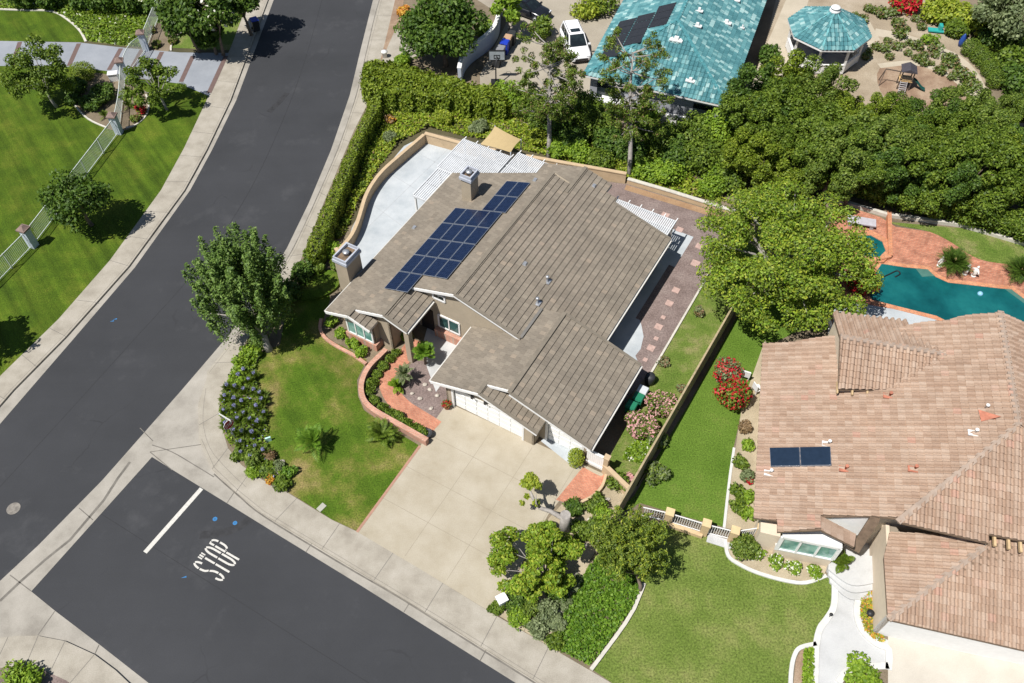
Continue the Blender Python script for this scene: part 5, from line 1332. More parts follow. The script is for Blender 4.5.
tree('round_tree', 'round dense dark green tree at the top of the hedge by the street', G(446, 66), (*G(441, 28, 3.2), 3.2), (4.0, 3.9, 2.7), 60, 13000, .36, M['lf_dark'], .2, M['bark'], seed=44, cr=(.26, .38), shell=(.45, .85))
# ---- pines with tufted clumps
def pine(label, base, top, h, rx, seed):
    rng = np.random.default_rng(seed); t = thing('pine_tree', label, 'tree', (base[0], base[1], 0), 'tufted pines behind the tan house')
    b = Vector((base[0], base[1], 0)); tp = Vector((top[0], top[1], h)); m = MB(); cl = []
    pts = [b.lerp(tp, k/6) + Vector((rng.normal()*.07, rng.normal()*.07, 0)) for k in range(7)]; pts[0].z = -.1
    m.tube(pts, [.2, .19, .17, .15, .12, .09, .04], 8)
    for k in range(60):
        f = rng.uniform(.4, 1.0); p = b.lerp(tp, f); a = rng.uniform(0, 6.28); q = rx*rng.uniform(.3, 1)*math.sin(math.pi*min(1, .22+.74*(1.06-f)))**.6
        e = p + Vector((math.cos(a)*q, math.sin(a)*q, rng.uniform(.1, .9)))
        m.tube([p, p.lerp(e, .5)+Vector((0, 0, -.1)), e], [.06, .045, .02], 5)
        for _ in range(3):
            cl.append((e.x+rng.normal()*.3, e.y+rng.normal()*.3, e.z+rng.normal()*.2, .3, .3, .26))
    m.build('trunk', M['bark_grey'], t)
    foliage('crown', cl, 13500, .21, [M['lf_olive'], M['lf_mid'], M['fl_brown']], t, seed, .3, .3, 1.0, .35, off=(base[0], base[1], 0), mi=[.5, .4, .1])
pine('open tufted pine in front of the worn driveway, left of the white car', G(549, 158), G(551, 44, 8.4), 8.4, 3.0, 51)
pine('open tufted pine in front of the turquoise roof', G(630, 176), G(632, 52, 8.6), 8.6, 3.1, 52)
# ---- the neighbour's spreading tree
tree('spreading_tree', 'very wide spreading light green tree between the gravel yard and the pool', G(779, 296), (*G(781, 256, 4.2), 4.2), (5.9, 5.9, 3.5), 230, 52000, .2, [M['lf_bright'], M['lf_olive'], M['lf_yellow']], .32, M['bark_grey'], seed=61, cr=(.085, .15), shell=(.5, 1.03), up=.3, mi=[.35, .32, .33], nlimb=40, fork=.35, inner=.12, plume=1.35, zmin=-.35)
bush('red flowering bush under the spreading tree at the pool corner', 862, 281, 1.3, 1.4, 1400, [M['lf_mid'], M['fl_red']], .24, mi=[.45, .55], name='flowering_shrub', cat='flowering shrub')
# ---- tall evergreen belt: five kinds of tree, each copied
belt = [(748, 118), (763, 100), (790, 88), (784, 112), (822, 96), (812, 118), (846, 104), (850, 126), (872, 122), (770, 130), (752, 148), (792, 138), (818, 146), (842, 148), (868, 150), (872, 106), (902, 110), (932, 112), (962, 108), (990, 104), (896, 132), (925, 128), (952, 128), (978, 124), (1003, 118), (1024, 104), (905, 152), (930, 152), (958, 150), (984, 144), (1012, 150), (770, 158), (836, 160), (862, 166), (892, 160), (922, 166), (950, 170), (978, 168), (1008, 174), (1026, 168), (1040, 140), (1040, 110), (1050, 170)]
protos = []
for k in range(5):
    rng = np.random.default_rng(70+k); r = 2.5
    t = thing('evergreen_tree', 'dense green tree in the tall evergreen belt between the pool and the sandy garden', 'tree', (0, 0, 0), 'trees of the evergreen belt')
    cl = crown_clumps((0, 0, 3.3), r, r, 2.8, 42, rng, (.15, .26), (.5, 1.05), -.6)
    limbs(t, (0, 0, 0), [c[:3] for c in cl[:8]], .17, M['bark'], .4, rng)
    foliage('crown', cl, 14500, .19, M[('lf_mid', 'lf_dark', 'lf_hedge', 'lf_mid', 'lf_olive')[k]], t, 70+k, .12, .3, .75, .6)
    protos.append(t)
rngb = random.Random(5)
for i, (u, v) in enumerate(belt):
    c = G(u, v, 4.0); s = rngb.uniform(.8, 1.12)*(.88 if v < 130 and u > 830 else 1); k = rngb.choice((0, 1, 2, 3, 4, 0, 1, 4))
    if i < 5: t = protos[i]; t.location = (c[0], c[1], 0); t.rotation_euler = (0, 0, rngb.uniform(0, 6)); t.scale = (s, s, s)
    else: dup(protos[k], (c[0], c[1], 0), rngb.uniform(0, 6), scale=s)
hp_ = bush('rounded hedge bush in the front row of the evergreen belt above the pool deck kerb', 870, 184, 1.7, 2.2, 4200, M['lf_mid'], .21, name='hedge_bush', cat='hedge', group='front row hedge bushes above the pool deck')
for i, (u, v) in enumerate(((842, 175), (856, 180), (886, 190), (903, 193), (920, 197), (938, 202), (955, 205), (972, 210), (990, 214), (1008, 219), (1026, 224), (1042, 229))):
    c = G(u, v, 1.2); o = hp_.copy(); COL.objects.link(o); o.location = (c[0], c[1], -.05); o.rotation_euler = (0, 0, i*1.3); s = rngb.uniform(.85, 1.08); o.scale = (s, s, s)
# ---- far garden
for i, (u, v) in enumerate(((971, 48), (979, 54.5), (986, 61), (991, 69), (996, 79))):
    pos_ = ('topmost', 'second from the top', 'middle', 'fourth from the top', 'lowest')[i]
    bush(f'clipped green ball shrub, {pos_} of the five beside the sandy path', u, v, .78, 1.5, 2200, M['lf_mid'], .12, 'topiary', 'topiary', smoothball=True, group='ball shrubs beside the sandy path')
bush('red bougainvillea at the top edge of the sandy garden', 905, 4, 1.7, 1.5, 1500, [M['fl_red'], M['lf_mid']], .3, mi=[.75, .25], name='flowering_shrub', cat='flowering shrub')
for i, (u, v, r, h, m, lab) in enumerate(((940, 12, 1.8, 2, 'lf_yellow', 'yellow green shrub at the top edge, right of the red bougainvillea'), (962, 16, 2.0, 2.4, 'lf_yellow', 'tall yellow green shrub behind the ball shrubs'), (985, 22, 2.2, 2.6, 'lf_yellow', 'yellow green shrub next to the grey tree at the top right'), (956, 28, 1.3, 1.5, 'lf_mid', 'shrub above the topmost ball shrub'), (1010, 42, 2.0, 2.4, 'lf_mid', 'leafy shrub right of the ball shrubs'), (1016, 62, 2.2, 2.6, 'lf_mid', 'leafy shrub at the right edge beside the evergreen belt'), (1022, 84, 2.0, 2.4, 'lf_dark', 'dark shrub at the right edge above the evergreen belt'), (990, 36, 1.4, 1.8, 'lf_dark', 'dark shrub behind the ball shrubs'), (1015, 76, 1.5, 2.2, 'lf_dark', 'dark shrub right of the lowest ball shrub'))):
    bush(lab, u, v, r, h, 1700, M[m], .34)
tree('grey_tree', 'grey green tree at the top right corner', G(1010, 30), (*G(1008, 8, 4), 4), (3.0, 3, 2.2), 26, 4200, .36, M['lf_grey'], .16, M['bark'], seed=81)
q = bush('small dry shrub dotted over the sandy garden', 868, 8, .6, .6, 260, [M['lf_olive'], M['fl_brown'], M['lf_grey']], .19, mi=[.6, .15, .25], group='small shrubs in the sandy garden')
for i, (u, v) in enumerate(((855, 14), (882, 14), (898, 24), (908, 28), (922, 26), (876, 46), (884, 48), (896, 46), (903, 44), (918, 46), (925, 54), (918, 58), (932, 62), (935, 54), (946, 64), (948, 58), (960, 72), (957, 64), (966, 78), (974, 86), (934, 48), (890, 56), (870, 50), (862, 20), (874, 10), (893, 12), (915, 18), (888, 40), (910, 42), (925, 62), (940, 70), (952, 76), (908, 52), (866, 56), (952, 62), (968, 84), (900, 34))):
    o = q.copy(); COL.objects.link(o); c = G(u, v, .3); s = rngb.uniform(.6, 1.5); o.location = (c[0], c[1], -.05); o.scale = (s, s, s); o.rotation_euler = (0, 0, i)
bush('bright bush beside the sandy path', 931, 40, .9, .9, 500, M['lf_bright'], .24)
for i, (u, v, r, h, m, lab) in enumerate(((752, 120, 2.0, 2.8, 'lf_olive', 'olive shrub at the corner of the teal roofed house'), (770, 54, 1.3, 1.6, 'lf_dark', 'dark shrub in the shade of the teal roofed house'), (540, 28, 1.4, 2, 'lf_mid', 'shrub beside the dark parked car'), (588, 8, 2.0, 1.4, 'lf_yellow', 'low yellowish shrub beside the white car at the top edge'), (604, 4, 1.8, 1.8, 'lf_mid', 'shrub at the top edge behind the white car'), (404, 12, .8, .8, 'fl_orange', 'rust coloured plant by the pavement at the top edge'), (486, 30, 1.2, 1.0, 'lf_bright', 'bright shrub between the round tree and the white curved wall'), (402, 60, 1.0, .8, 'lf_bright', 'low bright shrub beside the concrete pad above the back hedge'))):
    bush(lab, u, v, r, h, 900, M[m], .3)
tree('small_tree', 'small leafy tree at the end of the white curved wall beside the dark car', G(509, 30), (*G(507, 8, 3), 3), (1.6, 1.6, 1.4), 12, 1500, .36, M['lf_bright'], .09, M['bark_grey'], seed=83)
# ---- front corner bed
ag = thing('agapanthus', 'strap leaved agapanthus with lilac flower heads in the street corner bed', 'plant', (0, 0, 0), 'agapanthus in the corner bed')
m = MB(); fronds(m, (0, 0, .05), 34, .62, .28, .45, .05, np.random.default_rng(4), .10, (.25, .9), 6); m.build('foliage', M['lf_mid'], ag)
rng = np.random.default_rng(6); P_, N_ = clump_points([(0, 0, .68, .12, .12, .1)], 46, rng); leaf_object('flower_head', P_[:0] if False else P_, N_, .085, M['fl_purple'], ag)
bed = px((238, 374), (222, 402), (222, 424), (232, 446), (246, 462), (266, 462), (264, 440), (268, 420), (262, 396), (255, 372)); bed_low = [p for p in bed]
rp = random.Random(3); pts_ = []
while len(pts_) < 46:
    x, y = rp.uniform(-21, -14), rp.uniform(24, 36)
    if inpoly(x, y, bed) and all(math.dist((x, y), q_) > .52 for q_ in pts_): pts_.append((x, y))
    elif rp.random() < .0005: break
for i, (x, y) in enumerate(pts_):
    if i == 0: ag.location = (x, y, 0)
    else: dup(ag, (x, y, 0), rp.uniform(0, 6), scale=rp.uniform(.85, 1.15))
cover('bed_ground_cover', 'leafy green undergrowth between the agapanthus in the street corner bed', px((246, 345), (233, 376), (219, 400), (221, 426), (231, 448), (246, 464), (266, 480), (284, 490), (289, 480), (268, 452), (267, 420), (260, 396), (255, 371), (262, 352)), 3800, .17, [M['lf_mid'], M['lf_bright'], M['fl_purple']], (.03, .4), seed=39, mi=[.5, .44, .06])
for i, (u, v, r, h, m, lab) in enumerate(((250, 352, .9, .8, 'lf_bright', 'bright leafy shrub at the foot of the street tree'), (243, 366, .9, .8, 'lf_bright', 'bright leafy shrub between the street tree and the agapanthus'), (238, 378, .8, .7, 'lf_bright', 'bright leafy shrub at the upper end of the agapanthus'), (258, 340, .9, .8, 'lf_mid', 'leafy shrub left of the street tree trunk'), (254, 456, .8, .8, 'lf_olive', 'rounded olive shrub below the stop sign'), (241, 452, .7, .5, 'lf_mid', 'low shrub at the pavement below the stop sign'), (266, 470, .7, .5, 'lf_mid', 'low shrub in the lower tip of the corner bed'), (281, 484, .65, .6, 'lf_mid', 'bushy plant at the lowest tip of the corner bed'), (278, 466, .5, .4, 'lf_grey', 'grey green succulent beside the corner bed stones'), (288, 472, .55, .5, 'lf_ivy', 'dark green clump beside the front lawn edge'), (252, 470, .6, .45, 'lf_bright', 'bright low plant on the pavement edge of the corner bed'), (268, 456, .5, .5, 'fl_brown', 'brownish plant in the corner bed'))):
    bush(lab, u, v, r, h, 700, M[m], .2)
bush('orange and yellow succulent at the pavement edge of the corner bed', 270, 479, .4, .4, 260, M['fl_orange'], .16, 'plant', 'plant')
palm('young palm on the front lawn, left one with the longer shadow', 313, 441, .75, 1.45, 20, M['lf_ivy'], seed=91, tilt=(.05, .85), leaf=.3)
palm('young palm on the front lawn, right one near the brick wall', 381, 434, .55, 1.3, 20, M['lf_mid'], seed=92, tilt=(.05, .8), leaf=.28)
palm('grey trunked yucca in the gravel bed left of the garage', 404, 374, 1.0, .9, 26, M['lf_grey'], seed=93, leaf=.14, wid=.06, name='yucca', cat='yucca')
palm('dark fan palm beside the entry column', 424, 352, 1.3, .95, 24, M['lf_ivy'], seed=94, leaf=.26)
palm('spiky green plant in front of the entry path', 397, 386, .3, .75, 22, M['lf_bright'], seed=95, leaf=.16, name='spiky_plant', cat='plant')
q = bush('small box bush in the row between the curved brick wall and the brick path', 383, 366, .45, .5, 420, M['lf_mid'], .15, name='box_bush', group='box bushes along the curved brick wall')
for i, (u, v) in enumerate(((377, 374), (372, 383), (369, 391), (374, 400), (382, 407), (390, 412), (398, 417), (406, 422), (414, 427), (421, 432), (390, 358), (396, 352))):
    o = q.copy(); COL.objects.link(o); c = G(u, v, .25); o.location = (c[0], c[1], -.05); o.rotation_euler = (0, 0, i*2.1); s = rngb.uniform(.85, 1.15); o.scale = (s, s, s)
for (u, v, lab) in ((331, 322, 'bush under the small front window at the left'), (341, 334, 'bush under the bay window, left'), (352, 343, 'bright bush under the bay window, right'), (361, 352, 'grey green bush at the brick wall below the bay window'), (407, 336, 'bright plant in the entry recess beside the column')):
    bush(lab, u, v, .55, .6, 520, M['lf_bright'], .18)
# ---- planting right of the drive
tree('open_shrub_tree', 'bright yellow green multi stemmed tree beside the driveway, over the rock garden', G(550, 578), (*G(533, 561, 1.9), 1.9), (2.35, 2.1, 1.5), 52, 13000, .2, [M['lf_bright'], M['lf_yellow']], .1, M['bark_grey'], seed=101, cr=(.14, .24), shell=(.6, 1.05), mi=[.6, .4], nlimb=14, fork=.3)
shoot_tree('feathery_tree', 'fine leaved olive green tree beside the ivy bed and the neighbour lawn', G(640, 592), (*G(631, 545, 3.2), 3.2), (2.2, 2.0, 2.2), 230, 19000, .17, [M['lf_olive'], M['lf_olive'], M['lf_yellow']], .11, M['bark'], .85, .17, .5, 102, .33, 14, -.7, .4)
st_ = thing('pruned_tree', 'cut back grey trunk with a single leafy side branch over the driveway', 'tree', G3(564, 531))
b0_ = G3(564, 531); m = MB(); tp_ = b0_ + Vector((-.02, 0, 2.1))
m.tube([b0_ - Vector((0, 0, .1)), b0_.lerp(tp_, .5), tp_], [.33, .29, .3], 12)
br = [b0_.lerp(tp_, .7), Vector((*G(550, 511, 1.3), 1.3)), Vector((*G(540, 508, 1.5), 1.5)), Vector((*G(533, 498, 1.7), 1.7)), Vector((*G(529, 488, 2.0), 2.0))]
m.tube(br, [.16, .14, .12, .1, .04], 8)
m.tube([br[2], Vector((*G(536, 503, 2.2), 2.2)), Vector((*G(536, 494, 2.6), 2.6))], [.07, .05, .02], 6); m.build('trunk', M['bark_grey'], st_)
cl = [(*G(u, v, h), h, r, r, r*.8) for u, v, h, r in ((529, 484, 2.2, .32), (524, 483, 2.1, .25), (535, 481, 2.3, .3), (530, 477, 2.4, .3), (538, 486, 2.2, .22), (536, 503, 1.9, .22), (522, 503, 1.5, .16), (527, 497, 1.8, .18))]
foliage('crown', cl, 900, .2, M['lf_yellow'], st_, 103, .2, .3, .8, .5, off=tuple(b0_))
for i, (u, v, r, h, m, lab) in enumerate(((617, 482, .85, .9, 'lf_mid', 'round green shrub against the boundary wall near the brick apron'), (597, 503, .75, .8, 'lf_mid', 'round shrub on dry soil below the brick apron'), (574, 508, .7, .7, 'lf_dark', 'dark shrub right of the cut back trunk'), (581, 529, .85, .8, 'lf_mid', 'rounded shrub below the cut back trunk'), (546, 527, .6, .6, 'lf_bright', 'bright shrub between the driveway and the cut back trunk'), (604, 517, .9, .9, 'lf_bright', 'bright shrub at the end of the boundary wall'), (514, 601, .8, .8, 'lf_dark', 'dark round shrub next to the white utility box'), (530, 607, .7, .6, 'lf_olive', 'yellowish shrub in the rock garden near the pavement'), (519, 619, .8, .6, 'lf_bright', 'spreading green shrub at the pavement'), (547, 612, .75, .7, 'lf_grey', 'grey green round shrub in the rock garden'), (538, 628, .7, .6, 'lf_grey', 'grey green round shrub at the pavement edge'), (555, 623, .6, .5, 'lf_grey', 'small grey shrub beside the ivy bed'), (553, 641, .6, .5, 'lf_mid', 'green shrub at the lower corner of the rock garden'), (496, 608, .55, .5, 'lf_mid', 'small shrub left of the white utility box'), (557, 590, .9, .8, 'lf_dark', 'dark shrub in the shade under the multi stemmed tree'), (572, 583, .6, .5, 'lf_grey', 'pale plant between rock garden and ivy bed'), (565, 603, .5, .4, 'lf_grey', 'pale low plant left of the ivy bed'), (596, 530, .8, .7, 'lf_mid', 'shrub at the upper end of the ivy bed'), (628, 478, .5, .6, 'fl_pink', 'pale pink shrub against the boundary wall'))):
    bush(lab, u, v, r, h, 900, M[m], .17)
bush('yellow green topiary of two stacked balls beside the single garage door, upper ball', 576, 458, .48, 1.5, 1500, M['lf_yellow'], .1, 'topiary', 'topiary', smoothball=True)
for (u, v, lab) in ((641, 423, 'round pink flowering shrub, the lower of two along the side yard'), (659, 404, 'pink flowering shrub, the upper of two beside the boundary wall')):
    bush(lab, u, v, 1.12, 1.5, 3200, [M['lf_mid'], M['fl_pink']], .17, 'flowering_shrub', 'flowering shrub', mi=[.55, .45])
cover('side_bed_cover', 'bright green ground cover in the bed behind the tan cross wall', px((624, 452), (640, 437), (654, 440), (648, 465), (622, 460)), 1100, .16, [M['lf_bright'], M['fl_white']], (.02, .2), seed=35, mi=[.95, .05])
cover('ivy_ground_cover', 'dense dark green ivy bed sloping down to the pavement', px((553, 648), (560, 625), (570, 600), (590, 565), (606, 545), (620, 535), (645, 545), (641, 588), (631, 609), (613, 636), (590, 666)), 8500, .17, M['lf_ivy'], (.02, .28), seed=36)
for (u, v, r, lab) in ((657, 441, .7, 'grey shrub on the neighbour lawn against the boundary wall'), (655, 472, .95, 'pale yellow flecked shrub on the neighbour lawn side of the boundary wall')):
    bush(lab, u, v, r, 1.0, 800, [M['lf_olive'], M['lf_grey']], .17, mi=[.5, .5])
for (u, v, r, h, lab) in ((699, 312, .5, .7, 'dry leafless looking shrub on the side yard kerb'), (664, 362, .5, .4, 'grey tuft beside the side yard kerb'), (681, 388, .4, .4, 'white flecked plant on the weedy strip')):
    bush(lab, u, v, r, h, 300, [M['fl_brown'], M['lf_grey']], .16, 'plant', 'plant', mi=[.5, .5])
# ---- neighbour's beds
bush('round bougainvillea bush with bright red flowers beside the neighbour house', 735, 394, 1.35, 1.9, 3800, [M['lf_mid'], M['fl_red']], .19, 'flowering_shrub', 'flowering shrub', mi=[.6, .4])
bush('looser red flowered shrub behind the round bougainvillea', 729, 371, 1.2, 1.8, 2200, [M['lf_grey'], M['fl_red']], .18, 'flowering_shrub', 'flowering shrub', mi=[.55, .45])
bush('round olive shrub at the corner of the neighbour front bed', 746, 546, 1.0, 1.1, 1500, M['lf_olive'], .16)
for i, (u, v, m, lab) in enumerate(((757, 552, 'lf_bright', 'green plant right of the round olive shrub'), (776, 562, 'lf_bright', 'white flecked rose bush under the neighbour bay window, left'), (793, 567, 'lf_bright', 'white flecked rose bush under the neighbour bay window, middle'), (814, 571, 'lf_bright', 'white flecked rose bush under the neighbour bay window, right'))):
    bush(lab, u, v, .55, .55, 420, [M[m], M['fl_white']], .16, mi=[.85, .15])
for i, (u, v, m, lab) in enumerate(((745, 428, 'fl_brown', 'dry shrub in the narrow bed by the neighbour wall, top'), (748, 445, 'lf_bright', 'bright plant in the narrow bed by the neighbour wall'), (740, 462, 'lf_mid', 'green plant near the kerb of the narrow bed'), (747, 476, 'lf_grey', 'pale plant in the middle of the narrow bed'), (739, 490, 'lf_mid', 'green shrub low in the narrow bed'), (749, 497, 'lf_bright', 'bright shrub low in the narrow bed at the wall'), (737, 506, 'lf_mid', 'green shrub above the neighbour fence'), (748, 514, 'lf_bright', 'bright shrub at the lower end of the narrow bed'))):
    bush(lab, u, v, .55, .6, 420, M[m], .17)
bush('red flowered plant at the top of the narrow bed', 749, 480, .35, .4, 200, M['fl_red'], .14, 'plant', 'plant')
cover('path_edge_cover', 'orange and green ground cover strip beside the garage of the neighbour', px((868, 591), (878, 588), (879, 630), (885, 642), (876, 643), (864, 632), (859, 618), (860, 600)), 1100, .14, [M['lf_yellow'], M['fl_orange']], (.02, .2), seed=37, mi=[.7, .3])
cover('lawn_edge_cover', 'narrow green strip of ground cover in the kerbed bed left of the pale path', px((803, 650), (813, 648), (813, 690), (801, 690)), 800, .15, M['lf_bright'], (.02, .25), seed=38)
bush('bright low shrub at the bottom edge beside the pale path', 864, 680, 1.3, .7, 1500, M['lf_bright'], .2)
bush('green shrub at the bottom left corner of the photo', 22, 680, 1.3, .8, 1500, M['lf_bright'], .2)
palm('potted palm on the entry steps of the neighbour house', 842, 562, .7, .9, 16, M['lf_mid'], seed=96, leaf=.2)
for (u, v, lab, sd) in ((954, 262, 'cycad with a pale cone on the pool deck', 97), (1022, 270, 'cycad at the right edge of the pool deck', 98)):
    t = palm(lab, u, v, .8, 1.4, 90, M['lf_dark'], seed=sd, name='cycad', cat='cycad', leaf=.24, wid=.05, tilt=(-.05, .8), droop=.25, tr=.18)
    cc = t.location; m = MB(); m.lathe([(.09, 0), (.11, .15), (.07, .4), (.01, .5)], (cc.x, cc.y, .75), 10); m.build('cone', plain('cycad cone', (.55, .42, .18), .8), t)
# ================================================================== fences and pillars
M['pillar'] = plain('pale blue white pillar', (.50, .55, .62), .8, var=.06)
M['cap_brown'] = plain('brown stone cap', (.20, .14, .12), .85, var=.25)
M['fence_metal'] = plain('pale grey metal', (.52, .56, .52), .5, var=.08)
def pillar(label, xy, rz, s=.55, h=1.75):
    t = thing('gate_pillar', label, 'pillar', (*xy, 0), 'pillars of the estate fence')
    b = MB(); b.box((xy[0], xy[1], h/2), (s, s, h), rz); b.build('shaft', M['pillar'], t)
    k = MB(); k.box((xy[0], xy[1], h+.06), (s+.2, s+.2, .12), rz); k.box((xy[0], xy[1], h+.24), (s+.1, s+.1, .24), rz, taper=.25); k.build('cap', M['cap_brown'], t)
def fence(label, pts, h, mat, tops=None, name='metal_fence', step=.14, bar=.022, group=None, posts=True):
    """picket panel along a polyline, optional arched top"""
    t = thing(name, label, 'fence' if 'fence' in name else 'gate', (*pts[0], 0), group)
    L = [0]
    for i in range(1, len(pts)): L.append(L[-1]+math.dist(pts[i-1], pts[i]))
    def at(s):
        for i in range(1, len(pts)):
            if s <= L[i]+1e-6: f = (s-L[i-1])/(L[i]-L[i-1]); return (pts[i-1][0]+(pts[i][0]-pts[i-1][0])*f, pts[i-1][1]+(pts[i][1]-pts[i-1][1])*f)
        return pts[-1]
    top = tops or (lambda f: h)
    n = int(L[-1]/step); pk = MB()
    for k in range(1, n): s = L[-1]*k/n; p = at(s); pk.box((*p, (.12+top(k/n))/2), (bar, bar, top(k/n)-.12))
    m_ = max(8, n//6)
    for z in (0, 1):
        rl = MB()
        for k in range(m_):
            a, b = k/m_, (k+1)/m_
            rl.bar((*at(L[-1]*a), .14 if not z else top(a)), (*at(L[-1]*b), .14 if not z else top(b)), .05, .06)
        rl.build('rail', mat, t)
    pk.build('pickets', mat, t)
    if posts:
        m_ = max(1, int(L[-1]/2.4))
        for k in range(m_+1):
            p = at(L[-1]*k/m_); b = MB(); b.box((*p, top(k/m_)/2+.03), (.06, .06, top(k/m_)+.06)); b.build('post', mat, t)
    return t
P0, P1, P2, PG1, PG2 = G(-34, 316), G(34, 246), G(119.5, 133), G(126, 78), G(146.5, 50)
dirf = math.atan2(P1[1]-P0[1], P1[0]-P0[0])
pillar('pale pillar with brown cap in the metal fence, at the left edge', P1, dirf); pillar('pale pillar with brown cap at the lower corner of the gate bed', P2, dirf+.3)
pillar('pale gate pillar on the lower side of the estate drive', PG1, .2); pillar('pale gate pillar on the upper side of the estate drive', PG2, .2)
pillar('pale pillar of the metal fence just outside the left edge', P0, dirf)
fence('metal picket fence running out of the left edge from the pillar on the lawn', [P0, P1], 1.5, M['fence_metal'])
fence('long metal picket fence across the estate lawn behind the dark bushy tree', [P1, P2], 1.5, M['fence_metal'])
fence('metal picket fence with sagging top rail beside the gate bed', [P2, PG1], 1.5, M['fence_metal'], tops=lambda f: 1.5-.35*math.sin(math.pi*f))
fence('arched metal drive gate across the paved estate drive', [PG1, PG2], 1.6, M['fence_metal'], tops=lambda f: 1.45+.5*math.sin(math.pi*f), name='drive_gate', posts=False)
fence('metal picket fence rising to the top edge above the estate drive', [PG2, G(163, 8), G(178, -25)], 1.5, M['fence_metal'])
bx = MB(); c = G(115, 80); bx.box((*c, .35), (.75, .5, .7), .2); bx.box((*c, .73), (.85, .6, .06), .2); tag(bx.build('utility_box', M['trim']), 'white utility box beside the estate gate bed', 'utility box')
# neighbour fence
M['pillar_tan'] = plain('tan block pillar', (.52, .38, .22), .9, var=.15, scale=4)
fp = [G(641, 516), G(667, 522), G(703, 533), G(731, 540), G(757, 536)]
fd = math.atan2(fp[2][1]-fp[1][1], fp[2][0]-fp[1][0])
for i, lab in ((1, 'tan block pillar of the white fence beside the feathery tree'), (2, 'tan block pillar in the middle of the white fence'), (3, 'tan block pillar of the white fence at the white mow kerb'), (4, 'tan block pillar between the white fence and the neighbour house wall')):
    t = thing('fence_pillar', lab, 'pillar', (*fp[i], 0), 'pillars of the white neighbour fence'); b = MB(); b.box((*fp[i], .62), (.42, .42, 1.24), fd); b.build('shaft', M['pillar_tan'], t)
    b = MB(); b.box((*fp[i], 1.28), (.5, .5, .09), fd); b.build('cap', plain('tan cap', (.6, .45, .25), .9), t)
for i, lab in ((0, 'white picket fence panel from the boundary wall to the first tan pillar'), (1, 'white picket fence panel standing on a low tan wall'), (2, 'white picket gate panel on a pale threshold between tan pillars'), (3, 'short white picket fence panel at the neighbour house wall')):
    fence(lab, [fp[i], fp[i+1]], 1.1, M['trim'], step=.13, bar=.03, posts=False, group='white fence panels')
wall_thing('garden_wall', 'low tan wall under the white fence between two tan pillars', 'garden wall', [tuple(Vector(fp[1])+Vector((.1, -.25))), tuple(Vector(fp[2])+Vector((-.1, -.25)))], .25, .28, M['pillar_tan'])
g = MB(); g.strip([tuple(Vector(fp[2])+Vector((.2, -.3))), tuple(Vector(fp[3])+Vector((0, -.35)))], .55, -.02, .05); struct('fence_threshold', g, M['whiteconc'])
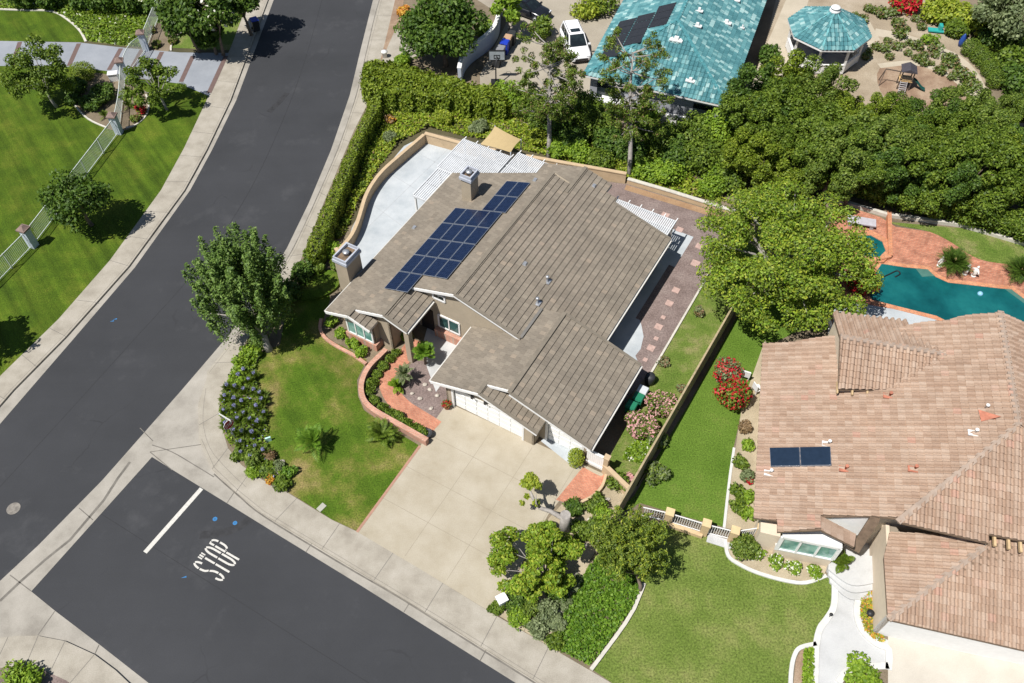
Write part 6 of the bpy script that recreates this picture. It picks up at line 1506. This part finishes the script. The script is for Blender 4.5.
# ================================================================== cars
def car(label, loc, yaw, paint, L=4.75, W=1.86, H=1.72, suv=True, roof_glass=True):
    """built along +X (front), then turned; loc is the ground point under the middle"""
    t = thing('parked_car', label, 'car', (*loc, 0)); t.rotation_euler = (0, 0, yaw)
    class Z: pass
    def part(mb, name, mat, par=t):
        me = bpy.data.meshes.new(name); me.from_pydata(mb.v, [], mb.f); me.materials.append(mat)
        for k in mb.sm: me.polygons[k].use_smooth = True
        me.update(); o = bpy.data.objects.new(name, me); COL.objects.link(o); o.parent = par; return o
    def loft(secs):
        m = MB(); k = len(secs[0])
        for s in secs: m.v += s
        for i in range(len(secs)-1):
            for j in range(k-1): a = i*k+j; m.idx([a, a+1, a+1+k, a+k], True)
        m.idx(list(range(k))[::-1]); m.idx([(len(secs)-1)*k+j for j in range(k)]); return m
    hx = L/2
    def sec(x, w, zb, zs, zt, wt):
        h = w/2; ht = wt/2
        return [(x, -h*.94, zb), (x, -h, (zb+zs)/2), (x, -h*.985, zs), (x, -ht, zt), (x, -ht*.5, zt+.025), (x, 0, zt+.035), (x, ht*.5, zt+.025), (x, ht, zt), (x, h*.985, zs), (x, h, (zb+zs)/2), (x, h*.94, zb)]
    b = loft([sec(-hx, W*.82, .42, .72, .82, W*.7), sec(-hx+.1, W*.93, .3, .85, .98, W*.8), sec(-hx+.5, W, .24, .88, 1.02, W*.86), sec(-.6, W, .22, .88, 1.0, W*.88), sec(.75, W, .22, .86, .99, W*.86), sec(1.15, W, .22, .84, .97, W*.84), sec(hx-.5, W*.98, .24, .78, .88, W*.8), sec(hx-.15, W*.88, .28, .66, .76, W*.68), sec(hx, W*.7, .38, .55, .6, W*.55)])
    part(b, 'body', paint)
    xr = -hx+.12 if suv else -hx+.95
    wtop = W*.72; wb = W*.88
    def ring(x, w, z): return (x, w/2, z)
    zb, ztp = .97, H
    x0, x1, x2, x3 = xr, xr+.35, .25, 1.2
    cab = MB()
    def q(*p): cab.face(p)
    A = [(x0, -wb/2, zb), (x3, -wb/2, zb), (x3, wb/2, zb), (x0, wb/2, zb)]; T = [(x1, -wtop/2, ztp), (x2, -wtop/2, ztp), (x2, wtop/2, ztp), (x1, wtop/2, ztp)]
    q(*T); q(A[0], A[1], T[1], T[0]); q(A[1], A[2], T[2], T[1]); q(A[2], A[3], T[3], T[2]); q(A[3], A[0], T[0], T[3])
    cab.box(((x1+x2)/2, 0, ztp+.012), (x2-x1-.1, wtop*.9, .03))
    part(cab, 'cabin', paint)
    def win(name, quad, inset, off, mat=M['glass_dark']):
        quad = [Vector(p) for p in quad]; c = sum(quad, Vector())/4; n = (quad[1]-quad[0]).cross(quad[3]-quad[0]).normalized()
        m = MB(); m.face([p.lerp(c, inset) + n*off for p in quad]); part(m, name, mat)
    win('windscreen', (A[1], A[2], T[2], T[1]), .1, .012); win('rear_window', (A[3], A[0], T[0], T[3]), .14, .012)
    for s in (0, 1):
        lo0, lo1, hi1, hi0 = (A[0], A[1], T[1], T[0]) if not s else (A[2], A[3], T[3], T[2])
        lo0, lo1, hi1, hi0 = map(Vector, (lo0, lo1, hi1, hi0))
        for f0, f1 in ((.07, .36), (.38, .66), (.68, .93)):
            quad = [lo0.lerp(lo1, f0), lo0.lerp(lo1, f1), hi0.lerp(hi1, f1), hi0.lerp(hi1, f0)]
            win('side_window', [quad[0].lerp(quad[3], .12), quad[1].lerp(quad[2], .12), quad[2].lerp(quad[1], .12), quad[3].lerp(quad[0], .12)], .02, .012)
    if roof_glass: m = MB(); m.box((x2-.5, 0, ztp+.035), (.55, wtop*.62, .02)); part(m, 'sunroof', M['glass_dark'])
    for x in (-hx+.85, hx-.9):
        for s in (-1, 1):
            Mx = Matrix.Translation((x, s*(W/2-.1), .34)) @ Matrix.Rotation(R(90), 4, 'X')
            m = MB(); m.lathe([(.2, -.11), (.34, -.11), (.35, 0), (.34, .11), (.2, .11)], n=20, M=Mx); wo = part(m, 'wheel', M['black'])
            m = MB(); m.lathe([(.05, -.115), (.21, -.118), (.21, .118), (.05, .115)], n=14, M=Mx); part(m, 'rim', M['metal_grey'], wo)
    for s in (-1, 1):
        m = MB(); m.box((hx-.2, s*W*.32, .7), (.26, .4, .12)); part(m, 'headlight', plain('headlight', (.6, .62, .65), .15))
        m = MB(); m.box((-hx+.06, s*W*.37, .85), (.12, .24, .22)); part(m, 'tail_light', plain('tail light', (.35, .01, .012), .25))
        m = MB(); m.box((.95, s*(W/2+.08), 1.02), (.16, .22, .14)); part(m, 'wing_mirror', paint)
    m = MB(); m.box((hx-.03, 0, .5), (.1, W*.6, .18)); m.box((hx-.05, 0, .36), (.1, W*.66, .1)); part(m, 'grille', M['black'])
    for s in (-1, 1): m = MB(); m.bar((x1+.1, s*wtop*.45, ztp+.05), (x2-.1, s*wtop*.45, ztp+.05), .04, .04); part(m, 'roof_rail', M['black'] if suv else paint)
    return t
wp = plain('white car paint', (.78, .78, .79), .25, var=.02, spec=.6); bp = plain('black car paint', (.012, .013, .017), .2, var=.1, spec=.6)
a, b = Vector(G(567, 31)), Vector(G(583, 68)); d = b-a
car('white sport utility vehicle parked on the worn driveway beside the turquoise roof', tuple((a+b)/2), math.atan2(d.y, d.x), wp, L=5.0, W=2.0, H=1.78)
a, b = Vector(G(506, 6)), Vector(G(549, 22)); d = b-a
car('black car parked at the top edge beside the white one', tuple((a+b)/2), math.atan2(d.y, d.x), bp, H=1.5, suv=False)
# ================================================================== bins, hoop, curved wall
def bin_(label, loc, yaw, body, lid, group, s=1.0, open_=False):
    t = thing('wheeled_bin', label, 'bin', (*loc, 0), group); c = Vector((*loc, 0))
    b = MB(); b.box(c + Vector((0, 0, .5*s)), (.5*s, .56*s, .96*s), yaw, taper=1.18); b.build('body', body, t)
    b = MB(); b.box(c + Vector((0, 0, 1.03*s)), (.66*s, .72*s, .09*s), yaw, taper=.88); b.build('lid', lid, t)
    for k in (-1, 1):
        Mx = Matrix.Translation(c + Vector((math.cos(yaw)*-.26*s - math.sin(yaw)*k*.26*s, math.sin(yaw)*-.26*s + math.cos(yaw)*k*.26*s, .12*s))) @ Matrix.Rotation(yaw, 4, 'Z') @ Matrix.Rotation(R(90), 4, 'X')
        m = MB(); m.lathe([(.03, -.04), (.12*s, -.04), (.12*s, .04), (.03, .04)], n=12, M=Mx); m.build('wheel', M['black'], t)
    m = MB(); e = Vector((math.cos(yaw), math.sin(yaw), 0)); f = Vector((-e.y, e.x, 0)); m.bar(c - e*.36*s - f*.22*s + Vector((0, 0, .98*s)), c - e*.36*s + f*.22*s + Vector((0, 0, .98*s)), .04, .04); m.build('handle', body, t)
green = plain('green bin plastic', (.015, .16, .085), .5, var=.08); blue = plain('blue bin plastic', (.012, .04, .38), .5, var=.08); grey_b = plain('grey bin plastic', (.20, .20, .21), .55); dkb = plain('dark bin plastic', (.03, .032, .035), .55); brown_b = plain('brown lid', (.42, .27, .17), .6)
yb = math.atan2(G(504, 50)[1]-G(497, 63)[1], G(504, 50)[0]-G(497, 63)[0]) - R(90)
for u, v, bo, li, lab in ((497, 66, dkb, green, 'green lidded bin, nearest the basketball hoop in the row by the white curved wall'), (501, 59, dkb, grey_b, 'grey lidded bin between the green and blue ones by the white curved wall'), (505, 53, blue, blue, 'blue bin in the row by the white curved wall'), (508, 48, dkb, brown_b, 'brown topped bin behind the blue one by the white curved wall'), (512, 44, dkb, dkb, 'dark bin at the far end of the row by the white curved wall')):
    bin_(lab, G(u, v), yb, bo, li, 'bins by the white curved wall', 1.15)
bin_('dark bin with bright blue lid standing at the shaded street kerb', G(257, 31, Z_ROAD), .5, dkb, blue, None, 1.1)
for u, v, bo, li, lab in ((630, 413, green, green, 'green bin nearest the lower pink shrub in the side yard'), (637, 405, green, green, 'green bin in the middle of the side yard row'), (641, 398, grey_b, plain('pale bin lid', (.5, .52, .54), .6), 'grey bin beside the upper pink shrub in the side yard')):
    bin_(lab, G(u, v), _aa, bo, li, 'bins in the side yard', .95)
m = MB(); c = G3(649, 383); m.lathe([(.28, 0), (.34, .3), (.34, .6), (.3, .85), (.05, .87)], c, 18); tag(m.build('barrel', dkb), 'dark round barrel in the shade at the rear corner of the garage', 'barrel')
hoop = thing('basketball_hoop', 'portable basketball hoop beside the green lidded bin', 'basketball hoop', G3(496, 84)); c = G3(496, 84)
m = MB(); m.box(c + Vector((0, 0, .15)), (.9, .7, .3)); m.build('base', M['black'], hoop)
m = MB(); m.tube([c, c + Vector((0, .1, 1.6)), c + Vector((.1, .5, 2.5))], .06, 8); m.build('pole', M['black'], hoop)
bdc = c + Vector((.1, .6, 2.5)); m = MB()
for dx, dz, sx, sz in ((0, .5, 1.5, .08), (0, -.45, 1.5, .08), (-.72, 0, .08, 1.0), (.72, 0, .08, 1.0), (0, .05, .5, .05), (0, -.25, .5, .05), (-.25, -.1, .05, .35), (.25, -.1, .05, .35)): m.box(bdc + Vector((dx, 0, dz)), (sx, .06, sz))
m.build('backboard_frame', M['black'], hoop)
m = MB(); m.box(bdc, (1.4, .02, .92)); m.build('backboard', plain('cloudy acrylic', (.35, .38, .4), .2), hoop)
m = MB(); m.tube([bdc + Vector((.22*math.cos(a), .35+.22*math.sin(a), -.3)) for a in [k*math.pi/8 for k in range(17)]], .02, 6, False); m.build('rim', plain('orange rim', (.5, .1, .02), .5), hoop)
wall_thing('curved_wall', 'tall white curved garden wall between the round tree and the bins', 'wall', smooth_line(px((460, 84), (463, 72), (471, 62), (482, 54), (491, 46), (497, 36), (499, 24), (498, 14)), 5), .3, 1.6, M['pillar'], plain('white wall coping', (.7, .7, .68), .85))
m = MB(); c = G3(385, 57); m.lathe([(.22, 0), (.22, .5), (.3, .52), (.3, .6), (.02, .7)], c, 12); tag(m.build('bollard', M['trim']), 'small white bollard by the pavement above the back hedge', 'bollard')
# ================================================================== street sign
sg = G3(236.5, 441); t = thing('stop_sign', 'red octagonal stop sign on a thin post among the agapanthus', 'road sign', sg)
m = MB(); m.tube([sg, sg + Vector((0, 0, 2.75))], .035, 8); m.build('post', M['metal_grey'], t)
fx = Vector((math.cos(R(-38)), math.sin(R(-38)), 0)); rt = Vector((-fx.y, fx.x, 0)); tilt = Vector((0, 0, 1)); cc = sg + Vector((0, 0, 2.0)) + fx*.05
def octo(r, off): return [cc + fx*off + rt*(r*math.cos(R(22.5+45*k))) + tilt*(r*math.sin(R(22.5+45*k))) for k in range(8)]
m = MB(); a_, b_ = octo(.40, 0), octo(.40, .02); m.face(b_); m.face(list(reversed(a_)))
for i in range(8): j = (i+1) % 8; m.face([a_[i], a_[j], b_[j], b_[i]])
plate = m.build('plate', plain('sign white border', (.7, .7, .68), .5), t)
m = MB(); m.face(octo(.37, .024)); m.build('red_face', plain('sign red', (.34, .012, .02), .5, var=.06), plate)
m = MB(); LW = .1
def ls(ch, x0):
    S_ = {'S': [[(1, 1.7), (.8, 2), (.2, 2), (0, 1.7), (0, 1.3), (1, .8), (1, .3), (.8, 0), (.2, 0), (0, .3)]], 'T': [[(0, 2), (1, 2)], [(.5, 2), (.5, 0)]], 'O': [[(.2, 0), (.8, 0), (1, .3), (1, 1.7), (.8, 2), (.2, 2), (0, 1.7), (0, .3), (.2, 0)]], 'P': [[(0, 0), (0, 2), (.8, 2), (1, 1.7), (1, 1.2), (.8, .95), (0, .95)]]}[ch]
    for ln in S_:
        for p, q in zip(ln, ln[1:]):
            P_ = [cc + fx*.03 + rt*(x0+.1*p_[0]) + tilt*(-.13+.13*p_[1]) for p_ in (p, q)]; m.bar(P_[0], P_[1], .03, .004, fx)
for ch, x0 in zip('STOP', (-.27, -.12, .03, .18)): ls(ch, x0)
m.build('lettering', plain('sign white letters', (.75, .75, .73), .5), plate)
m = MB(); m.bar(sg + Vector((-.4, .25, 2.72)), sg + Vector((.4, -.25, 2.72)), .02, .2); m.build('street_blade', M['trim'], t)
# ================================================================== play set
ps = thing('play_structure', 'wooden play tower with grey roof, ladder and dark green slide on bark mulch', 'play structure', G3(904, 84)); c = G3(904, 82); e = Vector((.97, -.24, 0)); f = Vector((.24, .97, 0))
wd = plain('dark play timber', (.10, .075, .06), .8, var=.25); hs_ = 1.05
for i in (-1, 1):
    for j in (-1, 1): m = MB(); p = c + e*i*hs_*.8 + f*j*hs_*.7; m.bar(p, p + Vector((0, 0, 3.0)), .14, .14, e); m.build('post', wd, ps)
m = MB(); m.box(c + Vector((0, 0, 1.35)), (1.9, 1.7, .1), math.atan2(e.y, e.x)); m.build('platform', plain('tan play deck', (.5, .33, .15), .8), ps)
m = MB(); q_ = [c + e*i*1.15 + f*j*1.1 + Vector((0, 0, 2.85)) for i, j in ((-1, -1), (1, -1), (1, 1), (-1, 1))]; r0_, r1_ = c - f*1.1 + Vector((0, 0, 3.35)), c + f*1.1 + Vector((0, 0, 3.35))
m.face([q_[0], r0_, r1_, q_[3]]); m.face([q_[1], q_[2], r1_, r0_]); m.face([q_[0], q_[1], r0_]); m.face([q_[2], q_[3], r1_]); m.face(list(reversed(q_))); m.build('roof', plain('grey play roof', (.055, .05, .06), .7), ps)
m = MB(); 
for k in range(9): x = -.8 + k*.2; m.bar(c + e*x - f*.8 + Vector((0, 0, 1.4)), c + e*x - f*.8 + Vector((0, 0, 2.0)), .05, .05)
m.build('railing', wd, ps)
m = MB()
for k in range(6): z = .15+.22*k; p = c - f*(1.9-.18*k) - e*.25; m.bar(p - e*.5 + Vector((0, 0, z)), p + e*.5 + Vector((0, 0, z)), .16, .05)
m.bar(c - f*2.0 - e*.75, c - f*.85 - e*.75 + Vector((0, 0, 1.4)), .06, .1); m.bar(c - f*2.0 + e*.25, c - f*.85 + e*.25 + Vector((0, 0, 1.4)), .06, .1)
m.build('ladder', plain('pale ladder steps', (.35, .33, .33), .7), ps)
m = MB(); prev = None
for k in range(11):
    s = k/10; p = c + e*(1.0+2.3*s) - f*.35*s + Vector((0, 0, 1.4 - 1.25*s + .12*math.sin(s*6.28))); row = [p + f*.32 + Vector((0, 0, .22)), p + f*.28, p - f*.28, p - f*.32 + Vector((0, 0, .22))]
    if prev:
        for i in range(3): m.face([prev[i], row[i], row[i+1], prev[i+1]])
    prev = row
m.build('slide', plain('dark green slide', (.012, .085, .075), .35), ps)
m = MB(); m.bar(c - e*.9 + Vector((0, 0, 2.3)), c - e*3.2 + f*.2 + Vector((0, 0, 2.3)), .12, .12); m.bar(c - e*3.2 + f*.2 + Vector((0, 0, 2.3)), c - e*3.5 - f*.6, .1, .1); m.bar(c - e*3.2 + f*.2 + Vector((0, 0, 2.3)), c - e*3.5 + f*.9, .1, .1); m.build('swing_beam', wd, ps)
ps.scale = (.58, .58, .64); ps.location = G3(902, 88)
m = MB(); cs_ = G3(935, 32); m.box(cs_ + Vector((0, 0, .2)), (1.4, .6, .12), -.2); m.box(cs_ + Vector((.4, .1, .45)), (.3, .6, .5), -.2); tag(m.build('sun_lounger', plain('turquoise plastic', (.03, .32, .3), .5)), 'turquoise lounger at the upper edge of the sandy garden', 'lounger')
m = MB(); cs_ = G3(960, 46); m.lathe([(.2, 0), (.3, .4), (.22, .9), (.1, 1.2), (.02, 1.3)], cs_, 10); tag(m.build('garden_figure', plain('blue glaze', (.02, .06, .25), .4)), 'dark blue garden figure left of the topmost ball shrub', 'garden ornament')
# ================================================================== poolside
bn = thing('stone_bench', 'grey stone slab bench on the brick deck beside the spa', 'bench', G3(860, 225)); c = G3(860, 225); yw = R(-14)
m = MB(); m.box(c + Vector((0, 0, .42)), (2.1, .8, .1), yw); m.build('slab', plain('lilac grey stone', (.42, .40, .43), .8), bn)
for k in (-.8, .8): m = MB(); m.box(c + Vector((k*math.cos(yw), k*math.sin(yw), .19)), (.25, .7, .37), yw); m.build('leg', plain('bench leg', (.3, .28, .29), .85), bn)
def statue(label, u, v, seed):
    c = G3(u, v); m = MB(); a = seed
    m.tube([c + Vector((0, 0, .02)), c + Vector((0, 0, .1))], [.2, .18], 10)
    m.tube([c + Vector((0, 0, .1)), c + Vector((.03, 0, .35)), c + Vector((0, .03, .6)), c + Vector((0, 0, .78)), c + Vector((0, 0, .84))], [.13, .16, .17, .12, .05], 10)
    m.tube([c + Vector((0, 0, .84)), c + Vector((0, 0, .95)), c + Vector((0, 0, 1.04))], [.06, .1, .04], 10)
    d = Vector((math.cos(a), math.sin(a), 0)); m.tube([c + d*.12 + Vector((0, 0, .7)), c + d*.32 + Vector((0, 0, .55)), c + d*.3 + Vector((0, 0, .4))], [.06, .05, .03], 6); m.tube([c - d*.12 + Vector((0, 0, .7)), c - d*.3 + Vector((0, 0, .5)), c - d*.2 + Vector((0, 0, .38))], [.06, .05, .03], 6)
    tag(m.build('statue', plain('white plaster', (.72, .70, .66), .8)), label, 'statue')
statue('small white statue on the pool edge left of the coned cycad', 939, 266, .3); statue('white statue half hidden right of the coned cycad', 964.5, 274, 1.2); statue('white statue standing alone at the pool edge', 973, 276, 2.0)
c = G3(980, 294); m = MB(); m.lathe([(.02, -.12), (.16, -.08), (.2, 0), (.16, .1), (.08, .16), (.02, .18)], c + Vector((0, 0, .03)), 14); tag(m.build('pool_float', plain('pale blue float', (.25, .5, .7), .4)), 'pale blue chlorine float on the pool water', 'pool float')
c = G3(1021, 277); m = MB(); m.lathe([(.3, 0), (.42, .3), (.45, .5), (.38, .5), (.36, .4), (.02, .4)], c, 16); tag(m.build('plant_pot', plain('blue glazed pot', (.01, .03, .3), .25)), 'blue glazed pot under the cycad at the right edge', 'pot')
m = MB(); pts_h = [G3(u, v, .03) for u, v in ((868, 296), (873, 285), (882, 278), (890, 274), (897, 271), (900, 274), (895, 277))]; m.tube([Vector(p) + Vector((0, 0, .02)) for p in smooth_line([tuple(p) for p in pts_h], 4)], .05, 6); tag(m.build('pool_hose', M['dark']), 'dark cleaning hose lying across the corner of the pool', 'hose')
m = MB(); m.bar(G3(832, 330, .0), G3(828, 318, 2.4), .2, .2); m.bar(G3(828, 331, .02), G3(838, 333, .02), .5, .1); tag(m.build('downpipe', M['trim']), 'white slanting post at the end of the pale pool patio', 'post')
# patio chairs by the bougainvillea
def chair(label, u, v, yaw, mat):
    t = thing('garden_chair', label, 'chair', G3(u, v)); c = G3(u, v); e = Vector((math.cos(yaw), math.sin(yaw), 0)); f = Vector((-e.y, e.x, 0))
    m = MB(); m.box(c + Vector((0, 0, .43)), (.5, .5, .06), yaw); m.build('seat', mat, t); m = MB(); m.box(c - e*.24 + Vector((0, 0, .72)), (.06, .5, .55), yaw); m.build('backrest', mat, t)
    for i in (-1, 1):
        for j in (-1, 1): m = MB(); m.bar(c + e*i*.2 + f*j*.2, c + e*i*.2 + f*j*.2 + Vector((0, 0, .42)), .05, .05, e); m.build('leg', mat, t)
chair('white garden chair between the red bush and the neighbour roof edge', 756, 392, .4, M['trim']); chair('white garden chair behind the red flowering shrubs', 745, 378, 1.2, M['trim'])
# ================================================================== small things at the front
bx = thing('utility_box', 'white square utility box beside the pavement in the rock garden', 'utility box', G3(502, 604)); c = G3(502, 604)
m = MB(); m.box(c + Vector((0, 0, .4)), (.48, .42, .8), .5); m.build('cabinet', M['trim'], bx); m = MB(); m.box(c + Vector((0, 0, .83)), (.58, .52, .07), .5); m.build('lid', M['door_white'], bx)
m = MB(); c = G(321.5, 507.5); m.box((*c, .02), (.34, .52, .04), R(-38)); tag(m.build('meter_lid', plain('concrete meter lid', (.36, .35, .30), .9)), 'pale rectangular meter lid in the dry corner of the front lawn', 'meter lid')
m = MB(); c = G3(269, 441); m.box(c + Vector((0, 0, .2)), (.35, .1, .4), .4); tag(m.build('yard_sign', plain('pale aqua sign', (.45, .7, .62), .6)), 'small pale aqua yard sign beside the agapanthus', 'sign')
pt = thing('flower_pot', 'pot of red flowers at the garage corner by the driveway', 'flower pot', G3(447, 408)); c = G3(447, 408)
m = MB(); m.lathe([(.16, 0), (.24, .3), (.26, .32), (.2, .32), (.02, .28)], c, 14); m.build('pot', plain('terracotta', (.35, .15, .08), .85), pt)
foliage('flowers', [(c.x, c.y, .48, .3, .3, .22)], 260, .12, [M['lf_mid'], M['fl_red']], pt, 7, off=tuple(c), mi=[.6, .4])
m = MB(); c = G3(428, 436); m.lathe([(.22, 0), (.3, .25), (.32, .42), (.26, .42), (.24, .2), (.02, .18)], c, 14); tag(m.build('plant_pot', dkb), 'dark empty pot at the driveway end of the brick wall', 'pot')
fl_ = thing('path_lamp', 'black lamp in the orange ground cover beside the neighbour garage', 'lamp', G3(867, 617)); c = G3(867, 617)
m = MB(); m.tube([c, c + Vector((0, 0, .5))], .03, 6); m.build('stake', M['black'], fl_); m = MB(); m.lathe([(.1, .5), (.2, .55), (.2, .66), (.04, .72)], c, 12); m.build('shade', M['black'], fl_)
m = MB(); c = G3(829, 617); m.tube([c, c + Vector((0, 0, .35))], .03, 6); m.lathe([(.09, .35), (.09, .42), (.02, .45)], c, 10); tag(m.build('path_lamp', M['black']), 'small black path lamp on the white kerb of the lawn', 'lamp')
def rock(label, u, v, r, mat, seed, group):
    rg = random.Random(seed); c = G3(u, v); m = MB(); n = 8; rows = 5; i0 = 0
    for i in range(rows+1):
        ph = math.pi*i/rows
        for j in range(n): a = 2*math.pi*j/n; k = r*rg.uniform(.8, 1.15); m.v.append((c.x+k*math.sin(ph)*math.cos(a), c.y+k*math.sin(ph)*math.sin(a)*.8, .05+k*.55*math.cos(ph)))
    for i in range(rows):
        for j in range(n): m.f.append([i*n+j, (i+1)*n+j, (i+1)*n+(j+1) % n, i*n+(j+1) % n])
    tag(m.build('rock', mat), label, 'rock', group)
rk_ = plain('pale rock', (.45, .40, .34), .9, var=.25, scale=8)
for i, (u, v) in enumerate(((420, 399), (431, 409), (412, 394), (425, 385), (437, 396), (430, 390))): rock('pale stone on the gravel bed left of the garage', u, v, .16, rk_, i, 'stones on the gravel bed')
for i, (u, v) in enumerate(((268, 455), (271, 462), (276, 473), (282, 462), (273, 483), (285, 470))): rock('pale stone along the lawn side of the corner bed', u, v, .2, rk_, 20+i, 'stones in the corner bed')
for i, (u, v) in enumerate(((540, 600), (523, 598), (560, 612), (566, 594), (576, 575), (590, 520), (607, 500), (622, 503), (586, 545))): rock('pale rock in the dry rock garden right of the driveway', u, v, .2, rk_, 40+i, 'rocks of the rock garden')
m = MB(); m.tube([G3(568, 26) + Vector((3.6, 4.5, 0)), G3(568, 26) + Vector((3.6, 4.5, 3.2))], .07, 8); tag(m.build('light_pole', M['metal_grey']), 'thin pale pole at the top edge behind the white car', 'pole')
lp = thing('street_lamp', 'street lamp just above the top edge, its arm over the road', 'street lamp', G3(256, -30)); c = G3(256, -30)
m = MB(); m.tube([c, c + Vector((0, 0, 4.5)), c + Vector((0, 0, 7.2))], [.11, .09, .07], 10); m.build('pole', M['metal_grey'], lp)
m = MB(); m.tube([c + Vector((0, 0, 7.1)), c + Vector((.8, -.1, 7.5)), c + Vector((2.2, -.3, 7.6))], .045, 8); m.build('arm', M['metal_grey'], lp); m = MB(); m.box(c + Vector((2.5, -.35, 7.58)), (.7, .3, .14), -.12); m.build('lamp_head', M['metal_grey'], lp)
# ================================================================== light, camera
w = bpy.data.worlds.new('World'); scene.world = w; w.use_nodes = True
nt = w.node_tree; bg = nt.nodes['Background']
sky = nt.nodes.new('ShaderNodeTexSky'); sky.sky_type = 'NISHITA'; sky.sun_disc = False
EL, AZ = R(60), R(36)          # shadows fall towards world angle 36 degrees
sx, sy = -math.cos(AZ), -math.sin(AZ)
sky.sun_elevation = EL; sky.sun_rotation = math.atan2(sx, sy); sky.air_density = 1.0; sky.dust_density = .6
nt.links.new(sky.outputs[0], bg.inputs['Color']); bg.inputs['Strength'].default_value = .06
sd = bpy.data.lights.new('Sun', 'SUN'); sd.energy = 5.0; sd.angle = R(.53); sd.color = (1.0, .972, .925)
so = bpy.data.objects.new('Sun', sd); COL.objects.link(so); so.location = (-40, -20, 80)
dirv = Vector((-sx*math.cos(EL), -sy*math.cos(EL), -math.sin(EL)))
so.rotation_euler = dirv.to_track_quat('-Z', 'Y').to_euler()
cd = bpy.data.cameras.new('Camera'); cd.sensor_width = 36; cd.lens = 36*FPX/1024; cd.clip_end = 2000
co = bpy.data.objects.new('Camera', cd); COL.objects.link(co); co.location = (0, 0, CAMH); co.rotation_euler = (R(90)-TILT, 0, 0)
scene.camera = co
scene.view_settings.view_transform = 'Standard'; scene.view_settings.look = 'None'
scene.view_settings.exposure = EXPO; scene.view_settings.gamma = 1
for o in list(scene.objects):
    if '_off' in o: del o['_off']
